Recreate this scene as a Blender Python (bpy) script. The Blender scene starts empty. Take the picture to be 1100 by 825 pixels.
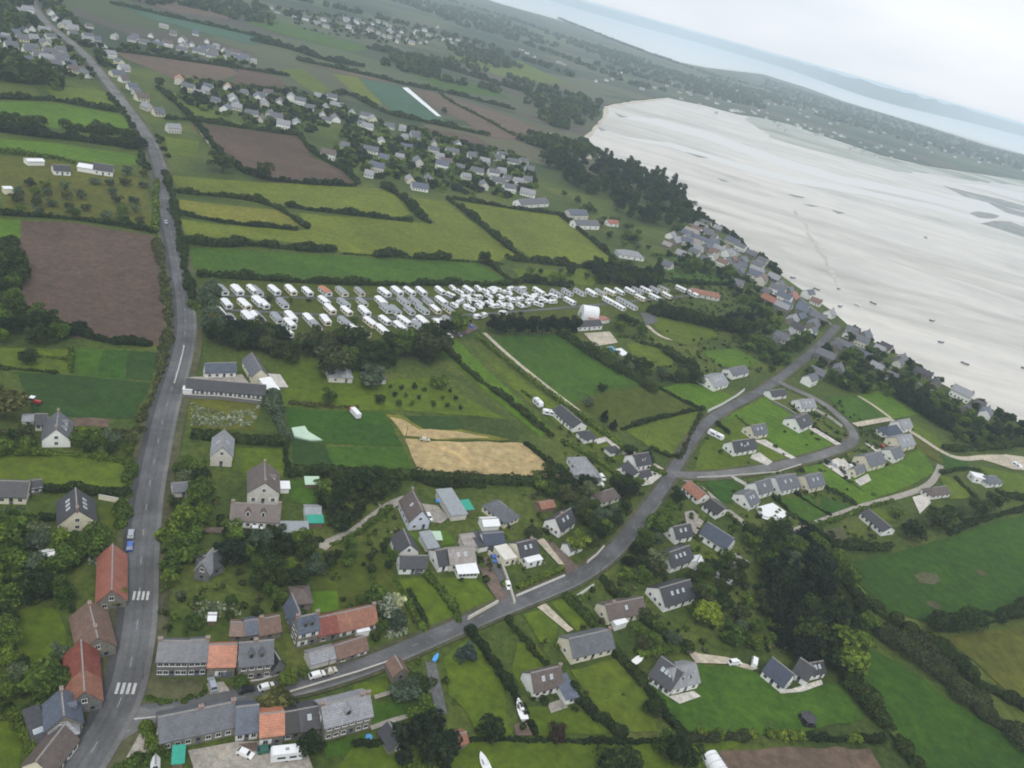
import bpy, math, random
import numpy as np
from mathutils import Vector, Matrix
R = random.Random(7)
NR = np.random.default_rng(11)
rad = math.radians
scene = bpy.context.scene
COL = scene.collection

# ------------------------------------------------------------------ camera
CAM_H, FPX, PITCH, ROLL = 165.0, 856.0, rad(26.0), math.atan(0.279)
F = Vector((0, math.cos(PITCH), -math.sin(PITCH)))
U0 = Vector((0, math.sin(PITCH), math.cos(PITCH)))
R0 = Vector((1, 0, 0))
cr, sr = math.cos(ROLL), math.sin(ROLL)
CR = R0 * cr + U0 * sr
CU = U0 * cr - R0 * sr
cam = bpy.data.cameras.new('camera')
cam.sensor_width = 36.0
cam.lens = 36.0 * FPX / 1100.0
cam.clip_start = 1.0
cam.clip_end = 200000.0
camo = bpy.data.objects.new('camera', cam)
COL.objects.link(camo)
m = Matrix.Identity(4)
for i in range(3):
    m[i][0], m[i][1], m[i][2] = CR[i], CU[i], -F[i]
m[2][3] = CAM_H
camo.matrix_world = m
scene.camera = camo

# ------------------------------------------------------------------ sky, sun, exposure
SUN_EL, SUN_AZ = rad(58), rad(172)          # azimuth clockwise from the view direction (+Y)
world = bpy.data.worlds.new('World')
scene.world = world
world.use_nodes = True
nt = world.node_tree
nt.nodes.clear()
wo = nt.nodes.new('ShaderNodeOutputWorld')
bg = nt.nodes.new('ShaderNodeBackground')
sky = nt.nodes.new('ShaderNodeTexSky')
sky.sky_type = 'NISHITA'
sky.sun_disc = False
sky.sun_elevation = SUN_EL
sky.sun_rotation = SUN_AZ
sky.dust_density = 2.0
tc = nt.nodes.new('ShaderNodeTexCoord')
mp = nt.nodes.new('ShaderNodeMapping')
mp.inputs['Scale'].default_value = (1.6, 1.6, 6.0)
cn = nt.nodes.new('ShaderNodeTexNoise')
cn.inputs['Scale'].default_value = 1.3
cn.inputs['Detail'].default_value = 5
crmp = nt.nodes.new('ShaderNodeValToRGB')
crmp.color_ramp.elements[0].position = 0.3
crmp.color_ramp.elements[0].color = (6.9, 7.5, 8.4, 1)
crmp.color_ramp.elements[1].position = 0.72
crmp.color_ramp.elements[1].color = (9.6, 9.8, 9.9, 1)
mx = nt.nodes.new('ShaderNodeMix')
mx.data_type = 'RGBA'
mx.inputs[0].default_value = 0.88
nt.links.new(tc.outputs['Generated'], mp.inputs['Vector'])
nt.links.new(mp.outputs[0], cn.inputs['Vector'])
nt.links.new(cn.outputs['Fac'], crmp.inputs[0])
nt.links.new(sky.outputs[0], mx.inputs[6])
nt.links.new(crmp.outputs[0], mx.inputs[7])
nt.links.new(mx.outputs[2], bg.inputs['Color'])
bg.inputs['Strength'].default_value = 0.119
nt.links.new(bg.outputs[0], wo.inputs['Surface'])
sun = bpy.data.lights.new('sun', 'SUN')
sun.energy = 1.5
sun.angle = rad(10)
sun.color = (1.0, 0.96, 0.9)
suno = bpy.data.objects.new('sun', sun)
COL.objects.link(suno)
sd = Vector((math.cos(SUN_EL) * math.sin(SUN_AZ), math.cos(SUN_EL) * math.cos(SUN_AZ), math.sin(SUN_EL)))
suno.rotation_euler = (-sd).to_track_quat('-Z', 'Y').to_euler()
vs = scene.view_settings
vs.view_transform = 'Standard'
vs.look = 'None'
vs.gamma = 1.0
vs.exposure = 0.0
vs.use_curve_mapping = False
scene.cycles.filter_width = 1.9
scene.cycles.max_bounces = 5
scene.cycles.diffuse_bounces = 2
scene.cycles.glossy_bounces = 2
scene.cycles.volume_bounces = 1
scene.cycles.use_denoising = True


# ------------------------------------------------------------------ helpers
def P(px, py, z=0.0):
    d = F + CR * ((px - 550) / FPX) - CU * ((py - 412.5) / FPX)
    dz = min(d.z, -0.004)
    t = (z - CAM_H) / dz
    return Vector((d.x * t, d.y * t, z))


def PX(v):
    d = Vector(v) - Vector((0, 0, CAM_H))
    w = d.dot(F)
    return (550 + FPX * d.dot(CR) / w, 412.5 - FPX * d.dot(CU) / w, w)


def lin(c):
    c /= 255.0
    return c / 12.92 if c <= 0.04045 else ((c + 0.055) / 1.055) ** 2.4


def S(r, g, b, k=1.0):
    return (lin(r) * k, lin(g) * k, lin(b) * k)


def setp(o, label=None, cat=None, group=None, kind=None):
    if label: o['label'] = label
    if cat: o['category'] = cat
    if group: o['group'] = group
    if kind: o['kind'] = kind
    return o


def mkmesh(name, verts, faces, mats, mi=None):
    me = bpy.data.meshes.new(name)
    me.from_pydata([tuple(v) for v in verts], [], faces)
    for mm in (mats if isinstance(mats, (list, tuple)) else [mats]):
        me.materials.append(mm)
    if mi is not None:
        me.polygons.foreach_set('material_index', np.array(mi, dtype=np.int32))
    me.update()
    return me


def quads_mesh(name, V, mats, mi=None):
    """V: (n,4,3) array of loose quads"""
    n = len(V)
    me = bpy.data.meshes.new(name)
    me.vertices.add(n * 4)
    me.vertices.foreach_set('co', np.asarray(V, dtype=np.float32).ravel())
    me.loops.add(n * 4)
    me.loops.foreach_set('vertex_index', np.arange(n * 4, dtype=np.int32))
    me.polygons.add(n)
    me.polygons.foreach_set('loop_start', np.arange(0, n * 4, 4, dtype=np.int32))
    for mm in (mats if isinstance(mats, (list, tuple)) else [mats]):
        me.materials.append(mm)
    if mi is not None:
        me.polygons.foreach_set('material_index', np.array(mi, dtype=np.int32))
    me.update()
    me.validate()
    return me


def link(name, me, parent=None, loc=(0, 0, 0), rz=0.0, sc=None):
    o = bpy.data.objects.new(name, me)
    COL.objects.link(o)
    o.location = loc
    if rz: o.rotation_euler = (0, 0, rz)
    if sc is not None: o.scale = sc if hasattr(sc, '__len__') else (sc, sc, sc)
    if parent: o.parent = parent
    return o


def thing(name, loc, rz, label, cat, group=None):
    o = link(name, None, None, loc, rz)
    o.empty_display_size = 1
    return setp(o, label, cat, group)


class MB:
    def __init__(s):
        s.v, s.f, s.m = [], [], []

    def poly(s, pts, mi=0):
        b = len(s.v)
        s.v += [tuple(p) for p in pts]
        s.f.append(list(range(b, b + len(pts))))
        s.m.append(mi)

    def box(s, x0, x1, y0, y1, z0, z1, mi=0):
        b = len(s.v)
        s.v += [(x0, y0, z0), (x1, y0, z0), (x1, y1, z0), (x0, y1, z0), (x0, y0, z1), (x1, y0, z1), (x1, y1, z1), (x0, y1, z1)]
        s.f += [[b, b + 3, b + 2, b + 1], [b + 4, b + 5, b + 6, b + 7], [b, b + 1, b + 5, b + 4], [b + 1, b + 2, b + 6, b + 5], [b + 2, b + 3, b + 7, b + 6], [b + 3, b, b + 4, b + 7]]
        s.m += [mi] * 6

    def prism(s, sec, u0, u1, swap=False, mi=0, caps=True):
        """section [(v,z)] extruded along u from u0 to u1; swap puts u on y"""
        n = len(sec)
        b = len(s.v)
        for u in (u0, u1):
            for (v, z) in sec:
                s.v.append((v, u, z) if swap else (u, v, z))
        for i in range(n):
            j = (i + 1) % n
            s.f.append([b + i, b + j, b + n + j, b + n + i]); s.m.append(mi if not isinstance(mi, list) else mi[i])
        if caps:
            k = mi if not isinstance(mi, list) else mi[0]
            s.f.append([b + i for i in range(n)][::-1]); s.m.append(k)
            s.f.append([b + n + i for i in range(n)]); s.m.append(k)

    def tube(s, p, q, r0, r1, n=6, mi=0):
        p, q = Vector(p), Vector(q)
        d = (q - p).normalized()
        a = d.orthogonal().normalized()
        c = d.cross(a)
        b = len(s.v)
        for (o, r) in ((p, r0), (q, r1)):
            for i in range(n):
                t = 2 * math.pi * i / n
                s.v.append(tuple(o + a * (r * math.cos(t)) + c * (r * math.sin(t))))
        for i in range(n):
            j = (i + 1) % n
            s.f.append([b + i, b + j, b + n + j, b + n + i]); s.m.append(mi)
        s.f.append([b + n + i for i in range(n)]); s.m.append(mi)
        s.f.append([b + i for i in range(n)][::-1]); s.m.append(mi)

    def mesh(s, name, mats):
        return mkmesh(name, s.v, s.f, mats, s.m)

    def build(s, name, mats, parent=None, loc=(0, 0, 0), rz=0.0):
        return link(name, s.mesh(name, mats), parent, loc, rz)


# ------------------------------------------------------------------ materials
def newmat(name):
    mm = bpy.data.materials.new(name)
    mm.use_nodes = True
    b = mm.node_tree.nodes['Principled BSDF']
    b.inputs['Roughness'].default_value = 0.9
    b.inputs['Specular IOR Level'].default_value = 0.2
    return mm, mm.node_tree, b


def noise(t, scale, detail=4, rough=0.6, vec=None, dist=0.0):
    n = t.nodes.new('ShaderNodeTexNoise')
    n.inputs['Scale'].default_value = scale
    n.inputs['Detail'].default_value = detail
    n.inputs['Roughness'].default_value = rough
    n.inputs['Distortion'].default_value = dist
    if vec: t.links.new(vec, n.inputs['Vector'])
    return n.outputs['Fac']


def ramp(t, fac, stops):
    r = t.nodes.new('ShaderNodeValToRGB')
    e = r.color_ramp.elements
    while len(e) < len(stops): e.new(0.5)
    for i, (p, c) in enumerate(stops):
        e[i].position = p
        e[i].color = (*c[:3], 1)
    t.links.new(fac, r.inputs[0])
    return r.outputs[0]


def mixc(t, fac, a, b, mode='MIX'):
    n = t.nodes.new('ShaderNodeMix')
    n.data_type = 'RGBA'
    n.blend_type = mode
    for s, v in ((0, fac), (6, a), (7, b)):
        if isinstance(v, (int, float)): n.inputs[s].default_value = v
        elif isinstance(v, tuple): n.inputs[s].default_value = (*v[:3], 1)
        else: t.links.new(v, n.inputs[s])
    return n.outputs[2]


def geo(t):
    return t.nodes.new('ShaderNodeNewGeometry')


def mapping(t, vec, rz=0.0, sc=(1, 1, 1)):
    mpn = t.nodes.new('ShaderNodeMapping')
    mpn.inputs['Rotation'].default_value = (0, 0, rz)
    mpn.inputs['Scale'].default_value = sc
    t.links.new(vec, mpn.inputs['Vector'])
    return mpn.outputs[0]


def scl(c, k):
    return tuple(x * k for x in c)


def ground_mat(name, c, var=0.25, big=0.012, fine=0.35, stripe=None, stripe_amt=0.0, stripe_w=3.0, warm=None, speck=None):
    """field-like surface: broad patches, fine tufts, and optionally lines along the direction stripe (angle)"""
    mm, t, b = newmat(name)
    pos = geo(t).outputs['Position']
    f1 = noise(t, big, 5, 0.65, pos, 0.6)
    c2 = warm or scl(c, 1 + var)
    col = ramp(t, f1, [(0.3, scl(c, 1 - var)), (0.5, c), (0.72, c2)])
    f2 = noise(t, fine, 4, 0.75, pos)
    col = mixc(t, 1.0, col, ramp(t, f2, [(0.3, (0.66,) * 3), (0.7, (1.34,) * 3)]), 'MULTIPLY')
    f5 = noise(t, big * 5, 5, 0.7, pos, 1.0)
    col = mixc(t, 1.0, col, ramp(t, f5, [(0.28, (0.74, 0.8, 0.78)), (0.5, (1, 1, 1)), (0.72, (1.24, 1.18, 1.1))]), 'MULTIPLY')
    if stripe is not None:
        w = t.nodes.new('ShaderNodeTexWave')
        w.inputs['Scale'].default_value = 1.0 / stripe_w
        w.inputs['Distortion'].default_value = 1.2
        w.inputs['Detail'].default_value = 2
        w.inputs['Detail Scale'].default_value = 0.15
        t.links.new(mapping(t, pos, stripe), w.inputs['Vector'])
        col = mixc(t, 1.0, col, ramp(t, w.outputs['Fac'], [(0.1, (1 - stripe_amt,) * 3), (0.9, (1 + stripe_amt,) * 3)]), 'MULTIPLY')
    if speck:
        f3 = noise(t, 0.5, 3, 0.7, pos)
        f4 = noise(t, 0.05, 2, 0.5, pos)
        mth = t.nodes.new('ShaderNodeMath'); mth.operation = 'MULTIPLY'
        t.links.new(f3, mth.inputs[0]); t.links.new(f4, mth.inputs[1])
        col = mixc(t, ramp(t, mth.outputs[0], [(0.27, (0, 0, 0)), (0.34, (0.8,) * 3)]), col, speck)
    t.links.new(col, b.inputs['Base Color'])
    bp = t.nodes.new('ShaderNodeBump')
    bp.inputs['Strength'].default_value = 0.4
    bp.inputs['Distance'].default_value = 0.3
    t.links.new(f2, bp.inputs['Height'])
    t.links.new(bp.outputs[0], b.inputs['Normal'])
    return mm


def plain(name, c, rough=0.8, var=0.15, sc=0.8, spec=0.2, metal=0.0):
    mm, t, b = newmat(name)
    g = t.nodes.new('ShaderNodeTexCoord').outputs['Object']
    oi = t.nodes.new('ShaderNodeObjectInfo')
    f = noise(t, sc, 4, 0.65, g)
    col = ramp(t, f, [(0.3, scl(c, 1 - var)), (0.7, scl(c, 1 + var))])
    t.links.new(col, b.inputs['Base Color'])
    b.inputs['Roughness'].default_value = rough
    b.inputs['Specular IOR Level'].default_value = spec
    b.inputs['Metallic'].default_value = metal
    return mm


def roof_mat(name, c, c2=None, row=0.35, streak=0.3):
    """tiled roof: course lines, single-tile variation, weather stains"""
    mm, t, b = newmat(name)
    g = t.nodes.new('ShaderNodeTexCoord').outputs['Object']
    c2 = c2 or scl(c, 1.35)
    stain = noise(t, 0.6, 6, 0.75, g, 1.2)
    col = ramp(t, stain, [(0.28, scl(c, 0.6)), (0.5, c), (0.72, c2)])
    fine = noise(t, 2.6, 3, 0.8, g)
    col = mixc(t, 1.0, col, ramp(t, fine, [(0.25, (1 - streak,) * 3), (0.75, (1 + streak,) * 3)]), 'MULTIPLY')
    w = t.nodes.new('ShaderNodeTexWave')
    w.bands_direction = 'Z'
    w.inputs['Scale'].default_value = 0.9
    w.inputs['Distortion'].default_value = 0.6
    t.links.new(g, w.inputs['Vector'])
    col = mixc(t, 1.0, col, ramp(t, w.outputs['Fac'], [(0.0, (0.86,) * 3), (0.6, (1.06,) * 3)]), 'MULTIPLY')
    t.links.new(col, b.inputs['Base Color'])
    b.inputs['Roughness'].default_value = 0.45
    b.inputs['Specular IOR Level'].default_value = 0.45
    return mm


def leaf_mat(name, dark, light, hue=0.0):
    mm, t, b = newmat(name)
    dark, light = scl(dark, LEAFK), scl(light, LEAFK)
    g = geo(t)
    oi = t.nodes.new('ShaderNodeObjectInfo')
    col = ramp(t, g.outputs['Random Per Island'], [(0.0, scl(dark, 0.6)), (0.45, dark), (1.0, light)])
    var = ramp(t, oi.outputs['Random'], [(0.0, (0.62, 0.66, 0.7)), (0.5, (1, 1, 1)), (1.0, (1.38, 1.25, 1.0))])
    col = mixc(t, 1.0, col, var, 'MULTIPLY')
    cl = noise(t, 0.22, 3, 0.6, g.outputs['Position'])
    col = mixc(t, 1.0, col, ramp(t, cl, [(0.3, (0.68,) * 3), (0.7, (1.32,) * 3)]), 'MULTIPLY')
    t.links.new(col, b.inputs['Base Color'])
    b.inputs['Roughness'].default_value = 0.75
    b.inputs['Specular IOR Level'].default_value = 0.15
    tr = t.nodes.new('ShaderNodeBsdfTranslucent')
    t.links.new(mixc(t, 1.0, col, (1.15, 1.25, 0.7), 'MULTIPLY'), tr.inputs['Color'])
    ms = t.nodes.new('ShaderNodeMixShader')
    ms.inputs[0].default_value = 0.35
    t.links.new(b.outputs[0], ms.inputs[1]); t.links.new(tr.outputs[0], ms.inputs[2])
    t.links.new(ms.outputs[0], t.nodes['Material Output'].inputs['Surface'])
    return mm


LEAFK = 1.38
M = {}
M['white'] = plain('white_render', (0.8, 0.795, 0.765), var=0.08)
M['cream'] = plain('cream_render', (0.7, 0.65, 0.5), var=0.1)
M['pale'] = plain('pale_render', (0.6, 0.575, 0.52), var=0.1)
M['stone'] = plain('stone_wall', (0.2, 0.185, 0.155), var=0.4, sc=2.2)
M['greystone'] = plain('grey_stone_wall', (0.16, 0.155, 0.15), var=0.4, sc=2.2)
M['white_shade_blue'] = plain('white_render_shade_blue', (0.58, 0.62, 0.72), var=0.06)  # white wall with the blue of its shaded gable mixed into the colour
M['slate'] = roof_mat('slate_roof', (0.105, 0.11, 0.125))
M['slate_blue'] = roof_mat('blue_slate_roof', (0.085, 0.1, 0.135))
M['slate_dark'] = roof_mat('dark_slate_roof', (0.042, 0.042, 0.048))
M['slate_light'] = roof_mat('pale_slate_roof', (0.24, 0.245, 0.26))
M['navy'] = roof_mat('navy_roof', (0.045, 0.055, 0.085), streak=0.1)
M['orange'] = roof_mat('orange_tile_roof', (0.4, 0.155, 0.085), streak=0.15)
M['salmon'] = roof_mat('salmon_tile_roof', (0.29, 0.105, 0.072))
M['red'] = roof_mat('red_tile_roof', (0.19, 0.047, 0.032), (0.3, 0.09, 0.055))
M['rust'] = roof_mat('rust_tile_roof', (0.25, 0.105, 0.066), (0.36, 0.17, 0.1))
M['brown'] = roof_mat('brown_tile_roof', (0.105, 0.08, 0.07))
M['brown_red'] = roof_mat('old_brown_tile_roof', (0.15, 0.09, 0.065), (0.24, 0.14, 0.1))
M['pink'] = roof_mat('pinkish_grey_roof', (0.27, 0.24, 0.22), streak=0.12)
M['charred'] = roof_mat('blackened_roof', (0.022, 0.02, 0.018))
M['teal'] = plain('teal_sheet', (0.04, 0.3, 0.22), var=0.12)
M['pale_green'] = plain('pale_green_sheet', (0.42, 0.56, 0.43), var=0.08)
M['sheet'] = plain('grey_sheet', (0.27, 0.29, 0.31), var=0.15)
M['white_sheet'] = plain('white_sheet', (0.72, 0.73, 0.74), var=0.06, rough=0.5)
M['frame'] = plain('window_frame', (0.72, 0.72, 0.7), var=0.05)
M['glass'], _t, _b = newmat('window_glass')
_b.inputs['Base Color'].default_value = (0.02, 0.024, 0.03, 1); _b.inputs['Roughness'].default_value = 0.12; _b.inputs['Specular IOR Level'].default_value = 0.5
M['skyglass'], _t, _b = newmat('skylight_glass')
_b.inputs['Base Color'].default_value = (0.35, 0.4, 0.45, 1); _b.inputs['Roughness'].default_value = 0.1; _b.inputs['Specular IOR Level'].default_value = 0.6
M['brick'] = plain('chimney_brick', (0.3, 0.2, 0.16), var=0.25, sc=3)
M['door'] = plain('door_paint', (0.12, 0.13, 0.15), var=0.1)
M['ridge'] = plain('ridge_tile', (0.26, 0.24, 0.23), var=0.25, sc=2)
M['bark'] = plain('bark', (0.07, 0.055, 0.042), var=0.3, sc=1.5)
M['pole'] = plain('weathered_pole', (0.13, 0.12, 0.11), var=0.2)
M['wood'] = plain('timber', (0.18, 0.13, 0.09), var=0.2)
M['concrete'] = plain('concrete', (0.42, 0.4, 0.37), var=0.15)
M['tyre'] = plain('tyre_rubber', (0.02, 0.02, 0.02), var=0.1)
M['black'] = plain('dark_sheet', (0.018, 0.018, 0.02), var=0.2)
for nm, c in dict(car_white=(0.75, 0.75, 0.74), car_silver=(0.32, 0.35, 0.4), car_blue=(0.05, 0.12, 0.4), car_black=(0.015, 0.015, 0.018), car_green=(0.03, 0.12, 0.09), car_red=(0.35, 0.04, 0.03), car_beige=(0.5, 0.47, 0.38), boat_blue=(0.06, 0.3, 0.65), hull_dark=(0.06, 0.08, 0.12)).items():
    M[nm] = plain(nm + '_paint', c, rough=0.3, var=0.04, spec=0.5)
M['leaf'] = leaf_mat('broadleaf_foliage', (0.05, 0.085, 0.014), (0.11, 0.165, 0.024))
M['leaf_dark'] = leaf_mat('dark_foliage', (0.02, 0.034, 0.009), (0.046, 0.072, 0.016))
M['leaf_lime'] = leaf_mat('yellow_green_foliage', (0.085, 0.125, 0.016), (0.19, 0.24, 0.03))
M['leaf_grey'] = leaf_mat('grey_green_foliage', (0.06, 0.085, 0.05), (0.12, 0.155, 0.085))
M['leaf_conifer'] = leaf_mat('conifer_foliage', (0.01, 0.019, 0.01), (0.024, 0.039, 0.016))
M['leaf_spruce'] = leaf_mat('blue_spruce_foliage', (0.045, 0.07, 0.06), (0.1, 0.14, 0.12))
M['leaf_olive'] = leaf_mat('olive_foliage', (0.05, 0.06, 0.022), (0.105, 0.11, 0.04))
M['leaf_plum'] = leaf_mat('purple_foliage', (0.022, 0.014, 0.014), (0.045, 0.03, 0.025))
M['blossom'] = leaf_mat('white_blossom', (0.22, 0.25, 0.14), (0.6, 0.6, 0.5))


def wobble(pts, step=14.0, amp=0.7, closed=True):
    """subdivide a world-space outline and jitter it so edges are not ruler-straight"""
    out = []
    n = len(pts)
    for i in range(n if closed else n - 1):
        a, b = pts[i], pts[(i + 1) % n]
        L = (b - a).length
        k = max(1, min(70, int(L / step)))
        out.append(a)
        nrm = Vector((-(b - a).y, (b - a).x, 0)).normalized() if L > 1e-6 else Vector()
        for j in range(1, k):
            out.append(a.lerp(b, j / k) + nrm * R.uniform(-amp, amp))
    if not closed: out.append(pts[-1])
    return out


ZL = [0.02]


def sheet(name, px, mat, z=None, amp=0.7, step=14.0):
    if z is None:
        ZL[0] += 0.004
        z = ZL[0]
    w = wobble([P(x, y, z) for (x, y) in px], step, amp)
    o = link(name, mkmesh(name, w, [list(range(len(w)))], mat))
    o['kind'] = 'structure'
    return o


def smooth(pts, it=2):
    for _ in range(it):
        q = [pts[0]]
        for a, b in zip(pts[:-1], pts[1:]):
            q += [a.lerp(b, 0.25), a.lerp(b, 0.75)]
        q.append(pts[-1])
        pts = q
    return pts


def offset_line(pts, d):
    out = []
    for i, p in enumerate(pts):
        a = pts[max(0, i - 1)]; b = pts[min(len(pts) - 1, i + 1)]
        t = (b - a); t.z = 0; t.normalize()
        out.append(p + Vector((-t.y, t.x, 0)) * d)
    return out


def ribbon(name, line, d0, d1, z, mat, thick=0.0, kind='structure'):
    """strip between two offsets of a world line"""
    L, Rr = offset_line(line, d0), offset_line(line, d1)
    mb = MB()
    for i in range(len(line) - 1):
        mb.poly([(Rr[i].x, Rr[i].y, z), (Rr[i + 1].x, Rr[i + 1].y, z), (L[i + 1].x, L[i + 1].y, z), (L[i].x, L[i].y, z)])
        if thick:
            for q in (L, Rr):
                mb.poly([(q[i].x, q[i].y, z), (q[i + 1].x, q[i + 1].y, z), (q[i + 1].x, q[i + 1].y, z - thick), (q[i].x, q[i].y, z - thick)])
    o = mb.build(name, [mat])
    if kind: o['kind'] = kind
    return o


ROADS = []          # (world polyline, half width) used to keep plants off the tarmac
FOOT = []           # house footprints: (centre, radius, corners)
SHORT = []          # (position, short phrase) for labels that say what a plant stands beside


def seg_dist(p, a, b):
    ab = b - a
    t = max(0, min(1, (p - a).dot(ab) / max(1e-9, ab.dot(ab))))
    return (p - a - ab * t).length


def clear(p, r):
    p = Vector((p[0], p[1], 0))
    for line, hw in ROADS:
        for a, b in zip(line[:-1], line[1:]):
            if abs(a.x - p.x) < 80 and abs(a.y - p.y) < 80 and seg_dist(p, a, b) < hw + r * 0.6:
                return False
    for c, rr in FOOT:
        if (c - p).length < rr + r * 0.55:
            return False
    return True


def inside(p, poly):
    x, y = p[0], p[1]
    c = False
    n = len(poly)
    for i in range(n):
        a, b = poly[i], poly[i - 1]
        if (a[1] > y) != (b[1] > y) and x < (b[0] - a[0]) * (y - a[1]) / (b[1] - a[1]) + a[0]:
            c = not c
    return c


def scatter(px, n, rmin):
    """n points (px space sampling weighted by ground area) inside a pixel outline, at least rmin apart on the ground"""
    poly = [P(*q) for q in px]
    x0, x1 = min(p.x for p in poly), max(p.x for p in poly)
    y0, y1 = min(p.y for p in poly), max(p.y for p in poly)
    out = []
    for _ in range(n * 40):
        p = Vector((R.uniform(x0, x1), R.uniform(y0, y1), 0))
        if inside(p, poly) and all((p - q).length > rmin for q in out) and clear(p, rmin * 0.8):
            out.append(p)
            if len(out) >= n: break
    return out
# ------------------------------------------------------------------ builders: houses
def window_mesh(w, h, name='window'):
    mb = MB()
    t = 0.09
    mb.box(-w / 2, w / 2, -0.06, 0, 0, h, 0)
    for (a, b) in ((-w / 2 + t, -0.03), (0.03, w / 2 - t)):
        mb.box(a, b, -0.075, -0.055, t, h - t, 1)
    mb.box(-w / 2 - 0.1, w / 2 + 0.1, -0.16, 0, -0.08, -0.002, 0)
    return mb.mesh(name, [M['frame'], M['glass']])


WIN = window_mesh(1.15, 1.25)
_mb = MB()
_mb.box(-0.6, 0.6, -0.06, 0, 0, 1.45, 0)
for _a, _b2 in ((-0.5, -0.04), (0.04, 0.5)): _mb.box(_a, _b2, -0.08, -0.055, 0.1, 1.33, 1)
for _s in (-1, 1): _mb.box(_s * 0.98 - 0.34, _s * 0.98 + 0.34, -0.07, 0, -0.02, 1.5, 0)
WIN_SHUT = _mb.mesh('window', [M['frame'], M['glass']])
WIN_TALL = window_mesh(1.2, 1.9)
WIN_WIDE = window_mesh(2.2, 1.9)
_mb = MB()
_mb.box(-0.5, 0.5, -0.05, 0, 0, 2.1, 0); _mb.box(-0.4, 0.4, -0.065, -0.045, 1.2, 1.95, 1)
DOOR = _mb.mesh('door', [M['door'], M['glass']])
_mb = MB()
_mb.box(-1.25, 1.25, -0.06, 0, 0, 2.2, 0)
for _i in range(4): _mb.box(-1.2, 1.2, -0.08, -0.055, 0.06 + _i * 0.54, 0.52 + _i * 0.54, 0)
GARAGE = _mb.mesh('garage_door', [M['door']])
_mb = MB()
_mb.box(-0.45, 0.45, -0.65, 0.65, 0.0, 0.09, 0); _mb.box(-0.38, 0.38, -0.56, 0.56, 0.085, 0.11, 1)
SKYL = _mb.mesh('skylight', [M['frame'], M['skyglass']])
_mb = MB()
_mb.box(-0.45, 0.45, -0.3, 0.3, -1.0, 1.1, 0); _mb.box(-0.52, 0.52, -0.37, 0.37, 0.95, 1.06, 1)
for _x in (-0.22, 0.22): _mb.tube((_x, 0, 1.1), (_x, 0, 1.5), 0.12, 0.1, 7, 2)
CHIM = _mb.mesh('chimney', [M['brick'], M['concrete'], M['ridge']])


LAST = []


def axis(front, back, width):
    """front corners and depth of a gabled house from the ground pixels at the middle of its front and back ends"""
    f, b = P(*front), P(*back)
    d = (b - f); L = d.length; d.normalize()
    n = Vector((d.y, -d.x, 0)) * (width / 2)
    return f - n, f + n, L / 0.84


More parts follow.
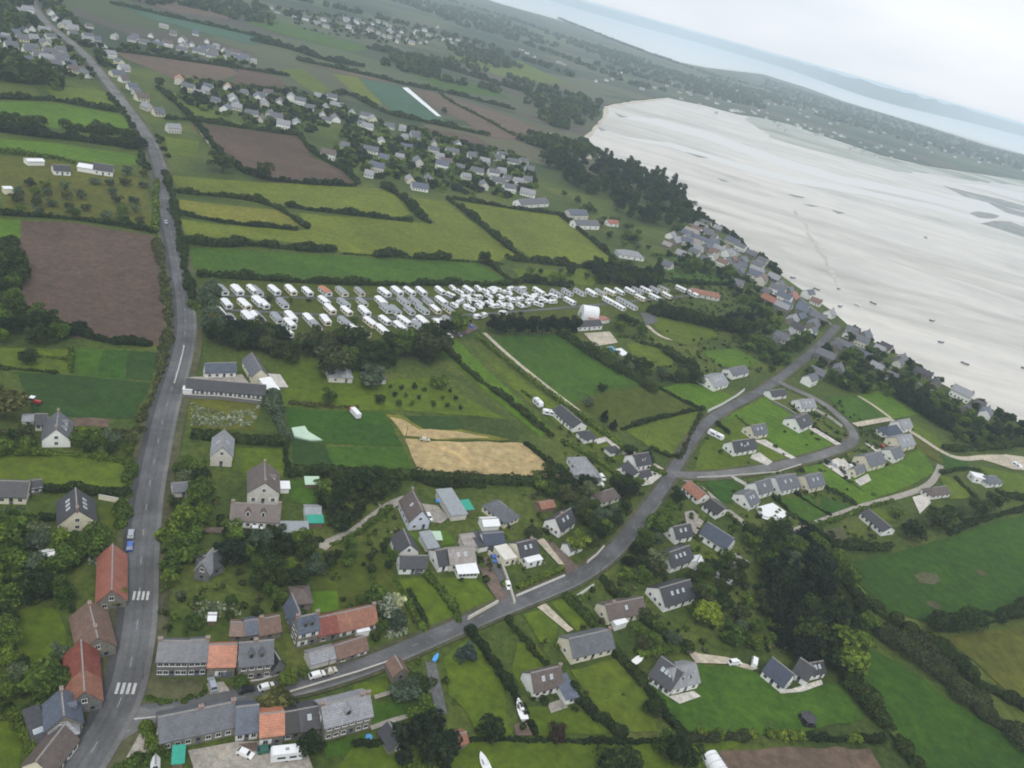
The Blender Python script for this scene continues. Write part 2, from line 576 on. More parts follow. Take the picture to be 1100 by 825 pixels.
def house(name, A, B, depth, eave, rise, ridge, wall, roof, label, short=None, cat=None, win=2, gwin=1, floors=1, sky=0, dorm=0, chim='', door=True,
          sky_side='x', over=0.35, group=None, z=0.0, garage=0, simple=False):
    a, b = (A, B) if isinstance(A, Vector) else (P(*A), P(*B))
    ab = b - a
    L = ab.length
    if not isinstance(depth, tuple): depth *= 0.84
    eave *= 0.92; rise *= 0.9
    ex = ab / L
    ey = Vector((-ex.y, ex.x, 0))
    W = abs((P(*depth) - a).dot(ey)) if isinstance(depth, tuple) else depth
    ang = math.atan2(ex.y, ex.x)
    LAST[:] = [a, b, ey, W]
    c = a + ex * (L / 2) + ey * (W / 2)
    FOOT.append((Vector((c.x, c.y, 0)), 0.5 * max(L, W)))
    if short: SHORT.append((Vector((c.x, c.y, 0)), short))
    if cat is None: cat = name.split('_')[-1]
    hs = thing(name, (c.x, c.y, z), ang, label, cat, group)
    wm, rm = M[wall], M[roof]
    swap = ridge == 'y'
    ln, wd = (W, L) if swap else (L, W)      # ln along the ridge, wd across
    hl, hw = ln / 2, wd / 2
    o = over
    t = 0.22
    sl = rise / hw
    wb, rb = MB(), MB()

    def put(mb, u, v, zz):
        return (v, u, zz) if swap else (u, v, zz)
    if ridge in ('x', 'y'):
        wb.prism([(-hw, 0), (hw, 0), (hw, eave), (0, eave + rise), (-hw, eave)], -hl, hl, swap)
        e = 0.03
        sec = [(-hw - o, eave - o * sl + e), (0, eave + rise + e), (hw + o, eave - o * sl + e), (hw + o, eave - o * sl + e + t), (0, eave + rise + e + t * 1.15), (-hw - o, eave - o * sl + e + t)]
        rb.prism(sec, -hl - o * 0.6, hl + o * 0.6, swap)
        zr = eave + rise + e + t * 1.15
        rb.prism([(-0.2, zr - 0.16), (0.2, zr - 0.16), (0.12, zr + 0.07), (-0.12, zr + 0.07)], -hl - o * 0.6 - 0.01, hl + o * 0.6 + 0.01, swap, 1)
    elif ridge == 'hip':
        wb.box(-hl, hl, -hw, hw, 0, eave)
        i = min(hl * 0.96, hw * 0.9)
        zt, ze = eave + rise + 0.12, eave - o * sl + 0.12
        X, Y = hl + o, hw + o
        r1, r2 = (-hl + i, 0, zt), (hl - i, 0, zt)
        k = [(-X, -Y, ze), (X, -Y, ze), (X, Y, ze), (-X, Y, ze)]
        rb.poly([k[0], k[1], r2, r1]); rb.poly([k[1], k[2], r2]); rb.poly([k[2], k[3], r1, r2]); rb.poly([k[3], k[0], r1])
        kb = [(x, y, ze - 0.16) for (x, y, _) in k]
        for j in range(4): rb.poly([k[j], kb[j], kb[(j + 1) % 4], k[(j + 1) % 4]])
        rb.poly(kb)
        if hl - i > 0.4: rb.prism([(-0.2, zt - 0.12), (0.2, zt - 0.12), (0, zt + 0.09)], -hl + i, hl - i, False, 1)
    elif ridge == 'mono':
        wb.prism([(-hw, 0), (hw, 0), (hw, eave + rise), (-hw, eave)], -hl, hl)
        s2 = rise / wd
        rb.prism([(-hw - o, eave - o * s2 + 0.03), (hw + o, eave + rise + o * s2 + 0.03), (hw + o, eave + rise + o * s2 + 0.2), (-hw - o, eave - o * s2 + 0.2)], -hl - o, hl + o)
    else:
        wb.box(-hl, hl, -hw, hw, 0, eave)
        rb.box(-hl - 0.15, hl + 0.15, -hw - 0.15, hw + 0.15, eave + 0.003, eave + 0.3)
        rb.box(-hl + 0.15, hl - 0.15, -hw + 0.15, hw - 0.15, eave + 0.303, eave + 0.33)
    wb.build('wall', [wm], hs)
    ro = rb.build('roof', [rm, M['ridge']], hs)
    if simple:
        return hs
    if chim:
        for ch in chim.split(','):
            side, frac = ch[0], float(ch[1:] or 0)
            u = hl * frac
            v = 0.0
            q = put(None, u, v, eave + rise + 0.15)
            link('chimney', CHIM, ro, q, 0 if not swap else rad(90))
    # windows: front wall (y = -W/2), the two side walls
    def row(n, half, y, rz, axis, zz, mesh, skip=()):
        for i2 in range(n):
            if i2 in skip: continue
            u = -half + (i2 + 0.5) * 2 * half / n
            loc = (u, y, zz) if axis == 'x' else (y, u, zz)
            if mesh is WIN and wall in ('stone', 'greystone', 'pale') and half * 2 / n > 2.4 and R.random() < 0.8: mesh = WIN_SHUT
            link('window', mesh, hs, loc, rz)
    HX, HY = L / 2, W / 2
    for fl in range(floors):
        zz = 0.9 + fl * 2.7
        dpos = win // 2 if (door and fl == 0 and win > 0) else -1
        if win: row(win, HX * 0.94, -HY - 0.004, 0, 'x', zz, WIN, (dpos,))
        if dpos >= 0:
            u = -HX * 0.94 + (dpos + 0.5) * 2 * HX * 0.94 / win
            link('door', DOOR, hs, (u, -HY - 0.004, 0.02), 0)
        if gwin:
            row(gwin, HY * 0.8, HX + 0.004, rad(90), 'y', zz, WIN)
            row(gwin, HY * 0.8, -HX - 0.004, rad(-90), 'y', zz, WIN)
    if ridge == 'y' and gwin and rise > 2.4:
        link('window', WIN, hs, (-0.0, -HY - 0.004, eave + 0.35), 0)
    if garage:
        link('garage_door', GARAGE, hs, (HX * 0.45 * (1 if garage > 0 else -1), -HY - 0.01, 0.02), 0)
    sang = math.atan2(rise, hw)
    def on_roof(u, v):
        if ridge == 'mono': return (u, v, eave + rise * (v + hw) / wd + 0.2)
        zz = eave + rise * (1 - abs(v) / hw) + 0.03 + t
        return put(None, u, v, zz)
    for i2 in range(sky):
        u = (-0.55 + 1.1 * (i2 + 0.5) / sky) * hl
        for sgn in ((-1,) if not swap else (1, -1)):
            v = sgn * hw * 0.45
            s = link('skylight', SKYL, ro, on_roof(u, v), 0)
            if swap: s.rotation_euler = Matrix.Rotation(rad(90), 3, 'Z').to_euler(); s.rotation_euler = (Matrix.Rotation(sang * (1 if v > 0 else -1), 3, 'Y') @ Matrix.Rotation(rad(90), 3, 'Z')).to_euler()
            else: s.rotation_euler = (Matrix.Rotation(-sang * (1 if v > 0 else -1), 3, 'X')).to_euler()
    for i2 in range(dorm):
        u = (-0.62 + 1.24 * (i2 + 0.5) / dorm) * hl
        sgn = 1 if swap else -1
        db = MB()
        v0 = hw * 0.72
        zb = eave + rise * (1 - 0.72)
        h = min(1.5, rise * 0.6)
        dl = (h + 0.6) / sl if sl > 0.2 else 2.0
        f = -v0
        # local: x = along the ridge, y = across (front at f), built facing -y then turned
        db.box(-0.65, 0.65, f, f + dl, zb - 0.2, zb + h, 0)
        db.poly([(-0.65, f, zb + h), (0.65, f, zb + h), (0, f, zb + h + 0.6)], 0)
        db.box(-0.4, 0.4, f - 0.04, f - 0.004, zb + 0.25, zb + h - 0.1, 1)
        for sx in (-1, 1):
            db.poly([(0, f - 0.2, zb + h + 0.68), (sx * 0.85, f - 0.2, zb + h - 0.08), (sx * 0.85, f + dl, zb + h - 0.08), (0, f + dl + 0.3, zb + h + 0.68)], 2)
        d = db.build('dormer', [wm, M['glass'], rm], ro, put(None, u, 0, 0))
        if swap: d.rotation_euler = (0, 0, rad(90))
    return hs


# ------------------------------------------------------------------ builders: plants
def leaf_quads(C, N, size, jitter=0.6, ar=1.0):
    n = len(C)
    N = N + NR.normal(0, jitter, (n, 3))
    N /= np.linalg.norm(N, axis=1)[:, None] + 1e-9
    up = NR.normal(0, 1, (n, 3))
    T = np.cross(N, up); T /= np.linalg.norm(T, axis=1)[:, None] + 1e-9
    B = np.cross(N, T)
    s = (size * NR.uniform(0.6, 1.35, n))[:, None]
    k = NR.uniform(0.55, 1.0, (n, 1)) * ar
    return np.stack([C - T * s - B * s * k, C + T * s * 0.8 - B * s * k * 0.7, C + T * s + B * s * k, C - T * s * 0.7 + B * s * k * 0.9], axis=1)


def crown(kind, seed):
    """unit crown: height about 1 above the trunk foot, leaf quads spread through lobes; returns leaf-quad array"""
    g = np.random.default_rng(seed)
    lob = []
    if kind == 'round':
        lob.append((0, 0, 0.56, 0.3))
        for i in range(13):
            a = g.uniform(0, 6.28); r = g.uniform(0.12, 0.34); zz = g.uniform(0.3, 0.85)
            lob.append((r * math.cos(a), r * math.sin(a), zz, g.uniform(0.11, 0.22)))
    elif kind == 'spread':
        lob.append((0, 0, 0.5, 0.3))
        for i in range(17):
            a = g.uniform(0, 6.28); r = g.uniform(0.2, 0.52); zz = g.uniform(0.28, 0.8) - r * 0.2
            lob.append((r * math.cos(a), r * math.sin(a), zz, g.uniform(0.11, 0.2)))
    elif kind == 'column':
        for i in range(13):
            zz = 0.1 + 0.82 * i / 12
            w = 0.13 * math.sin(min(1, zz * 1.25 + 0.15) * 2.6) + 0.04
            a = g.uniform(0, 6.28)
            lob.append((0.05 * math.cos(a), 0.05 * math.sin(a), zz, w))
    elif kind == 'cone':
        for i in range(16):
            zz = 0.1 + 0.85 * i / 15
            r = 0.27 * (1 - zz) + 0.02
            for k in range(2):
                a = g.uniform(0, 6.28)
                lob.append((r * 0.7 * math.cos(a), r * 0.7 * math.sin(a), zz, r * 0.7 + 0.03))
    elif kind == 'bush':
        for i in range(9):
            a = g.uniform(0, 6.28); r = g.uniform(0, 0.45)
            lob.append((r * math.cos(a), r * math.sin(a), g.uniform(0.2, 0.65), g.uniform(0.22, 0.36)))
    n_tot = {'round': 1500, 'spread': 1800, 'column': 900, 'cone': 1100, 'bush': 550}[kind]
    size = {'round': 0.036, 'spread': 0.036, 'column': 0.032, 'cone': 0.03, 'bush': 0.09}[kind]
    w = np.array([l[3] ** 2 for l in lob]); w /= w.sum()
    idx = g.choice(len(lob), n_tot, p=w)
    Lb = np.array(lob)[idx]
    d = g.normal(0, 1, (n_tot, 3)); d /= np.linalg.norm(d, axis=1)[:, None]
    d[:, 2] = np.where(d[:, 2] < -0.3, -d[:, 2], d[:, 2])
    rr = Lb[:, 3] * (1 - 0.45 * g.random(n_tot) ** 2.2) * g.uniform(0.9, 1.12, n_tot)
    C = Lb[:, :3] + d * rr[:, None]
    C[:, 2] = np.maximum(C[:, 2], 0.03)
    return leaf_quads(C, d, size, 0.55)


def trunk_mesh(kind, seed):
    g = random.Random(seed)
    mb = MB()
    top = {'round': 0.55, 'spread': 0.45, 'column': 0.85, 'cone': 0.9, 'bush': 0.4}[kind]
    r = {'round': 0.035, 'spread': 0.045, 'column': 0.02, 'cone': 0.024, 'bush': 0.05}[kind]
    mb.tube((0, 0, -0.02), (0.01, 0, top * 0.5), r, r * 0.75, 7)
    mb.tube((0.01, 0, top * 0.5), (0, 0.01, top), r * 0.75, r * 0.3, 6)
    if kind in ('round', 'spread', 'bush'):
        for i in range(5):
            a = i * 1.256 + g.uniform(-0.3, 0.3)
            l = g.uniform(0.16, 0.3)
            z0 = top * g.uniform(0.45, 0.8)
            mb.tube((0.01, 0, z0), (l * math.cos(a), l * math.sin(a), z0 + g.uniform(0.12, 0.25)), r * 0.5, r * 0.18, 5)
    return mb.mesh('trunk', [M['bark']])


PROTO = {}


def proto(kind, leaf):
    key = (kind, leaf)
    if key not in PROTO:
        PROTO[key] = []
        for i in range(3):
            PROTO[key].append((quads_mesh('crown', crown(kind, len(kind) * 31 + i * 13 + 5), [M[leaf]]), trunk_mesh(kind, i)))
    return PROTO[key]


PLANTS = []     # (object, position, descriptive stem, zone key, label override)


def tree(pos, h, w=None, kind='round', leaf='leaf', label=None, name=None, cat=None, group=None, desc=None):
    """one tree as a thing: Empty > crown, trunk. h height, w crown width in metres"""
    base_w = {'round': 0.78, 'spread': 1.1, 'column': 0.32, 'cone': 0.55, 'bush': 1.15}[kind]
    w = w or h * base_w
    nm = name or {'round': {'leaf': 'leafy_tree', 'leaf_dark': 'dark_tree', 'leaf_conifer': 'evergreen_tree', 'leaf_olive': 'olive_green_tree', 'leaf_grey': 'grey_green_tree', 'leaf_lime': 'yellow_green_tree'}.get(leaf, 'small_tree'), 'spread': 'spreading_tree', 'column': 'poplar_tree', 'cone': 'conifer_tree', 'bush': 'bush'}[kind]
    ct = cat or ('bush' if kind == 'bush' else 'tree')
    cm, tm = R.choice(proto(kind, leaf))
    o = thing(nm, (pos[0], pos[1], 0), R.uniform(0, 6.28), label, ct, group)
    k = w / base_w
    o.scale = (k, k, h)
    link('crown', cm, o)
    link('trunk', tm, o)
    dsc = desc or {'leaf': 'leafy green', 'leaf_dark': 'dark green', 'leaf_lime': 'yellow-green', 'leaf_grey': 'grey-green', 'leaf_conifer': 'very dark', 'leaf_spruce': 'blue-grey', 'leaf_olive': 'olive green', 'leaf_plum': 'purple-leaved', 'blossom': 'white-flowering'}[leaf]
    PLANTS.append((o, Vector((pos[0], pos[1], 0)), dsc + ' ' + {'round': 'round tree', 'spread': 'spreading tree', 'column': 'narrow upright tree', 'cone': 'cone-shaped tree', 'bush': 'bush'}[kind]))
    return o


def hedge(px, w, h, label, leaf='leaf_dark', name='hedge', cat='hedge', rough=0.25, group=None, size=None, straight=False, short=None):
    """a hedge along a pixel polyline: bumpy core and leaf quads over it"""
    line = [P(*q) for q in px]
    if not straight: line = smooth(line, 2)
    seg = []
    for a, b in zip(line[:-1], line[1:]):
        L = (b - a).length
        if L < 1e-3: continue
        k = max(1, int(L / 1.2))
        for i in range(k): seg.append((a.lerp(b, i / k), (b - a) / L))
    seg.append((line[-1], seg[-1][1]))
    dist = PX((line[len(line) // 2].x, line[len(line) // 2].y, 0))[2]
    size = size or max(0.24, dist * 0.0011)
    total = sum((b - a).length for a, b in zip(line[:-1], line[1:]))
    if straight:
        n = int(min(20000, total * (w + 2 * h) * 0.8 / (size * size * 2.0)))
        f = NR.uniform(0, len(seg) - 1.001, n)
        i0 = f.astype(int); fr = (f - i0)[:, None]
        C0 = np.array([tuple(s[0]) for s in seg]); T0 = np.array([tuple(s[1]) for s in seg])
        C = C0[i0] * (1 - fr) + C0[np.minimum(i0 + 1, len(seg) - 1)] * fr
        T = T0[i0]
        Nn = np.stack([-T[:, 1], T[:, 0], np.zeros(n)], 1)
        ph = NR.uniform(0, 6.28, 6)
        s_ = f * 1.2
        bump = 1 + rough * 0.55 * (np.sin(s_ * 0.9 + ph[0]) * 0.5 + np.sin(s_ * 0.37 + ph[1]) * 0.8 + np.sin(s_ * 2.1 + ph[2]) * 0.3)
        th = NR.uniform(0, math.pi, n)
        cx, cz = np.cos(th), np.sin(th)
        sq = 0.55
        ux = np.sign(cx) * np.abs(cx) ** sq; uz = np.abs(cz) ** sq
        k = 1 - 0.3 * NR.random(n) ** 2
        Cn = C + Nn * (ux * w / 2 * bump * k)[:, None]
        Cn[:, 2] = uz * h * bump * k + 0.05
        Nm = Nn * cx[:, None]; Nm[:, 2] = cz
        Q = leaf_quads(Cn, Nm, size, 0.5)
        ck = 0.74
    else:
        # a field hedge: overlapping bushes of uneven size, with thin places
        Qs = []
        step = 0.5 * w
        nb = max(2, int(total / step))
        per = max(10, int(min(26000 / nb, 1.5 * (2 * math.pi * (w * 0.5) ** 2 + w * h) / (size * size * 2.2))))
        wav = NR.uniform(0, 6.28, 2)
        for b_ in range(nb + 1):
            fpos = (len(seg) - 1) * b_ / nb
            i_ = min(int(fpos), len(seg) - 2)
            c_ = seg[i_][0].lerp(seg[i_ + 1][0], fpos - i_)
            t_ = seg[i_][1]
            big = 0.85 + 0.28 * math.sin(b_ * step * 0.11 + wav[0]) + 0.2 * math.sin(b_ * step * 0.31 + wav[1]) + R.uniform(-0.25, 0.3)
            big = max(0.4, big)
            r_ = w * 0.55 * R.uniform(0.75, 1.15) * min(1.3, big)
            hh_ = h * big
            of_ = R.uniform(-0.22, 0.22) * w
            d = NR.normal(0, 1, (per, 3)); d /= np.linalg.norm(d, axis=1)[:, None]
            d[:, 2] = np.where(d[:, 2] < -0.35, -d[:, 2], d[:, 2])
            q = d * np.array((r_, r_, hh_ * 0.56)) * (1 - 0.35 * NR.random((per, 1)) ** 2)
            q[:, 0] += c_.x - t_.y * of_; q[:, 1] += c_.y + t_.x * of_; q[:, 2] += hh_ * 0.46
            q[:, 2] = np.maximum(q[:, 2], 0.06)
            Qs.append(leaf_quads(q, d, size, 0.5))
        Q = np.concatenate(Qs)
        ck = 0.3
    # core
    core = []
    for (a, ta), (b, tb) in zip(seg[:-1], seg[1:]):
        na = np.array((-ta.y, ta.x, 0)); a_ = np.array(a); b_ = np.array(b)
        hw, hh = w * (0.36 if straight else 0.24), h * ck
        for (p0, z0, p1, z1) in ((-hw, 0, -hw, hh), (-hw, hh, hw, hh), (hw, hh, hw, 0)):
            core.append([a_ + na * p0 + (0, 0, z0), b_ + na * p0 + (0, 0, z0), b_ + na * p1 + (0, 0, z1), a_ + na * p1 + (0, 0, z1)])
    V = np.concatenate([Q, np.array(core)])
    mid = line[len(line) // 2]
    org = np.array((mid.x, mid.y, 0))
    me = quads_mesh('hedge', V - org, [M[leaf]])
    o = link(name, me, None, (mid.x, mid.y, 0))
    setp(o, label, cat, group)
    return o


def blob_stuff(name, pts, leaf, label, per=14, zr=1.0):
    """far vegetation nobody could count: many small leaf clumps in one object"""
    Qs = []
    for (x, y, h, w) in pts:
        d = NR.normal(0, 1, (per, 3)); d /= np.linalg.norm(d, axis=1)[:, None]
        C = d * np.array((w * 0.5, w * 0.5, h * 0.5)) * NR.uniform(0.55, 1, (per, 1)) + np.array((x, y, h * 0.52))
        C[:, 2] = np.maximum(C[:, 2], 0.2)
        Qs.append(leaf_quads(C, d, w * 0.27, 0.5))
    o = link(name, quads_mesh(name, np.concatenate(Qs), [M[leaf]]))
    return setp(o, label, None, None, 'stuff')


# ------------------------------------------------------------------ builders: vehicles and boats
def car_parts(L=4.2, W=1.75, H=1.45, kind='car'):
    b = MB()
    hl = L / 2
    if kind == 'van':
        sec = [(-hl, 0.35), (hl, 0.35), (hl, 0.95), (hl - 0.55, 1.15), (hl - 1.1, H), (-hl + 0.1, H), (-hl, H - 0.15)]
    else:
        sec = [(-hl, 0.35), (hl, 0.35), (hl, 0.72), (hl - 0.9, 0.9), (hl - 1.55, H), (-hl + 0.75, H), (-hl + 0.12, 0.92), (-hl, 0.85)]
    ins = 0.14
    n = len(sec)
    base = 0
    for (y, top) in ((-W / 2, 0), (W / 2, 0)):
        for (x, zz) in sec:
            k = ins if zz > 1.05 else 0.0
            b.v.append((x, y + (k if y < 0 else -k), zz))
    for i in range(n):
        j = (i + 1) % n
        b.f.append([i, j, n + j, n + i]); b.m.append(0)
    b.f.append(list(range(n))[::-1]); b.m.append(0)
    b.f.append([n + i for i in range(n)]); b.m.append(0)
    g = MB()
    y = W / 2 - 0.02
    if kind == 'van':
        g.poly([(hl - 0.53, -y + 0.15, 1.18), (hl - 0.53, y - 0.15, 1.18), (hl - 1.06, y - 0.22, H - 0.08), (hl - 1.06, -y + 0.22, H - 0.08)])
        for s in (-1, 1): g.poly([(hl - 1.9, s * (y - 0.08), 1.12), (hl - 0.75, s * (y - 0.05), 1.12), (hl - 1.15, s * (y - 0.1), H - 0.15), (hl - 1.9, s * (y - 0.1), H - 0.15)])
    else:
        g.poly([(hl - 0.95, -y + 0.12, 0.955), (hl - 0.95, y - 0.12, 0.955), (hl - 1.5, y - 0.2, H - 0.03), (hl - 1.5, -y + 0.2, H - 0.03)])
        g.poly([(-hl + 0.17, -y + 0.12, 1.0), (-hl + 0.17, y - 0.12, 1.0), (-hl + 0.68, y - 0.2, H - 0.03), (-hl + 0.68, -y + 0.2, H - 0.03)])
        for s in (-1, 1): g.poly([(-hl + 0.5, s * (y + 0.03 - 0.03), 0.95), (hl - 1.1, s * (y), 0.95), (hl - 1.6, s * (y - 0.1), H - 0.1), (-hl + 0.85, s * (y - 0.1), H - 0.1)])
    w = MB()
    w.tube((0, -0.1, 0), (0, 0.1, 0), 0.33, 0.33, 10)
    return b, g, w.mesh('wheel', [M['tyre']]), L, W


def car(px, px2, paint, label, L=4.2, W=1.75, H=1.45, kind='car', name='parked_car', cat='car', z=0.2, group=None):
    """px: centre on the ground, px2: a point further along the direction it faces"""
    p, q = P(*px), P(*px2)
    a = math.atan2(q.y - p.y, q.x - p.x)
    b, g, wm, L, W = car_parts(L, W, H, kind)
    o = thing(name, (p.x, p.y, z), a, label, cat, group)
    o.scale = (0.93, 0.93, 0.93)
    b.build('body', [M[paint]], o)
    g.build('window', [M['glass']], o)
    for sx in (-1, 1):
        for sy in (-1, 1): link('wheel', wm, o, (sx * L * 0.31, sy * (W / 2 - 0.08), 0.33))
    return o


def caravan(px, px2, label, L=6.0, W=2.3, H=2.6, name='caravan', cat='caravan', z=0.15, group=None):
    p, q = P(*px), P(*px2)
    a = math.atan2(q.y - p.y, q.x - p.x)
    o = thing(name, (p.x, p.y, z), a, label, cat, group)
    b = MB()
    hl = L / 2
    b.prism([(-hl, 0.5), (hl - 0.3, 0.5), (hl, 1.2), (hl - 0.5, H - 0.25), (hl - 0.9, H), (-hl + 0.4, H), (-hl, H - 0.4)], -W / 2, W / 2, True)
    b.build('body', [M['white_sheet']], o)
    for sy in (-1, 1):
        g = MB()
        g.box(-hl * 0.6, -hl * 0.1, sy * W / 2 - 0.02, sy * W / 2 + 0.02, 1.35, 2.0)
        g.build('window', [M['glass']], o)
        g = MB()
        g.box(hl * 0.15, hl * 0.6, sy * W / 2 - 0.02, sy * W / 2 + 0.02, 1.35, 2.0)
        g.build('window', [M['glass']], o)
        link('wheel', car_wheel, o, (0, sy * (W / 2 - 0.1), 0.33))
    v = MB(); v.box(-0.4, 0.4, -0.3, 0.3, H + 0.003, H + 0.15); v.build('roof_vent', [M['sheet']], o)
    return o


_w = MB(); _w.tube((0, -0.1, 0), (0, 0.1, 0), 0.33, 0.33, 10)
car_wheel = _w.mesh('wheel', [M['tyre']])


def boat(px, px2, L, label, paint='car_white', mast=False, z=0.0, name='boat', group=None, cover=False, cabin=True):
    p, q = P(px[0], px[1], z), P(px2[0], px2[1], z)
    a = math.atan2(q.y - p.y, q.x - p.x)
    o = thing(name, (p.x, p.y, z), a, label, 'boat', group)
    b = MB()
    st = [(-0.5, 0.17, 0.16), (-0.25, 0.19, 0.15), (0.05, 0.185, 0.15), (0.3, 0.12, 0.17), (0.43, 0.055, 0.19), (0.5, 0.006, 0.21)]
    rows = []
    for (x, w, h) in st:
        rows.append([(x * L, -w * L, h * L), (x * L, -w * L * 0.6, 0.03 * L), (x * L, 0, 0.0), (x * L, w * L * 0.6, 0.03 * L), (x * L, w * L, h * L)])
    for i in range(len(rows) - 1):
        for j in range(4): b.poly([rows[i][j], rows[i + 1][j], rows[i + 1][j + 1], rows[i][j + 1]])
        b.poly([rows[i][0], rows[i + 1][0], rows[i + 1][4], rows[i][4]])
    b.poly(rows[0])
    b.build('hull', [M[paint]], o)
    if cabin:
        c = MB()
        c.prism([(-0.11 * L, 0.15 * L), (0.11 * L, 0.15 * L), (0.08 * L, 0.25 * L), (-0.08 * L, 0.25 * L)], -0.12 * L, 0.16 * L)
        c.build('cabin', [M['white_sheet']], o)
        g = MB(); g.box(-0.08 * L, 0.1 * L, -0.105 * L, 0.105 * L, 0.19 * L, 0.22 * L); g.build('window', [M['glass']], o)
    if mast:
        k = MB(); k.tube((0.02 * L, 0, 0.2 * L), (0.02 * L, 0, 1.2 * L), 0.06, 0.04, 6); k.build('mast', [M['sheet']], o)
    return o


def pole(px, h, label, name='utility_pole', arm=True, lean=0.0):
    p = P(*px)
    o = thing(name, (p.x, p.y, 0), R.uniform(0, 3), label, 'pole')
    b = MB(); b.tube((0, 0, 0), (lean, 0, h), 0.16, 0.11, 8); b.build('post', [M['pole']], o)
    if arm:
        b = MB(); b.box(-0.8, 0.8, -0.06, 0.06, h - 0.6, h - 0.48)
        for x in (-0.7, 0, 0.7): b.tube((x, 0, h - 0.48), (x, 0, h - 0.25), 0.05, 0.05, 6)
        b.build('crossarm', [M['pole']], o)
    return o


def wall(px, h, label, mat='cream', w=0.35, name='garden_wall', cat='wall', cap=True):
    line = [P(*q) for q in px]
    mb, cp = MB(), MB()
    mid = line[len(line) // 2]
    for (a, b) in zip(line[:-1], line[1:]):
        d = (b - a); d.normalize()
        n = Vector((-d.y, d.x, 0)) * (w / 2)
        a2, b2 = a - mid, b - mid
        for (bb, z0, z1, k) in ((mb, 0, h, 1.0), (cp, h + 0.002, h + 0.1, 1.35)):
            nn = n * k
            q = [a2 + nn, b2 + nn, b2 - nn, a2 - nn]
            lo = [(v.x, v.y, z0) for v in q]; hi = [(v.x, v.y, z1) for v in q]
            bb.poly(hi)
            for i in range(4): bb.poly([lo[i], lo[(i + 1) % 4], hi[(i + 1) % 4], hi[i]])
    o = thing(name, (mid.x, mid.y, 0), 0, label, cat)
    mb.build('wall_body', [M[mat]], o)
    if cap: cp.build('coping', [M['concrete']], o)
    return o
# ------------------------------------------------------------------ ground, bay, fields, roads
SEA = -2.5
_mm, _t, _b = newmat('wet_mud')
_pos = geo(_t).outputs['Position']
_v1 = mapping(_t, _pos, rad(35), (0.0022, 0.009, 1))
_n1 = noise(_t, 1.0, 7, 0.62, _v1, 1.2)
_n2 = noise(_t, 0.03, 6, 0.7, _pos, 0.5)
_c = ramp(_t, _n1, [(0.26, (0.36, 0.345, 0.315)), (0.42, (0.49, 0.47, 0.43)), (0.55, (0.58, 0.555, 0.51)), (0.64, (0.49, 0.47, 0.43)), (0.78, (0.38, 0.37, 0.34))])
_c = mixc(_t, 1.0, _c, ramp(_t, _n2, [(0.3, (0.9,) * 3), (0.7, (1.08,) * 3)]), 'MULTIPLY')
_n3 = noise(_t, 0.0065, 5, 0.6, mapping(_t, _pos, rad(20), (0.6, 1.5, 1)), 1.5)
_c = mixc(_t, 1.0, _c, ramp(_t, _n3, [(0.3, (0.7, 0.69, 0.66)), (0.5, (0.95, 0.93, 0.885)), (0.7, (1.06, 1.03, 0.97))]), 'MULTIPLY')
_t.links.new(_c, _b.inputs['Base Color'])
_t.links.new(ramp(_t, _n1, [(0.35, (0.42,) * 3), (0.65, (0.28,) * 3)]), _b.inputs['Roughness'])
_b.inputs['Specular IOR Level'].default_value = 0.5
M['mud'] = _mm
M['channel'], _t, _b = newmat('shallow_water')
_b.inputs['Base Color'].default_value = (0.56, 0.545, 0.51, 1); _b.inputs['Roughness'].default_value = 0.3; _b.inputs['Specular IOR Level'].default_value = 0.5
M['channel_dull'] = ground_mat('channel_silt', (0.45, 0.435, 0.405), 0.12, 0.02, 0.2)
M['seawater'], _t, _b = newmat('sea_water_painted_glare')
_b.inputs['Base Color'].default_value = (0.72, 0.73, 0.73, 1); _b.inputs['Roughness'].default_value = 0.35; _b.inputs['Specular IOR Level'].default_value = 0.5  # near-white base colour stands in for sky glare on the far water
M['weed'] = ground_mat('weedy_mud', (0.25, 0.26, 0.25), 0.3, 0.01, 0.08)
_mm, _t, _b = newmat('salt_marsh')
_pos = geo(_t).outputs['Position']
_n = noise(_t, 0.006, 6, 0.7, mapping(_t, _pos, rad(20), (0.5, 1.6, 1)), 1.0)
_t.links.new(ramp(_t, _n, [(0.36, (0.5, 0.48, 0.44)), (0.48, (0.36, 0.375, 0.33)), (0.62, (0.2, 0.235, 0.18))]), _b.inputs['Base Color'])
M['marsh'] = _mm

# base land with a patchwork of small fields in the far distance (world position, not view dependent)
_mm, _t, _b = newmat('land')
_g = geo(_t)
_pos = _g.outputs['Position']
_big = noise(_t, 0.02, 5, 0.65, _pos, 0.8)
_near = ramp(_t, _big, [(0.28, (0.028, 0.046, 0.008)), (0.48, (0.054, 0.08, 0.012)), (0.62, (0.085, 0.105, 0.018)), (0.78, (0.1, 0.09, 0.03))])
_f = noise(_t, 0.45, 4, 0.75, _pos)
_near = mixc(_t, 1.0, _near, ramp(_t, _f, [(0.3, (0.5,) * 3), (0.7, (1.5,) * 3)]), 'MULTIPLY')
_vo = _t.nodes.new('ShaderNodeTexVoronoi')
_vo.distance = 'CHEBYCHEV'
_vo.inputs['Scale'].default_value = 1.0
_vm = mapping(_t, _pos, rad(28), (1 / 260, 1 / 150, 1))
_t.links.new(_vm, _vo.inputs['Vector'])
_sp = _t.nodes.new('ShaderNodeSeparateColor')
_t.links.new(_vo.outputs['Color'], _sp.inputs[0])
_far = ramp(_t, _sp.outputs[0], [(0.0, (0.028, 0.046, 0.024)), (0.3, (0.05, 0.072, 0.03)), (0.5, (0.024, 0.04, 0.022)), (0.62, (0.085, 0.068, 0.055)), (0.8, (0.065, 0.09, 0.038)), (1.0, (0.1, 0.095, 0.055))])
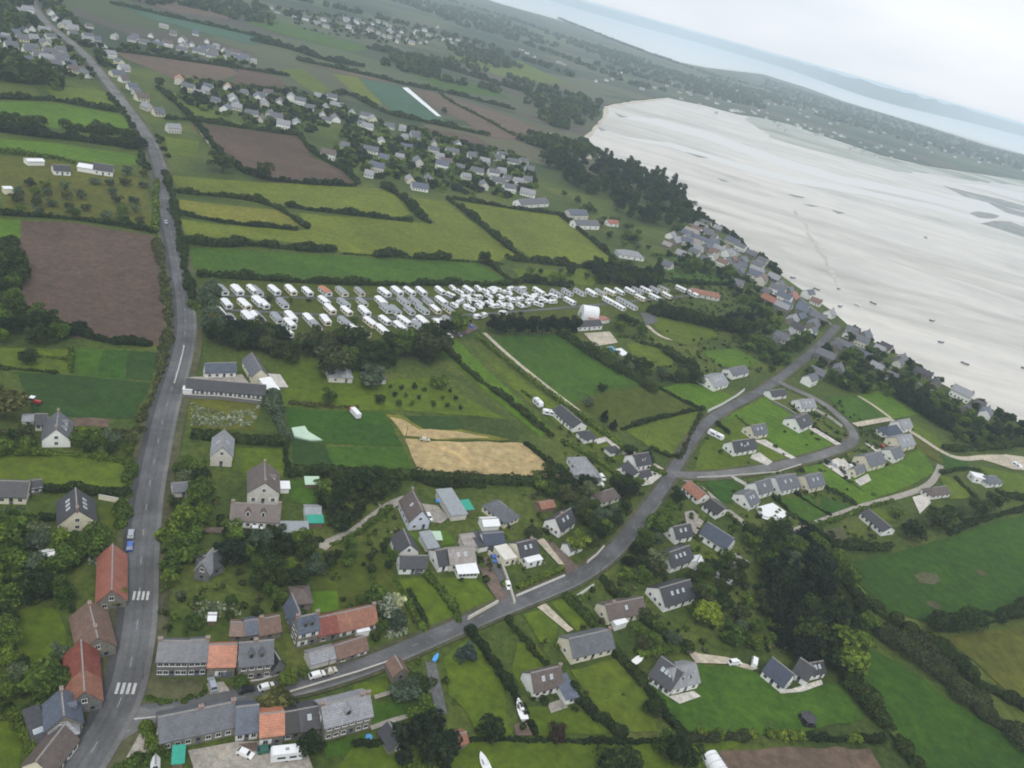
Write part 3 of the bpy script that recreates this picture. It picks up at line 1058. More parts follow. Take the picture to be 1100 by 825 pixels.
_far = mixc(_t, 1.0, _far, ramp(_t, _f, [(0.3, (0.75,) * 3), (0.7, (1.25,) * 3)]), 'MULTIPLY')
_sx = _t.nodes.new('ShaderNodeSeparateXYZ')
_t.links.new(_pos, _sx.inputs[0])
_mr = _t.nodes.new('ShaderNodeMapRange')
_mr.inputs[1].default_value = 780; _mr.inputs[2].default_value = 900
_t.links.new(_sx.outputs[1], _mr.inputs[0])
_t.links.new(mixc(_t, _mr.outputs[0], _near, _far), _b.inputs['Base Color'])
M['land'] = _mm

COAST = [(1400, 640), (1250, 545), (1100, 457), (1076, 445), (1050, 431), (1025, 419), (1000, 406), (988, 398), (970, 383), (934, 365), (912, 350), (894, 334), (868, 316), (841, 297), (820, 279), (803, 270), (789, 254), (766, 242), (751, 229), (731, 214), (712, 201), (693, 189), (672, 182), (652, 171), (630, 160), (623, 149), (637, 136), (648, 122), (648, 113), (682, 107), (718, 104), (756, 112), (794, 122), (820, 126), (850, 133), (900, 150), (947, 166), (1000, 178), (1100, 193), (1250, 235), (1500, 305)]
FARCOAST = [(1500, 268), (1250, 207), (1100, 166), (1060, 156), (1000, 137), (950, 122), (904, 108), (866, 94), (820, 80), (760, 73), (718, 65), (660, 43), (609, 24), (540, 5), (500, -8), (440, -27), (380, -46)]


def jag(pts, amp):
    return [(x + R.uniform(-amp, amp), y + R.uniform(-amp, amp) * 0.6) for (x, y) in pts]


land = [P(x, y) for (x, y) in COAST] + [P(x, y) for (x, y) in FARCOAST]
land += [Vector((-3200, 9000, 0)), Vector((-9000, 9000, 0)), Vector((-9000, -500, 0)), Vector((3000, -500, 0))]
lo = wobble(land, 30, 2.5)
mb = MB()
mb.poly(lo)
nb = len(lo)
for i in range(nb):
    a, b = lo[i], lo[(i + 1) % nb]
    mb.poly([(a.x, a.y, 0), (b.x, b.y, 0), (b.x, b.y, -4), (a.x, a.y, -4)])
o = mb.build('ground', [M['land']]); o['kind'] = 'structure'
big = 42000.0
o = link('sand', mkmesh('sand', [(-big, -1500, SEA), (big, -1500, SEA), (big, big, SEA), (-big, big, SEA)], [[0, 1, 2, 3]], M['mud'])); o['kind'] = 'structure'


def low_sheet(name, px, mat, z, amp=3.0):
    w = wobble([P(x, y, z) for (x, y) in px], 40, amp)
    o = link(name, mkmesh(name, w, [list(range(len(w)))], mat)); o['kind'] = 'structure'


low_sheet('sea', [(380, -47), (500, -9), (540, 4), (609, 23), (660, 42), (718, 64), (760, 72), (820, 79), (900, 107), (1000, 136), (1100, 165), (1500, 267), (1600, 272), (1100, 133), (600, -6), (400, -62)], M['seawater'], SEA + 0.15, 1)
for k, pts in enumerate([
        [(660, 124), (700, 133), (760, 150), (830, 176), (900, 196), (980, 212), (1100, 240), (1100, 234), (985, 205), (905, 189), (835, 168), (765, 143), (705, 127)],
        [(660, 146), (720, 158), (790, 180), (850, 196), (930, 210), (1000, 224), (1100, 252), (1100, 247), (1000, 219), (930, 205), (850, 190), (790, 174), (720, 153)],
        [(852, 226), (856, 234), (865, 243), (866, 252), (874, 262), (877, 270), (886, 279), (887, 288), (895, 297), (897, 306), (906, 314), (899, 304), (898, 295), (890, 286), (889, 277), (881, 269), (878, 261), (869, 250), (868, 242), (859, 233), (855, 226)],
        [(1020, 196), (1060, 204), (1100, 216), (1100, 208), (1060, 199)],
        [(1000, 205), (1050, 222), (1100, 233), (1100, 228), (1055, 216)]]):
    low_sheet('tidal_channel', pts, M['channel_dull'] if k == 2 else M['channel'], SEA + 0.03 + k * 0.01)
for k, pts in enumerate([
        [(1041, 229), (1050, 227), (1064, 229), (1074, 232), (1066, 235), (1052, 234)],
        [(1053, 240), (1068, 237), (1085, 238), (1110, 247), (1110, 258), (1085, 250), (1066, 244)],
        [(1012, 199), (1040, 206), (1075, 214), (1110, 224), (1110, 229), (1070, 220), (1036, 211)],
        [(1060, 217), (1110, 231), (1110, 236), (1080, 228)],
        [(846, 208), (858, 210.5), (865, 212), (862, 213), (852, 211)], [(862, 219), (872, 220), (880, 222), (871, 222)],
        [(893, 225), (908, 229), (900, 230)],
        [(735, 163), (748, 166), (762, 170), (750, 169)], [(770, 191), (784, 195), (776, 195)],
        [(660, 121), (668, 124), (676, 126), (666, 126)], [(640, 135), (652, 140), (646, 141)]]):
    low_sheet('mud_bank', pts, M['weed'], SEA + 0.09 + k * 0.006, 1.5)
low_sheet('salt_marsh', [(800, 124), (812, 136), (826, 147), (870, 160), (930, 176), (962, 184), (1010, 188), (1050, 195), (1110, 201), (1110, 191), (1000, 176), (947, 164), (900, 149), (850, 132)], M['marsh'], SEA + 0.2, 14)
low_sheet('beach', [(622, 147), (634, 134), (646, 120), (646, 112), (684, 105), (720, 102), (758, 110), (760, 113), (720, 106), (690, 110), (654, 115), (654, 122), (642, 138), (632, 150), (638, 158), (628, 160)], ground_mat('beach_sand', (0.5, 0.46, 0.38), 0.12), SEA + 0.25, 1.0)
# distant low hills beyond the water
M['hills'] = ground_mat('distant_hills', (0.06, 0.085, 0.05), 0.3, 0.002, 0.01)
for pts, hh in (([(480, -33), (590, 0.5), (660, 21), (730, 40), (794, 58.5), (840, 72), (880, 86), (915, 99), (960, 112.5), (1000, 121.5), (1050, 133.5), (1100, 146.5), (1250, 186), (1400, 226)], 158),):
    base = [P(x, y) for (x, y) in pts]
    base = smooth(base, 2)
    mb = MB()
    n = len(base)
    prof = [hh * (0.8 + 0.2 * R.random()) * min(1, 0.04 + i / 7, 0.04 + (n - 1 - i) / 7) for i in range(n)]
    for i in range(n - 1):
        d0 = base[i].normalized() * 1500; d1 = base[i + 1].normalized() * 1500
        a, b = base[i], base[i + 1]
        mb.poly([(a.x, a.y, SEA), (b.x, b.y, SEA), (b.x + d1.x * .4, b.y + d1.y * .4, prof[i + 1]), (a.x + d0.x * .4, a.y + d0.y * .4, prof[i])])
        mb.poly([(a.x + d0.x * .4, a.y + d0.y * .4, prof[i]), (b.x + d1.x * .4, b.y + d1.y * .4, prof[i + 1]), (b.x + d1.x, b.y + d1.y, SEA), (a.x + d0.x, a.y + d0.y, SEA)])
    o = mb.build('hills', [M['hills']]); o['kind'] = 'structure'


def fdir(p, q):
    """world angle of a direction given by two pixels (for field stripes): wave bands run across x, so lines run along y"""
    a, b = P(*p), P(*q)
    return -(math.atan2(b.y - a.y, b.x - a.x) + math.pi / 2)


G = dict(
    pasture=S(104, 116, 62), pasture2=S(92, 110, 54), green=S(66, 97, 44), deep=S(52, 88, 40), bright=S(84, 116, 44), lawn=S(88, 108, 46), meadow=S(54, 86, 30),
    olive=S(92, 96, 58), dry=S(116, 118, 76), brown=S(94, 78, 70), brown2=S(106, 90, 80), crop=S(48, 74, 52), teal=S(66, 100, 82), straw=S(182, 162, 122), rough=S(78, 90, 48))
FM = {}


def fm(key, ang=None, amt=0.07, w=3.0, var=0.2):
    k = (key, None if ang is None else round(ang, 2), amt, w)
    if k not in FM:
        FM[k] = ground_mat('%s_field' % key, (G[key][0] * .78, G[key][1] * .76, G[key][2] * (.7 if key in ('brown', 'brown2', 'straw', 'teal') else .25)), var, 0.014, 0.3, ang, amt if ang is not None else 0, w)
    return FM[k]


lr = fdir((200, 285), (500, 290))     # lines running across the picture
ud = fdir((85, 360), (95, 245))
dg = fdir((540, 380), (690, 500))
FIELDS = [
    # left of the main road
    ('field', [(0, 83), (30, 86), (44, 102), (24, 106), (0, 105)], 'rough', None, 0),
    ('field', [(48, 92), (100, 96), (118, 100), (128, 117), (60, 108)], 'pasture2', None, 0),
    ('field', [(0, 109), (55, 110), (133, 124), (143, 138), (110, 141), (60, 138), (0, 129)], 'bright', lr, .05),
    ('field', [(0, 149), (60, 154), (148, 167), (151, 177), (120, 177), (60, 168), (20, 163), (0, 162)], 'bright', lr, .05),
    ('orchard_grass', [(0, 168), (25, 168), (120, 184), (158, 193), (164, 247), (80, 234), (0, 230)], 'olive', None, 0),
    ('ploughed_field', [(23, 237), (80, 239), (165, 253), (172, 290), (176, 340), (178, 371), (107, 367), (38, 355), (27, 322), (20, 308)], 'brown', ud, .09),
    ('field', [(-30, 232), (22, 237), (20, 271), (-30, 264)], 'bright', None, 0),
    ('field', [(-30, 280), (8, 286), (13, 300), (12, 317), (-30, 322)], 'bright', None, 0),
    ('field', [(-30, 372), (60, 375), (78, 376), (76, 401), (15, 396), (-30, 392)], 'pasture2', None, 0),
    ('vegetable_plot', [(81, 374), (112, 376), (104, 404), (78, 402)], 'green', None, 0),
    ('vegetable_plot', [(112, 376), (140, 377), (133, 407), (104, 405)], 'deep', ud, .1),
    ('vegetable_plot', [(140, 377), (172, 379), (164, 409), (134, 407)], 'crop', ud, .1),
    ('crop_field', [(15, 399), (80, 403), (163, 411), (146, 450), (76, 448), (34, 444), (33, 428), (20, 404)], 'crop', fdir((30, 405), (160, 413)), .14),
    ('bare_soil', [(78, 449), (118, 450), (116, 459), (78, 458)], 'brown2', None, 0),
    ('lawn', [(-20, 489), (48, 489), (90, 491), (135, 498), (134, 531), (80, 529), (46, 526), (0, 521), (-20, 520)], 'pasture2', fdir((0, 500), (130, 510)), .04),
    ('lawn', [(100, 545), (126, 538), (124, 580), (102, 582)], 'rough', None, 0),
    ('lawn', [(20, 655), (60, 652), (72, 680), (70, 705), (30, 720), (15, 690)], 'lawn', None, 0),
    ('lawn', [(-10, 780), (20, 770), (24, 800), (18, 840), (-10, 840)], 'lawn', None, 0),
    # right of the main road
    ('ploughed_field', [(122, 55), (173, 61), (244, 71), (257, 79), (231, 90), (193, 88), (163, 74), (137, 64)], 'brown2', None, 0),
    ('ploughed_field', [(257, 74), (270, 74), (298, 83), (314, 98), (270, 94), (246, 91)], 'brown', None, 0),
    ('field', [(178, 98), (211, 104), (239, 122), (243, 127), (204, 126)], 'pasture2', None, 0),
    ('field', [(160, 142), (200, 146), (212, 165), (176, 166)], 'rough', None, 0),
    ('ploughed_field', [(203, 131), (255, 138), (321, 145), (334, 168), (368, 183), (380, 198), (295, 196), (270, 190), (232, 162)], 'brown', None, 0),
    ('field', [(178, 147), (214, 152), (212, 168), (178, 166)], 'pasture2', None, 0),
    ('field', [(183, 188), (280, 196), (418, 203), (441, 229), (432, 233), (367, 229), (308, 222), (270, 214), (191, 207)], 'pasture', lr, .04),
    ('field', [(190, 214), (280, 224), (303, 226), (325, 243), (316, 246), (270, 242), (193, 231)], 'dry', None, 0),
    ('field', [(321, 229), (433, 238), (468, 240), (443, 212), (479, 217), (509, 240), (554, 273), (532, 282), (484, 279), (397, 276), (367, 271), (356, 264), (270, 257), (198, 252), (194, 236), (235, 241), (320, 248), (331, 246)], 'pasture', lr, .05),
    ('field', [(197, 265), (280, 270), (367, 275), (450, 279), (512, 282), (546, 303), (448, 305), (340, 303), (270, 300), (204, 298)], 'green', lr, .12),
    ('field', [(496, 217), (540, 222), (600, 230), (666, 284), (640, 286), (575, 280), (548, 262)], 'pasture', fdir((500, 218), (570, 280)), .04),
    ('lawn', [(550, 288), (600, 290), (664, 289), (636, 307), (600, 303), (560, 301)], 'pasture2', None, 0),
    ('caravan_park_grass', [(224, 303), (350, 307), (520, 308), (650, 308), (742, 308), (764, 318), (720, 330), (600, 345), (520, 356), (430, 366), (330, 366), (230, 352)], 'rough', None, 0),
    ('field', [(526, 362), (602, 358), (692, 412), (660, 418), (636, 424), (612, 434), (570, 402)], 'green', dg, .06),
    ('field', [(636, 424), (662, 418), (706, 414), (752, 437), (668, 460), (642, 448), (614, 434)], 'rough', None, 0),
    ('field', [(672, 463), (700, 453), (756, 440), (738, 470), (728, 492), (700, 482)], 'pasture2', None, 0),
    ('lawn', [(711, 417), (730, 411), (760, 414), (790, 426), (764, 443)], 'bright', None, 0),
    ('field', [(466, 372), (490, 365), (540, 413), (594, 462), (580, 470), (555, 448), (505, 405)], 'bright', dg, .05),
    ('field', [(506, 368), (526, 384), (570, 415), (606, 440), (650, 470), (690, 498), (660, 494), (600, 458), (545, 412)], 'pasture2', dg, .05),
    ('lawn', [(300, 388), (345, 388), (420, 408), (466, 405), (505, 430), (545, 450), (500, 446), (430, 441), (380, 440), (303, 437)], 'lawn', None, 0),
    ('field', [(306, 438), (360, 441), (413, 443), (434, 480), (349, 476), (313, 464)], 'deep', lr, .05),
    ('field', [(313, 470), (349, 477), (358, 506), (316, 505)], 'crop', ud, .06),
    ('field', [(350, 479), (433, 481), (447, 510), (359, 507)], 'green', lr, .08),
    ('field', [(414, 445), (436, 446), (456, 461), (494, 461), (530, 468), (548, 472), (480, 473), (433, 468)], 'dry', None, 0),
    ('stubble_field', [(419, 448), (432, 450), (450, 461), (490, 463), (528, 470), (470, 472), (434, 468)], 'straw', None, 0),
    ('vegetable_plot', [(433, 446), (494, 448), (497, 461), (456, 461)], 'crop', None, 0),
    ('stubble_field', [(434, 471), (480, 474), (565, 476), (590, 497), (607, 516), (540, 515), (450, 510)], 'straw', fdir((440, 480), (590, 490)), .05),
    ('wildflower_meadow', [(197, 427), (240, 427), (282, 433), (272, 462), (203, 459)], 'olive', None, 0),
    ('lawn', [(248, 480), (310, 482), (311, 511), (290, 512), (250, 505)], 'lawn', None, 0),
    ('lawn', [(306, 517), (342, 517), (344, 542), (312, 540)], 'green', None, 0),
    ('lawn', [(440, 573), (480, 570), (488, 583), (455, 590)], 'bright', None, 0),
    ('field', [(338, 590), (420, 596), (430, 640), (440, 676), (410, 682), (398, 655), (340, 650)], 'rough', None, 0),
    ('lawn', [(333, 636), (362, 634), (364, 655), (336, 660)], 'bright', None, 0),
    ('lawn', [(428, 622), (462, 620), (485, 655), (490, 670), (470, 676), (455, 668)], 'lawn', None, 0),
    ('lawn', [(470, 622), (512, 622), (530, 640), (533, 648), (500, 662), (484, 645)], 'lawn', None, 0),
    ('lawn', [(476, 708), (505, 684), (522, 706), (541, 738), (550, 790), (515, 792), (499, 761), (482, 746)], 'lawn', None, 0),
    ('lawn', [(380, 735), (416, 729), (420, 744), (380, 752)], 'lawn', None, 0),
    ('lawn', [(396, 757), (440, 746), (438, 770), (398, 778)], 'green', None, 0),
    ('lawn', [(346, 800), (398, 790), (408, 806), (350, 815)], 'green', None, 0),
    ('lawn', [(556, 690), (575, 690), (600, 735), (560, 740), (550, 720)], 'lawn', None, 0),
    ('lawn', [(562, 760), (600, 758), (640, 770), (655, 788), (575, 790)], 'lawn', None, 0),
    ('lawn', [(613, 720), (662, 708), (700, 750), (706, 785), (668, 785), (630, 745)], 'pasture2', None, 0),
    ('lawn', [(562, 660), (580, 655), (600, 672), (596, 690), (580, 690)], 'lawn', None, 0),
    ('lawn', [(592, 647), (606, 643), (634, 668), (620, 678), (610, 668)], 'lawn', None, 0),
    ('lawn', [(690, 742), (745, 713), (800, 716), (845, 742), (905, 735), (928, 772), (860, 789), (745, 790), (715, 765)], 'green', None, 0),
    ('field', [(380, 800), (545, 796), (740, 800), (800, 797), (780, 806), (740, 830), (520, 830), (360, 830)], 'lawn', None, 0),
    ('ploughed_field', [(772, 806), (830, 803), (934, 804), (950, 830), (780, 832)], 'brown2', None, 0),
    # right-hand closes and meadows
    ('lawn', [(802, 432), (824, 426), (860, 452), (905, 478), (880, 488), (858, 492), (836, 482), (820, 465), (800, 450), (775, 452)], 'bright', None, 0),
    ('lawn', [(745, 508), (752, 482), (775, 452), (800, 450), (822, 466), (838, 484), (855, 493), (820, 500), (780, 507)], 'lawn', None, 0),
    ('lawn', [(756, 518), (785, 514), (800, 528), (786, 540), (775, 540)], 'deep', None, 0),
    ('field', [(891, 428), (922, 425), (957, 448), (914, 453), (900, 440)], 'green', None, 0),
    ('field', [(920, 424), (946, 420), (985, 445), (960, 450)], 'bright', None, 0),
    ('lawn', [(858, 502), (884, 498), (910, 518), (942, 536), (918, 544), (896, 530)], 'bright', None, 0),
    ('lawn', [(884, 534), (914, 544), (898, 553), (880, 545)], 'deep', None, 0),
    ('lawn', [(836, 536), (870, 532), (890, 552), (868, 562), (845, 548)], 'green', None, 0),
    ('lawn', [(906, 512), (960, 500), (990, 480), (1004, 508), (972, 524), (940, 536)], 'bright', None, 0),
    ('bare_plot', [(980, 468), (1006, 484), (1020, 494), (1010, 498), (985, 482)], 'olive', None, 0),
    ('lawn', [(1008, 486), (1036, 494), (1046, 503), (1020, 506)], 'deep', None, 0),
    ('lawn', [(978, 452), (1005, 468), (1016, 478), (1006, 481), (982, 464)], 'lawn', None, 0),
    ('lawn', [(1008, 510), (1030, 515), (1044, 534), (1020, 536)], 'pasture2', None, 0),
    ('field', [(1050, 500), (1075, 505), (1110, 512), (1110, 530), (1080, 528)], 'lawn', None, 0),
    ('lawn', [(935, 545), (955, 548), (962, 560), (945, 560)], 'lawn', None, 0),
    ('field', [(898, 607), (947, 597), (1018, 577), (1075, 558), (1130, 549), (1130, 650), (1055, 661), (1000, 669), (958, 657)], 'meadow', None, 0),
    ('field', [(1018, 686), (1060, 676), (1130, 672), (1130, 762), (1080, 741)], 'olive', None, 0),
    ('field', [(916, 728), (928, 694), (974, 718), (1018, 752), (1081, 788), (1130, 815), (1130, 850), (985, 850), (966, 788), (934, 756)], 'meadow', None, 0),
    ('lawn', [(692, 342), (715, 340), (760, 352), (775, 360), (740, 372), (715, 362)], 'pasture2', None, 0),
    ('lawn', [(756, 378), (790, 374), (815, 388), (800, 398), (770, 392)], 'bright', None, 0),
    ('lawn', [(672, 370), (712, 366), (724, 392), (690, 398)], 'pasture2', None, 0),
    ('field', [(706, 275), (735, 276), (790, 296), (780, 304), (730, 302), (710, 290)], 'green', None, 0),
    # beyond the village, getting hazy
    ('field', [(357, 79), (385, 83), (411, 113), (387, 107)], 'pasture', None, 0),
    ('field', [(385, 84), (433, 93), (474, 125), (482, 136), (448, 131), (423, 122)], 'teal', dg, .05),
    ('ploughed_field', [(444, 96), (482, 103), (550, 126), (598, 146), (573, 153), (520, 146), (499, 130), (474, 120)], 'brown2', None, 0),
    ('ploughed_field', [(448, 135), (514, 147), (526, 156), (463, 150)], 'brown', None, 0),
    ('field', [(300, 75), (325, 73), (356, 96), (340, 103)], 'pasture2', None, 0),
    ('ploughed_field', [(321, 66), (402, 83), (433, 92), (377, 81)], 'brown2', None, 0),
    ('field', [(120, 2), (244, 28), (300, 44), (270, 48), (160, 20)], 'teal', None, 0),
    ('ploughed_field', [(143, -2), (229, 7), (250, 21), (193, 14)], 'brown2', None, 0),
    ('field', [(270, 14), (330, 32), (400, 52), (380, 56), (300, 36), (262, 24)], 'green', None, 0),
    ('field', [(430, 70), (520, 92), (555, 108), (470, 94)], 'green', None, 0),
    ('field', [(480, 52), (560, 66), (610, 90), (560, 88), (500, 70)], 'pasture2', None, 0),
]
for nm, px, key, ang, amt in FIELDS:
    if not amt and key in ('lawn', 'bright', 'meadow', 'green', 'pasture2'):
        ang, amt = (lr, ud, dg)[len(px) % 3], 0.045
    sheet(nm, px, fm(key, ang if amt else None, amt or .07), amp=0.75 if px[0][1] > 200 else 2.0, step=5 if px[0][1] > 200 else 25)
o = sheet('fleece_sheet', [(432, 94), (438, 94), (474, 125), (469, 124.5)], M['white_sheet'], amp=0.3)
# hard standings
M['verge'] = ground_mat('rough_verge', (0.075, 0.075, 0.035), 0.35, 0.05, 0.5)
M['tarmac_yard'] = ground_mat('tarmac_yard', (0.11, 0.11, 0.112), 0.2, 0.05, 0.8)
M['gravel'] = ground_mat('gravel', (0.3, 0.275, 0.24), 0.15, 0.05, 0.9)
M['sandtrack'] = ground_mat('sandy_track', (0.42, 0.37, 0.29), 0.15, 0.05, 0.7)
M['redgravel'] = ground_mat('red_gravel', (0.13, 0.095, 0.078), 0.25, 0.06, 0.8)
M['paving'] = ground_mat('pale_paving', (0.5, 0.47, 0.43), 0.1, 0.05, 0.8)
YARDS = [
    ('yard', [(202, 806), (252, 797), (278, 796), (304, 805), (330, 808), (338, 830), (210, 832)], 'gravel'),
    ('red_paving', [(256, 799), (276, 797), (280, 806), (266, 808)], 'redgravel'),
    ('forecourt', [(121, 800), (138, 792), (160, 785), (164, 806), (124, 818)], 'gravel'),
    ('driveway', [(222, 734), (240, 732), (250, 746), (228, 752)], 'gravel'),
    ('front_garden', [(158, 730), (218, 729), (218, 745), (180, 753), (158, 750)], 'verge'),
    ('gravel_yard', [(448, 540), (470, 543), (482, 556), (474, 562), (455, 560)], 'gravel'),
    ('driveway', [(508, 598), (524, 598), (541, 635), (552, 648), (540, 652), (528, 636)], 'redgravel'),
    ('driveway', [(524, 598), (538, 594), (548, 630), (552, 648), (544, 640)], 'tarmac_yard'),
    ('driveway', [(581, 578), (594, 582), (622, 610), (612, 620), (604, 610)], 'redgravel'),
    ('driveway', [(576, 580), (584, 578), (606, 606), (600, 606)], 'sandtrack'),
    ('terrace', [(216, 566), (300, 568), (300, 575), (218, 572)], 'redgravel'),
    ('terrace', [(836, 741), (850, 740), (882, 730), (884, 735), (862, 743), (838, 745)], 'paving'),
    ('terrace', [(718, 748), (745, 742), (753, 748), (730, 756)], 'paving'),
    ('driveway', [(736, 697), (752, 702), (782, 706), (815, 718), (808, 720), (782, 713), (748, 712)], 'sandtrack'),
    ('driveway', [(577, 652), (586, 648), (611, 672), (616, 676), (610, 679)], 'sandtrack'),
    ('terrace', [(588, 756), (606, 750), (610, 760), (592, 766)], 'gravel'),
    ('terrace', [(285, 401), (301, 402), (310, 416), (293, 416)], 'paving'),
    ('farmyard', [(204, 405), (260, 402), (268, 412), (240, 414), (202, 412)], 'gravel'),
    ('driveway', [(660, 505), (685, 495), (712, 510), (700, 520), (680, 524)], 'paving'),
    ('driveway', [(639, 472), (654, 468), (668, 480), (662, 484), (652, 474), (642, 477)], 'paving'),
    ('terrace', [(812, 545), (830, 540), (848, 552), (832, 562), (818, 556)], 'white_sheet'),
    ('driveway', [(810, 473), (822, 472), (842, 484), (859, 494), (854, 495), (836, 486)], 'paving'),
    ('driveway', [(808, 488), (816, 486), (830, 496), (824, 500), (806, 492)], 'paving'),
    ('driveway', [(868, 460), (876, 460), (904, 477), (898, 478)], 'paving'),
    ('car_park', [(884, 498), (904, 490), (918, 505), (912, 517)], 'paving'),
    ('terrace', [(918, 516), (932, 509), (936, 516), (924, 522)], 'paving'),
    ('driveway', [(928, 475), (946, 482), (954, 489), (944, 488)], 'paving'),
    ('terrace', [(980, 534), (995, 530), (1000, 540), (988, 552)], 'paving'),
    ('sand_yard', [(1050, 492), (1080, 488), (1110, 492), (1110, 506), (1088, 504), (1070, 498)], 'sandtrack'),
    ('campsite_yard', [(627, 358), (655, 356), (664, 368), (640, 372)], 'sandtrack'),
    ('car_park', [(480, 342), (500, 340), (515, 352), (500, 360), (482, 362)], 'redgravel'),
    ('campsite_yard', [(688, 336), (704, 336), (706, 346), (694, 350)], 'tarmac_yard'),
    ('driveway', [(745, 548), (756, 560), (748, 574), (738, 566), (735, 550)], 'gravel'),
    ('gravel_yard', [(778, 598), (790, 594), (806, 604), (790, 612), (778, 606)], 'gravel'),
    ('plot', [(880, 570), (906, 566), (912, 585), (885, 592)], 'verge'),
    ('bare_plot', [(552, 778), (566, 776), (572, 790), (554, 790)], 'redgravel'),
    ('bare_patch', [(982, 618), (992, 614), (1006, 617), (1011, 624), (1002, 628), (988, 626)], 'verge'),
    ('bare_patch', [(994, 646), (1002, 645), (1012, 652), (1008, 655), (998, 651)], 'verge'),
    ('bare_patch', [(1045, 612), (1054, 612), (1062, 618), (1054, 619)], 'verge'),
]
for nm, px, mk in YARDS:
    sheet(nm, px, M[mk], amp=0.3)

# roads
def road_mat(name, base, seed=0.0):
    mm, t, b = newmat(name)
    pos = geo(t).outputs['Position']
    n1 = noise(t, 0.06, 5, 0.7, pos, 0.5)
    n2 = noise(t, 1.4, 3, 0.8, pos)
    col = ramp(t, n1, [(0.3, scl(base, 0.6)), (0.5, base), (0.7, scl(base, 1.45))])
    col = mixc(t, 1.0, col, ramp(t, n2, [(0.3, (0.85,) * 3), (0.7, (1.15,) * 3)]), 'MULTIPLY')
    t.links.new(col, b.inputs['Base Color'])
    b.inputs['Roughness'].default_value = 0.8
    return mm


M['asphalt'] = road_mat('asphalt', (0.1, 0.1, 0.103))
M['asphalt_worn'] = road_mat('worn_asphalt', (0.086, 0.086, 0.089))
M['asphalt_dark'] = road_mat('dark_asphalt', (0.055, 0.055, 0.057))
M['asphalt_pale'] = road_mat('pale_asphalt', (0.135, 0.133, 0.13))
M['paint'] = plain('road_paint', (0.44, 0.44, 0.425), var=0.35, sc=2.5)
MAIN = smooth([P(x, y) for x, y in [(18, -20), (32, 0), (42, 17), (51, 27), (71, 42), (94, 62), (107, 79), (122, 98), (137, 118), (153, 140), (164, 159), (172, 183), (175, 210), (179, 232), (185, 256), (190.5, 284), (195, 307), (198, 327), (199.5, 353), (197, 373), (192, 393), (187, 410), (182, 426), (176.5, 445), (171, 470), (165.5, 497), (160.5, 522), (156, 553), (153.5, 578), (151, 610), (150, 641), (147.5, 675), (141, 714), (133, 746), (120, 774), (104, 800), (87, 828), (60, 870)]], 3)
VILL = smooth([P(x, y) for x, y in [(132, 772), (152, 768), (182, 764), (222, 757), (261, 750), (296, 742), (335, 734), (374, 722), (413, 708), (452, 691), (492, 674), (531, 657), (566, 643), (592, 633), (618, 622), (647, 603), (667, 584), (683, 563), (698, 543), (711, 526), (721, 510), (731, 493), (742, 474), (757, 456), (777, 441), (800, 430), (820, 419), (837, 407), (856, 392), (874, 377), (890, 361), (900, 350)]], 2)
BRAN = smooth([P(x, y) for x, y in [(722, 510), (744, 512), (769, 511), (794, 508), (820, 504), (845, 499), (871, 493), (896, 485), (912, 478), (918, 470), (914, 461), (906, 452), (894, 441), (878, 430), (858, 421), (836, 411)]], 2)
for ln, w in ((MAIN, 3.4), (VILL, 2.6), (BRAN, 2.6)):
    ROADS.append((ln, w + 1.5))
ribbon('verge', MAIN, 7.2, -6.8, 0.44, M['verge'], 0.4)
ribbon('pavement', MAIN, -3.3, -5.0, 0.66, M['asphalt_dark'], 0.3)
ribbon('pavement', MAIN, 4.6, 3.3, 0.66, M['asphalt_pale'], 0.3)
ribbon('road', MAIN, 3.3, -3.3, 0.54, M['asphalt'], 0.3)
for off in (-0.95, 1.05):
    ribbon('tyre_track', MAIN, off + 0.32, off - 0.32, 0.544, M['asphalt_worn'])
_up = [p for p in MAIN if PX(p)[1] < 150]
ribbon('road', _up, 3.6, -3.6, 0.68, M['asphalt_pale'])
ribbon('verge', VILL, 4.0, -4.0, 0.40, M['verge'], 0.4)
ribbon('road', VILL, 2.5, -2.5, 0.50, M['asphalt'], 0.3)
ribbon('pavement', VILL[:len(VILL) * 3 // 5], -2.5, -3.2, 0.60, M['asphalt_pale'], 0.3)
ribbon('verge', BRAN, 3.9, -3.9, 0.42, M['verge'], 0.4)
ribbon('road', BRAN, 2.5, -2.5, 0.507, M['asphalt_pale'], 0.3)


def track(name, px, w, mat, z, sm=2):
    ln = smooth([P(*q) for q in px], sm)
    ROADS.append((ln, w / 2 + 0.5))
    return ribbon(name, ln, w / 2, -w / 2, z, M[mat])


track('path', [(724, 512), (741, 517), (756, 527), (782, 550), (820, 577)], 3.2, 'gravel', 0.36)
track('path', [(840, 575), (871, 565), (922, 545), (973, 532), (998, 522), (1007, 509), (1010, 500)], 3.2, 'gravel', 0.37)
track('path', [(918, 457), (940, 453), (957, 450), (970, 460), (983, 467), (1008, 484), (1022, 491), (1036, 494), (1060, 491), (1080, 491), (1110, 496)], 4.0, 'sandtrack', 0.38)
track('path', [(922, 426), (940, 437), (957, 450)], 2.5, 'sandtrack', 0.375)
track('lane', [(345, 590), (351, 584), (379, 573), (397, 559), (418, 543), (436, 536)], 3.4, 'gravel', 0.36)
track('lane', [(520, 358), (548, 384), (585, 414), (622, 442)], 2.5, 'sandtrack', 0.3)
track('path', [(695, 350), (706, 360), (720, 366), (745, 362)], 3.0, 'sandtrack', 0.35)
track('lane', [(235, 333), (330, 338), (430, 343), (520, 338), (620, 330), (740, 318)], 2.6, 'tarmac_yard', 0.34)
track('lane', [(240, 318), (340, 321), (450, 322), (540, 318)], 2.4, 'tarmac_yard', 0.345)
track('driveway', [(462, 712), (466, 730), (470, 748), (474, 768)], 3.0, 'tarmac_yard', 0.35)
track('path', [(402, 750), (430, 741), (438, 738)], 1.2, 'gravel', 0.35)
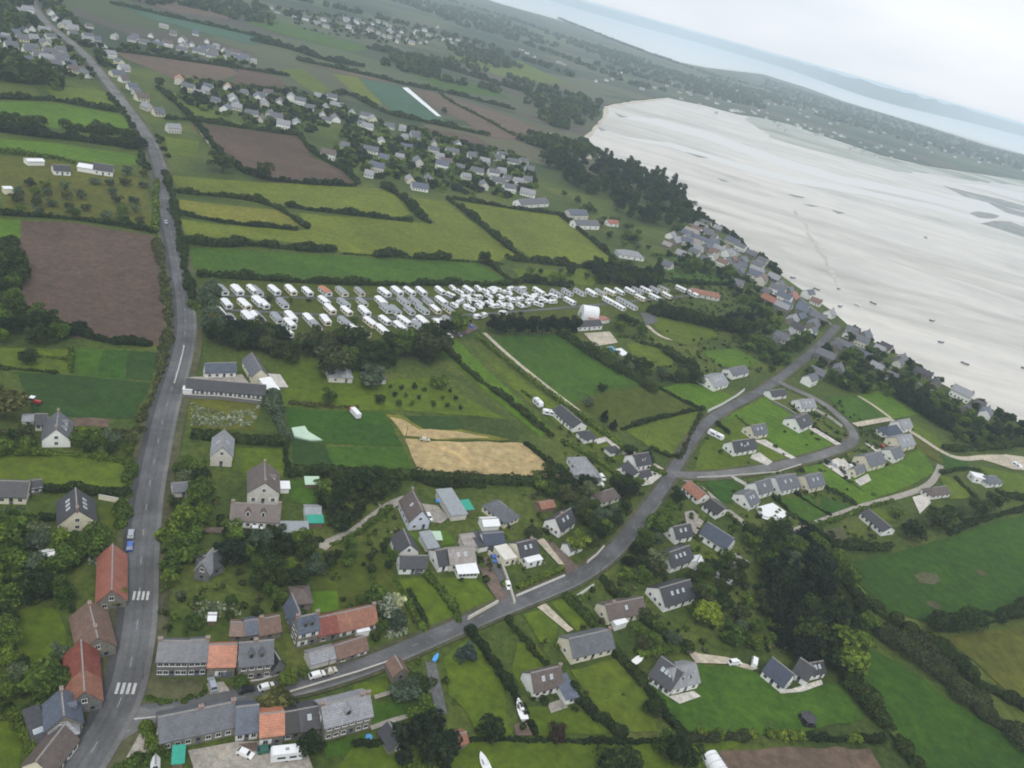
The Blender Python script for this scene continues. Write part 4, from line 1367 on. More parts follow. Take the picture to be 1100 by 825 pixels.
track('path', [(398, 783), (420, 775), (438, 770)], 1.3, 'gravel', 0.355)
track('lane', [(178, 98), (190, 110), (205, 124), (216, 142), (232, 162)], 4.0, 'sandtrack', 0.3)
track('path', [(668, 487), (700, 498), (716, 509)], 3.0, 'sandtrack', 0.35)
track('coast_road', [(896, 352), (880, 338), (850, 312), (826, 292), (806, 282), (786, 268), (768, 252)], 4.0, 'asphalt_pale', 0.36)
track('coast_road', [(890, 361), (925, 378), (960, 398), (990, 414), (1030, 434)], 3.5, 'asphalt_pale', 0.365)
# junction apron and painted markings
sheet('junction', [(146, 757), (160, 762), (186, 757), (188, 768), (166, 776), (140, 790), (124, 800), (122, 792), (134, 776)], M['asphalt_pale'], z=0.53, amp=0.0)


def dashes(line, d, w, on, off, z, name='road_marking', s0=0.0, s1=1e9):
    mb = MB()
    pos = 0.0
    acc = 0.0
    for a, b in zip(line[:-1], line[1:]):
        L = (b - a).length
        t = (b - a) / max(L, 1e-6)
        n = Vector((-t.y, t.x, 0))
        k = int(L / 0.5) + 1
        for i in range(k):
            s = acc + L * i / k
            if s0 < s < s1 and (s % (on + off)) < on:
                p, q = a.lerp(b, i / k) + n * d, a.lerp(b, (i + 1) / k) + n * d
                mb.poly([tuple((p - n * w)[:2]) + (z,), tuple((q - n * w)[:2]) + (z,), tuple((q + n * w)[:2]) + (z,), tuple((p + n * w)[:2]) + (z,)])
        acc += L
    o = mb.build(name, [M['paint']]); o['kind'] = 'structure'


dashes(MAIN, 0.0, 0.05, 3.0, 9.0, 0.552)
# solid stretch by the farm
_len = [0.0]
for a, b in zip(MAIN[:-1], MAIN[1:]): _len.append(_len[-1] + (b - a).length)


def arc_at(px):
    p = P(*px)
    k = min(range(len(MAIN)), key=lambda i: (MAIN[i] - p).length)
    return _len[k]


dashes(MAIN, 0.3, 0.2, 1e6, 1, 0.556, s0=min(arc_at((195, 372)), arc_at((186, 412))), s1=max(arc_at((195, 372)), arc_at((186, 412))))
dashes(VILL, 0.0, 0.03, 2.0, 10.0, 0.512)


def crossing(c1, c2):
    """zebra: stripes lie between the pixels c1 (left end) and c2 (right end) of its middle line"""
    a, b = P(*c1), P(*c2)
    ex = (b - a).normalized(); ey = Vector((-ex.y, ex.x, 0))
    L = (b - a).length
    mb = MB()
    n = 4
    for i in range(n):
        c = a + ex * (L * (i + 0.5) / n)
        w, h = L / n * 0.27, 1.6
        mb.poly([tuple((c + ex * sx * w + ey * sy * h)[:2]) + (0.562,) for sx, sy in ((-1, -1), (1, -1), (1, 1), (-1, 1))])
    o = mb.build('zebra_crossing', [M['paint']]); o['kind'] = 'structure'


crossing((141.5, 641.5), (161, 641.5))
crossing((123, 741), (147, 741.5))
sheet('road_marking', [(145, 756), (146.5, 756), (140, 771), (138, 771)], M['paint'], z=0.562, amp=0)
sheet('road_marking', [(138, 772), (160, 770), (182, 767), (182, 768.2), (160, 771.4), (138, 773.4)], M['paint'], z=0.56, amp=0)
sheet('road_marking', [(132, 786), (139, 784), (126, 798), (112, 822), (109, 822), (123, 798)], M['paint'], z=0.561, amp=0)
# ------------------------------------------------------------------ haze
_hm = bpy.data.materials.new('haze')
_hm.use_nodes = True
_t = _hm.node_tree
_t.nodes.clear()
_ho = _t.nodes.new('ShaderNodeOutputMaterial')
_pv = _t.nodes.new('ShaderNodeVolumePrincipled')
_pv.inputs['Color'].default_value = (0.76, 0.9, 1.0, 1)
_pv.inputs['Density'].default_value = 1.45e-4
_pv.inputs['Anisotropy'].default_value = -0.1
_t.links.new(_pv.outputs[0], _ho.inputs['Volume'])
mb = MB()
mb.box(-42500, 42500, -2000, 42500, -5.2, 167.0)
o = mb.build('haze', [_hm])
o['kind'] = 'stuff'
o['label'] = 'thin blue-grey haze over the land and the bay'
# ------------------------------------------------------------------ houses, in photo order from the main road outwards
# left side of the main road
house('barn', *axis((119.5, 655), (120.5, 606), 6.8), 3.2, 4.2, 'y', 'stone', 'salmon', 'long red-tiled barn standing right against the main road by the upper zebra crossing', 'the long red barn', win=2, gwin=3, chim='')
house('stone_house', *axis((104.5, 709), (95, 670), 8.0), 3.6, 4.4, 'y', 'stone', 'brown_red', 'old house with a worn brown tiled roof, two chimneys, between the red barns', 'the worn brown-roofed house', win=2, gwin=3, chim='y0.8,y-0.5')
house('barn', *axis((90.5, 767), (89, 744), 7.0), 3.6, 4.4, 'y', 'greystone', 'rust', 'front half of the two-tone barn, faded orange roof and grey gable', 'the faded orange barn', win=2, gwin=2)
_a, _b2, _e, _w = LAST
house('barn', _a + _e * (_w + 0.45), _b2 + _e * (_w + 0.45), 10.0, 3.62, 4.42, 'y', 'stone', 'red', 'rear half of the two-tone barn, the dark red roofed part', 'the dark red barn', win=0, gwin=2, door=False)
house('slate_house', *axis((69, 794), (66, 766), 6.9), 4.2, 4.0, 'y', 'stone', 'slate_blue', 'blue slate house with a dormer towards the road, next to the faded orange barn', 'the blue slate house', win=2, gwin=3, dorm=1, chim='y0.85')
house('stone_house', (54, 806), (84, 799), 7.0, 4.0, 2.2, 'hip', 'stone', 'slate_light', 'low pale grey hipped wing between the blue slate house and the brown-roofed row', None, win=2, gwin=0)
house('row_house', (56, 842), (84, 804), 7.6, 3.0, 3.4, 'x', 'cream', 'brown', 'long brown-roofed house with a cream wall along the road at the bottom edge', 'the long brown roof', win=5, gwin=0)
house('lean_to', (37, 806), (52, 800), 9.0, 2.4, 2.0, 'mono', 'stone', 'slate_dark', 'dark slate lean-to with four skylights behind the blue slate house', None, win=0, gwin=0, sky=3, door=False)
house('house', *axis((60.5, 480.5), (63, 461), 7.9), 3.0, 4.6, 'y', 'white', 'slate', 'white gabled house with two dormers below the dark green crop field', 'the white gabled house', win=1, gwin=3, dorm=2, chim='y0.9,y-0.9', door=False)
house('outbuilding', (38, 463), (50, 463), 8.0, 2.6, 2.2, 'x', 'pale', 'slate_dark', 'dark-roofed wing on the field side of the white gabled house', None, win=2, gwin=0)
house('house', *axis((83, 570.5), (81, 547), 9.4), 3.2, 5.0, 'y', 'cream', 'slate_dark', 'cream gabled house with a dark slate roof and three skylights', 'the cream gabled house', win=1, gwin=3, sky=3, chim='y-0.95', door=False)
house('bungalow', (-14, 541), (28, 542), 9.5, 2.8, 2.8, 'x', 'cream', 'slate_dark', 'long dark-roofed bungalow cut by the edge of the picture', 'the dark-roofed bungalow', win=4, gwin=1)
house('garage', (33, 532), (46, 530), 5.5, 2.3, 1.4, 'x', 'greystone', 'slate_dark', 'small dark garage between the bungalow and the cream gabled house', None, win=1, gwin=0, door=False)
house('shed', (47, 609), (60, 606), 5.0, 2.2, 0.8, 'x', 'white', 'white_sheet', 'little white-roofed shed among the garden trees', 'the white shed', win=1, gwin=0, door=False)
house('shed', (24, 458), (36, 458), 5, 2.2, 1.0, 'x', 'pale', 'sheet', 'grey shed beside the white gabled house under the big tree', None, win=1, gwin=0)
# between the main road and the village road
house('slate_house', (167, 727), (201, 727), 8.5, 5.6, 3.2, 'x', 'greystone', 'slate', 'slate terraced house with seven tall white windows, first on the corner', 'the slate terrace', win=5, floors=2, gwin=1, chim='x-0.95')
house('slate_house', (201.3, 727), (220.5, 726), 9.0, 5.5, 3.4, 'x', 'greystone', 'slate', 'narrow slate terraced house joined to the orange-roofed barn', None, win=3, floors=2, gwin=0, chim='x0.95')
house('barn', (221.5, 729), (251, 728), 9.0, 4.4, 3.6, 'x', 'stone', 'orange', 'stone barn with a bright orange roof in the middle of the terrace', 'the orange-roofed barn', win=1, gwin=0, garage=1, door=False)
house('slate_house', (255, 732), (291, 728), 9.0, 5.6, 4.2, 'x', 'stone', 'slate', 'tall stone house with two dormers and a dark slate roof at the terrace end', 'the tall stone house', win=4, floors=2, gwin=1, dorm=2, chim='x-0.05')
house('outbuilding', (291.5, 730), (304, 725), 7.0, 4.0, 2.6, 'y', 'greystone', 'charred', 'dark side wing against the tall stone house', None, win=1, gwin=0)
house('outbuilding', (246, 690), (263, 690), 6.5, 2.6, 2.0, 'x', 'stone', 'brown_red', 'reddish roofed outbuilding behind the orange-roofed barn', None, win=1, gwin=0)
house('outbuilding', (263.4, 692), (276, 690), 7.0, 3.4, 2.2, 'x', 'stone', 'slate_blue', 'blue slate outbuilding behind the tall stone house', None, win=1, gwin=0)
house('outbuilding', (277, 690), (301, 685), 7.5, 2.6, 2.6, 'x', 'stone', 'brown_red', 'brown tiled outbuilding behind the terrace with a small chimney', 'the brown tiled outbuilding', win=1, gwin=0, chim='x-0.6')
house('shed', (223, 672), (231, 672), 3.0, 2.0, 0.5, 'x', 'wood', 'white_sheet', 'tiny pale hut alone on the rough ground', None, win=0, gwin=0, door=False)
house('stone_house', (318, 697), (340, 692), (310, 682), 6.0, 3.4, 'x', 'stone', 'slate_blue', 'tall stone house with two black dormers, joined to the red-roofed longhouse', 'the two-dormer stone house', win=2, floors=2, gwin=2, dorm=2, chim='x-0.95,x0.95')
house('outbuilding', (312, 679), (326, 676), 8.5, 3.0, 4.0, 'y', 'stone', 'slate_blue', 'steep slate wing at the rear of the two-dormer stone house', None, win=0, gwin=1, door=False)
house('outbuilding', (314, 657), (334, 655), 8.0, 3.0, 2.0, 'hip', 'stone', 'brown', 'brown hipped outbuilding up behind the two-dormer stone house', None, win=1, gwin=0)
house('longhouse', (340.5, 692), (362, 687), 8.5, 3.2, 3.2, 'x', 'stone', 'red', 'dark red first third of the red-roofed longhouse', None, win=2, gwin=0)
house('longhouse', (362.5, 687), (404, 677), 8.5, 3.0, 3.4, 'x', 'stone', 'rust', 'streaked orange-red longhouse ending at a stone chimney', 'the red-roofed longhouse', win=4, gwin=1, chim='x0.95')
house('shelter', (383, 686), (396, 683), 3.0, 2.2, 0.1, 'flat', 'white', 'white_sheet', 'white flat canopy against the front of the red-roofed longhouse', None, win=0, gwin=0, door=False)
house('outbuilding', (333, 721), (361, 713), 5.5, 2.6, 1.8, 'x', 'pale', 'slate_light', 'low roadside building with a plain grey roof', 'the low grey roadside building', win=0, gwin=0, door=False)
house('outbuilding', (361.5, 714.5), (394, 704), 6.0, 2.5, 2.4, 'x', 'stone', 'brown_red', 'low roadside building with an uneven brown tiled roof', 'the brown roadside building', win=3, gwin=0)
house('cottage', (421, 734), (437, 729), 5.5, 2.6, 2.2, 'y', 'stone', 'brown_red', 'tiny brick-red cottage below the village road', 'the tiny brick-red cottage', win=1, gwin=0)
house('longhouse', (171, 808), (252, 790), 9.5, 3.4, 3.6, 'x', 'stone', 'slate', 'long low stone house with a grey slate roof at the road junction', 'the long stone house', win=7, gwin=1, chim='x0.98,x0.1')
house('slate_house', (252.5, 797), (276, 794), 10.0, 3.0, 4.0, 'x', 'pale', 'slate_blue', 'dark blue slate house with white double doors joined to the long stone house', None, win=3, gwin=0)
house('house', (277.5, 803), (303, 800), 9.0, 4.0, 3.0, 'x', 'stone', 'orange', 'square stone house with a clean orange roof beside the motorhome', 'the orange-roofed house', win=2, gwin=1, floors=1)
house('barn', (304, 797), (321, 794), 9.0, 3.0, 2.8, 'x', 'stone', 'charred', 'blackened barn roof next to the clean orange roof', None, win=2, gwin=0)
house('barn', (321.5, 795), (342, 791), 9.5, 3.2, 2.8, 'x', 'stone', 'slate_dark', 'dark barn with a single pale skylight', None, win=1, gwin=0, sky=1)
house('house', (346, 797), (397, 783), 9.5, 5.2, 3.2, 'x', 'stone', 'slate_light', 'large two-storey house with a pale slate roof and white shuttered windows', 'the pale slate house', win=6, floors=2, gwin=1, dorm=1, chim='x0.95,x0.7,x-0.95')
house('shed', (405, 792), (417, 812), 5.5, 2.4, 2.2, 'x', 'stone', 'slate_dark', 'dark slate hut on the lawn beside the huge dark tree', 'the dark slate hut', win=1, gwin=1)
house('shed', (488, 808), (501, 803), 4.5, 2.2, 1.4, 'x', 'stone', 'rust', 'small terracotta shed half hidden by the huge dark tree', None, win=1, gwin=0)
house('shed', (185, 827), (196, 826), 4.5, 2.3, 0.4, 'mono', 'wood', 'teal', 'teal-roofed shed at the bottom edge below the long stone house', None, win=0, gwin=0, door=False)
house('shed', (163, 830), (170, 829), 2.5, 1.8, 1.2, 'y', 'white', 'white_sheet', 'white-gabled shed at the bottom edge by the forecourt', None, win=1, gwin=0, door=False)
# middle left
house('house', *axis((237, 501), (239, 482), 6.8), 4.6, 3.8, 'y', 'pale', 'slate_light', 'narrow tall house with a pale grey roof below the clipped dark hedge', 'the narrow grey house', win=1, gwin=2, sky=1)
house('house', *axis((282, 541), (281.5, 518), 9.6), 4.6, 4.4, 'y', 'pale', 'brown', 'big gabled house with a mottled brown roof and stone-grey gable', 'the big brown gabled house', win=3, gwin=3, chim='y0.9,y-0.9', dorm=1)
house('house', (246, 567), (299, 569), 9.0, 3.2, 4.0, 'x', 'white', 'brown', 'long white house with a brown roof and two dormers by the big brown gable', 'the long brown-roofed white house', win=7, gwin=1, dorm=2, chim='x-0.95,x0.95')
house('outbuilding', (186, 535), (208, 533), 6.0, 2.4, 1.6, 'x', 'pale', 'slate', 'grey garden building behind the roadside bushes', None, win=1, gwin=0)
house('shed', (301, 577), (330, 577), 5.0, 2.2, 0.5, 'mono', 'pale', 'sheet', 'long pale sheet-roofed shed beside the teal awning', 'the long pale shed', win=0, gwin=0, door=False)
house('outbuilding', (327, 560), (344, 560), 6.5, 2.4, 1.4, 'x', 'pale', 'sheet', 'grey outbuilding behind the teal awning', None, win=0, gwin=0, door=False)
house('shelter', (330, 567), (346, 567), 3.5, 2.2, 0.5, 'mono', 'wood', 'teal', 'bright teal awning at the end of the long pale shed', None, win=0, gwin=0, door=False)
house('shed', (328, 525), (342, 525), 4, 2.0, 0.5, 'mono', 'wood', 'pale_green', 'pale greenhouse-like shed on the small lawn behind the brown gable', None, win=0, gwin=0, door=False)
house('shed', (300, 530), (310, 530), 3.5, 2.2, 0.5, 'mono', 'white', 'white_sheet', 'white lean-to against the big brown gabled house', None, win=0, gwin=0, door=False)
house('house', (208, 622), (224, 626), (206, 603), 3.4, 3.6, 'y', 'greystone', 'slate_light', 'grey slate house sunk among trees below the lane', 'the sunken grey house', win=1, gwin=1)
house('outbuilding', (224.5, 622), (240, 615), 8.0, 3.2, 3.0, 'x', 'greystone', 'slate_dark', 'dark slate wing of the sunken grey house', None, win=1, gwin=0)
house('house', *axis((449, 569), (438, 546), 7.0), 3.8, 4.8, 'y', 'white_shade_blue', 'brown', 'shade-tinted white house with a steep brown roof at the end of the gravel lane', 'the shade-tinted white house', win=2, gwin=3, sky=1, chim='y0.95')
house('shed', (484, 560), (500, 558), (474, 533), 2.6, 0.6, 'mono', 'pale', 'sheet', 'long grey sheet-roofed shed beside the gravel yard', 'the grey sheet shed', win=0, gwin=0, door=False)
house('shed', (498, 553), (507, 552), 5.5, 2.2, 0.5, 'mono', 'wood', 'teal', 'small teal-roofed shed next to the grey sheet shed', None, win=0, gwin=0, door=False)
house('bungalow', (517, 549), (541, 568), (531, 541), 2.8, 3.4, 'hip', 'cream', 'slate', 'hip-roofed cream bungalow below the straw field', 'the hip-roofed cream bungalow', win=5, gwin=3)
house('shed', (518, 571), (535, 570), 5.5, 2.4, 1.2, 'x', 'white', 'white_sheet', 'rounded white shed beside the navy garage', None, win=0, gwin=0, door=False)
house('garage', (519, 592), (541, 590), 8.0, 2.6, 2.2, 'x', 'white', 'navy', 'garage with a navy roof and an open dark bay', 'the navy-roofed garage', win=1, gwin=0, garage=-1)
house('shed', (499, 594), (513, 592), (495, 582), 2.4, 0.8, 'mono', 'pale', 'pink', 'pale sheet shed between the grey wing and the navy garage', None, win=0, gwin=0, door=False)
house('outbuilding', (513.5, 594), (523, 592), 8.0, 2.6, 0.5, 'mono', 'white', 'slate_dark', 'dark flat link roof beside the navy garage', None, win=0, gwin=0, door=False)
house('outbuilding', (459, 596), (470, 594), 8.5, 2.5, 1.0, 'mono', 'pale', 'sheet', 'grey roofed annex behind the pinkish-roofed house', None, win=0, gwin=0, door=False)
house('shelter', (465, 585), (473, 585), 4, 2.2, 0.4, 'mono', 'wood', 'pale_green', 'pale green tarpaulin stretched by the grey annex', None, win=0, gwin=0, door=False)
house('house', (428, 617), (457, 617), (423, 605), 2.8, 2.9, 'x', 'white', 'slate_dark', 'white house with a black roof and two garage doors above the big lawn', 'the black-roofed white house', win=3, gwin=1, garage=1)
house('house', (426, 602), (448, 600), 9.0, 3.0, 3.4, 'y', 'white', 'slate_dark', 'rear gabled wing of the black-roofed white house', None, win=0, gwin=1, door=False)
house('house', (470, 615), (481, 613), (461, 597), 2.8, 3.2, 'x', 'white', 'slate_dark', 'dark-roofed end of the pinkish-roofed house, white gable towards the black roof', None, win=1, gwin=1)
house('house', (481.5, 614), (509, 611), 9.0, 3.2, 3.2, 'x', 'pale', 'pink', 'house with a pinkish-grey roof and two skylights behind the white veranda', 'the pinkish-roofed house', win=3, gwin=1, sky=2)
house('veranda', (491, 622), (512, 621), 4.2, 2.4, 0.5, 'mono', 'white', 'white_sheet', 'bright white veranda with a row of windows facing the lawn', None, win=5, gwin=1, door=False)
house('house', (540, 609), (553, 606), 8.0, 3.0, 0.2, 'flat', 'cream', 'pale', 'cream flat-topped house beside the parked cars on the dark drive', None, win=2, gwin=1)
house('house', (557, 606), (577, 601), (548, 590), 3.2, 3.2, 'x', 'cream', 'slate_dark', 'cream house with a complex dark roof behind the lime hedge', 'the house behind the lime hedge', win=3, gwin=2, sky=2, chim='x0.5')
house('annex', (565, 611), (581, 607), 4.5, 2.6, 0.2, 'flat', 'white', 'white_sheet', 'pale flat-roofed annex just behind the lime hedge', None, win=2, gwin=1)
house('house', (600, 578), (616, 567), (582, 567), 3.2, 3.8, 'x', 'white', 'slate_dark', 'white-gabled house with a black triangular glazed front beside the yellow-green tree', 'the glazed-gable house', win=2, gwin=3, sky=2, chim='x-0.3')
house('cottage', (611, 598), (625, 592), 5.0, 2.6, 1.8, 'x', 'white', 'slate', 'low grey garage by the red gravel drive', None, win=1, gwin=0)
house('house', (644, 545), (664, 539), (635, 536), 2.8, 3.0, 'hip', 'pale', 'brown', 'brown-grey hipped house hidden by trees below the long hedge', 'the hidden hipped house', win=3, gwin=1)
house('shed', (580, 552), (595, 549), 5.0, 2.3, 1.2, 'x', 'wood', 'rust', 'rusty pink-roofed shed on a small lawn below the long hedge', 'the rusty shed', win=0, gwin=0, door=False)
# along the straw field and up to the crossroads
house('house', (608, 497), (620, 512), (624, 493), 2.8, 2.8, 'hip', 'white', 'slate_light', 'house with a large pale slate hipped roof right of the straw field', 'the pale hipped house', win=3, gwin=2)
house('house', (617, 520), (645, 522), 9.0, 2.8, 2.4, 'hip', 'white', 'slate_light', 'lower pale grey wing by the white boat and trailer', None, win=3, gwin=1)
house('house', (682, 507), (698, 504), (679, 494), 3.2, 3.4, 'x', 'white', 'slate_dark', 'main block of the white compound at the crossroads, dark roof', 'the white compound', win=3, gwin=2, dorm=1, chim='x-0.9')
house('house', (665, 506), (676, 518), 7.0, 2.8, 2.4, 'x', 'white', 'slate_dark', 'white side wing of the crossroads compound with a dark strip roof', None, win=2, gwin=1)
house('house', (685, 519), (698, 516), 5.0, 2.8, 1.8, 'x', 'white', 'slate_dark', 'low front wing of the crossroads compound', None, win=2, gwin=1)
house('cottage', (627, 477), (640, 475), 7.0, 2.6, 2.4, 'hip', 'white', 'slate_dark', 'small dark-roofed cottage on a pale paved loop', 'the paved-loop cottage', win=2, gwin=1)
house('garage', (655, 491), (665, 489), 5.0, 2.4, 1.8, 'hip', 'white', 'slate_dark', 'little white garage at the lower end of the paved loop', None, win=0, gwin=0, garage=1)
house('bungalow', (592, 446), (614, 465), (602, 440), 2.8, 2.6, 'x', 'white', 'slate_dark', 'long white bungalow with a dark roof alone between the field hedges', 'the long white bungalow', win=6, gwin=1)
house('house', (766, 421), (781, 416), (746, 411), 3.0, 3.4, 'x', 'white', 'slate_light', 'white house with several skylights above the curved white wall', 'the white house above the curved wall', win=3, gwin=2, sky=3)
house('outbuilding', (786, 408), (803, 404), 9.0, 2.8, 2.4, 'x', 'white', 'slate', 'grey-roofed outbuilding behind the curved white wall', None, win=2, gwin=1)
house('house', (808, 473), (823, 470), (797, 464), 3.0, 3.6, 'x', 'cream', 'slate', 'cream-gabled house at the top of the shared white drive', 'the cream-gabled house', win=2, gwin=2, sky=2)
house('house', (787, 491), (811, 487), (774, 482), 3.0, 3.8, 'x', 'white', 'slate_dark', 'white house with a black roof and a front gable above the branch road', 'the front-gabled white house', win=4, gwin=2, sky=2, dorm=1)
house('house', (858, 466), (871, 460), (841, 455), 3.2, 3.8, 'x', 'white', 'slate_dark', 'white house with dark slate half-hipped roof facing the sloping lawn', 'the white house on the sloping lawn', win=2, gwin=2, sky=1, chim='x-0.1')
house('house', (860, 443), (875, 442), (846, 435), 3.0, 3.4, 'x', 'white', 'slate_light', 'pale house with light slate roof behind the stone wall', None, win=2, gwin=2, sky=2)
house('outbuilding', (828, 430), (844, 428), 7.0, 2.6, 2.2, 'x', 'white', 'slate_dark', 'dark-roofed low building where the branch road leaves the village road', 'the low building at the fork', win=2, gwin=0)
# below the branch road
house('house', (813, 537), (828, 532), (797, 527), 3.2, 3.8, 'x', 'white', 'slate', 'white house with two slate roofs by the bright white terrace', 'the house with the white terrace', win=2, gwin=2, sky=1)
house('house', (804, 549), (814, 544), (786, 536), 2.8, 3.2, 'x', 'white', 'slate', 'lower slate wing with two skylights beside the white terrace', None, win=2, gwin=2, sky=2)
house('house', (836, 533), (857, 528), (820, 519), 3.2, 3.8, 'x', 'white', 'slate', 'pale gabled house, middle one of three below the branch road', 'the middle slate house', win=4, gwin=2, sky=2)
house('house', (867, 530), (884, 526), (855, 517), 3.2, 3.8, 'x', 'cream', 'slate', 'cream gabled slate house next to the bright lawn strip below the branch road', 'the cream slate house', win=3, gwin=2, sky=2)
house('house', (932, 507), (949, 502), (917, 495), 3.2, 3.8, 'x', 'cream', 'slate', 'cream-gabled slate house beside the car park', 'the house by the car park', win=3, gwin=2)
house('house', (918, 514), (928, 509), 5.0, 2.6, 2.2, 'x', 'cream', 'slate', 'low wing in front of the cream house by the car park', None, win=2, gwin=1)
house('house', (959, 498), (969, 494), (944, 488), 3.0, 3.4, 'x', 'white', 'slate', 'slate house tucked between the car park house and the plum roof', None, win=2, gwin=2)
house('house', (966, 486), (981, 482), (950, 475), 3.2, 3.8, 'x', 'cream', 'slate_light', 'pale slate house with glazed balcony beside the red parked car', 'the balcony house', win=3, gwin=2, sky=2)
house('house', (951, 472), (967, 469), 8.5, 3.0, 3.6, 'hip', 'white', 'navy', 'house with a plum-dark hipped roof at the sandy path', 'the plum-roofed house', win=3, gwin=2)
house('house', (967, 466), (978, 463), 9.0, 3.2, 3.4, 'x', 'white', 'slate_light', 'pale house standing where the two sandy paths meet', None, win=2, gwin=2, sky=1)
house('bungalow', (998, 537), (1019, 534), (984, 530), 2.7, 2.8, 'hip', 'white', 'brown', 'brown hip-roofed bungalow with a pale terrace by the round dark trees', 'the brown hipped bungalow', win=4, gwin=2)
house('outbuilding', (922, 556), (946, 576), (932, 552), 2.6, 2.0, 'x', 'white', 'slate_dark', 'long dark-roofed building beside the gravel path above the meadow', 'the long building above the meadow', win=5, gwin=1)
house('house', (1059, 524), (1075, 523), 8.0, 2.8, 2.4, 'hip', 'white', 'slate', 'grey-roofed half of the modern white house near the sandy yard', 'the modern white house', win=3, gwin=1)
house('house', (1044, 518), (1058, 521), 6.0, 3.4, 0.2, 'flat', 'white', 'white_sheet', 'cubic flat-roofed white block of the modern house', None, win=2, gwin=1)
house('house', (731, 528), (748, 542), (740, 522), 2.6, 2.4, 'x', 'white', 'rust', 'brick-orange roofed low house right below the crossroads', 'the brick-orange house', win=4, gwin=1)
house('outbuilding', (753, 547), (768, 558), (766, 541), 2.5, 1.8, 'x', 'white', 'charred', 'dark low extension behind the brick-orange house', None, win=3, gwin=1)
# right of the village road
house('house', (749, 579), (777, 597), (758, 570), 3.2, 3.6, 'x', 'white', 'navy', 'white house with one large clean navy roof slope', 'the navy-roofed white house', win=4, gwin=3, floors=1)
house('house', (724, 585), (742, 581), (715, 572), 2.9, 3.2, 'x', 'white', 'slate_dark', 'dark house with bright skylights half hidden by roadside trees', None, win=2, gwin=1, sky=2)
house('house', (719, 616), (743, 607), (709, 598), 2.9, 3.4, 'x', 'white', 'slate_dark', 'dark-roofed house with three white skylights and a pale blank gable', 'the three-skylight house', win=3, gwin=1, sky=3)
house('pavilion', (739, 609), (751, 615), 5.0, 2.4, 2.0, 'y', 'white', 'white_sheet', 'small bright white gabled pavilion in the trees', 'the white pavilion', win=0, gwin=0, door=False)
house('house', (712, 658), (744, 648), (693, 637), 2.8, 4.0, 'x', 'white', 'slate_dark', 'house under a huge brown-black roof with a glazed white gable', 'the huge dark roof', win=4, gwin=3, sky=3)
house('house', (652, 673), (692, 664), (632, 656), 2.8, 3.0, 'x', 'cream', 'brown', 'house with a grey-brown roof and a cream blank gable behind the cream house', 'the grey-brown house', win=4, gwin=1, sky=1, chim='x-0.6')
house('shelter', (660, 678), (672, 674), 4.5, 2.4, 0.1, 'flat', 'white', 'white_sheet', 'white square canopy beside the grey-brown house', None, win=0, gwin=0, door=False)
house('house', (613, 714), (657, 703), (596, 692), 3.0, 3.6, 'x', 'cream', 'slate', 'cream house whose grey roof is split by a pale strip', 'the cream house', win=5, gwin=1, chim='x0.95')
house('house', (571, 751), (602, 743), (554, 731), 2.9, 3.8, 'x', 'white', 'brown', 'white blank-gabled house with two skylights in a brown-grey roof', 'the white blank-gabled house', win=4, gwin=0, sky=2, chim='x0.95')
house('annex', (606, 758), (618, 755), 8.5, 2.6, 0.8, 'mono', 'white', 'slate_blue', 'blue-grey flat annex of the white blank-gabled house', None, win=1, gwin=0, door=False)
house('house', (694, 732), (717, 749), (716, 715), 2.8, 4.0, 'x', 'white', 'slate_dark', 'dark slate half of the angular house with terrace on the big lawn', 'the angular slate house', win=4, gwin=3, sky=3)
house('house', (721, 747), (748, 740), 9.5, 3.2, 3.6, 'x', 'white', 'slate_light', 'pale slate half of the angular house with a projecting gable', None, win=3, gwin=2, dorm=2)
house('house', (816, 727), (838, 745), (827, 718), 3.0, 4.0, 'x', 'white', 'navy', 'dark slate house with a glazed gable above a pale terrace', 'the glazed slate house', win=3, gwin=3)
house('house', (848, 727), (864, 738), 6.5, 3.0, 3.8, 'x', 'white', 'slate_dark', 'black middle roof of the slate house group above the terrace', None, win=1, gwin=2)
house('annex', (869, 731), (884, 728), 6.5, 2.6, 2.2, 'x', 'white', 'slate_dark', 'low dark wing with two skylights at the tree end of the terrace', None, win=2, gwin=1, sky=2)
# the farm by the main road
house('farmhouse', (220, 407), (253, 406), (207, 403), 3.4, 3.2, 'x', 'white', 'slate_blue', 'white farmhouse with a blue-grey slate roof inside the farmyard', 'the farmhouse', win=4, gwin=1)
house('barn', (260, 394), (270, 412), (271, 383), 3.4, 3.6, 'x', 'cream', 'slate', 'cream-walled slate barn along the garden side of the farmyard', 'the farmyard barn', win=2, gwin=1)
house('barn', (199, 424), (284, 431), 9.5, 2.8, 2.6, 'x', 'greystone', 'slate_dark', 'very long dark barn closing the farmyard towards the flower meadow', 'the long dark barn', win=8, gwin=0, door=False)
house('shed', (196, 424.5), (206, 425.4), 3.0, 2.6, 0.2, 'flat', 'white', 'white_sheet', 'white block at the road end of the long dark barn', None, win=0, gwin=0, door=False)
house('annex', (288, 427), (299, 425), 9.0, 3.0, 1.5, 'mono', 'white', 'white_sheet', 'bright white glazed annex facing the farm lawn', None, win=2, gwin=1)
house('house', (353, 411), (378, 412), 9.0, 3.2, 3.0, 'hip', 'pale', 'slate_light', 'pale grey roof showing between the big trees behind the farm lawn', None, win=2, gwin=1)
house('house', (393, 414), (414, 413), 8.0, 3.0, 2.8, 'hip', 'pale', 'slate', 'blue-grey roof half buried under the dark trees', None, win=2, gwin=1)
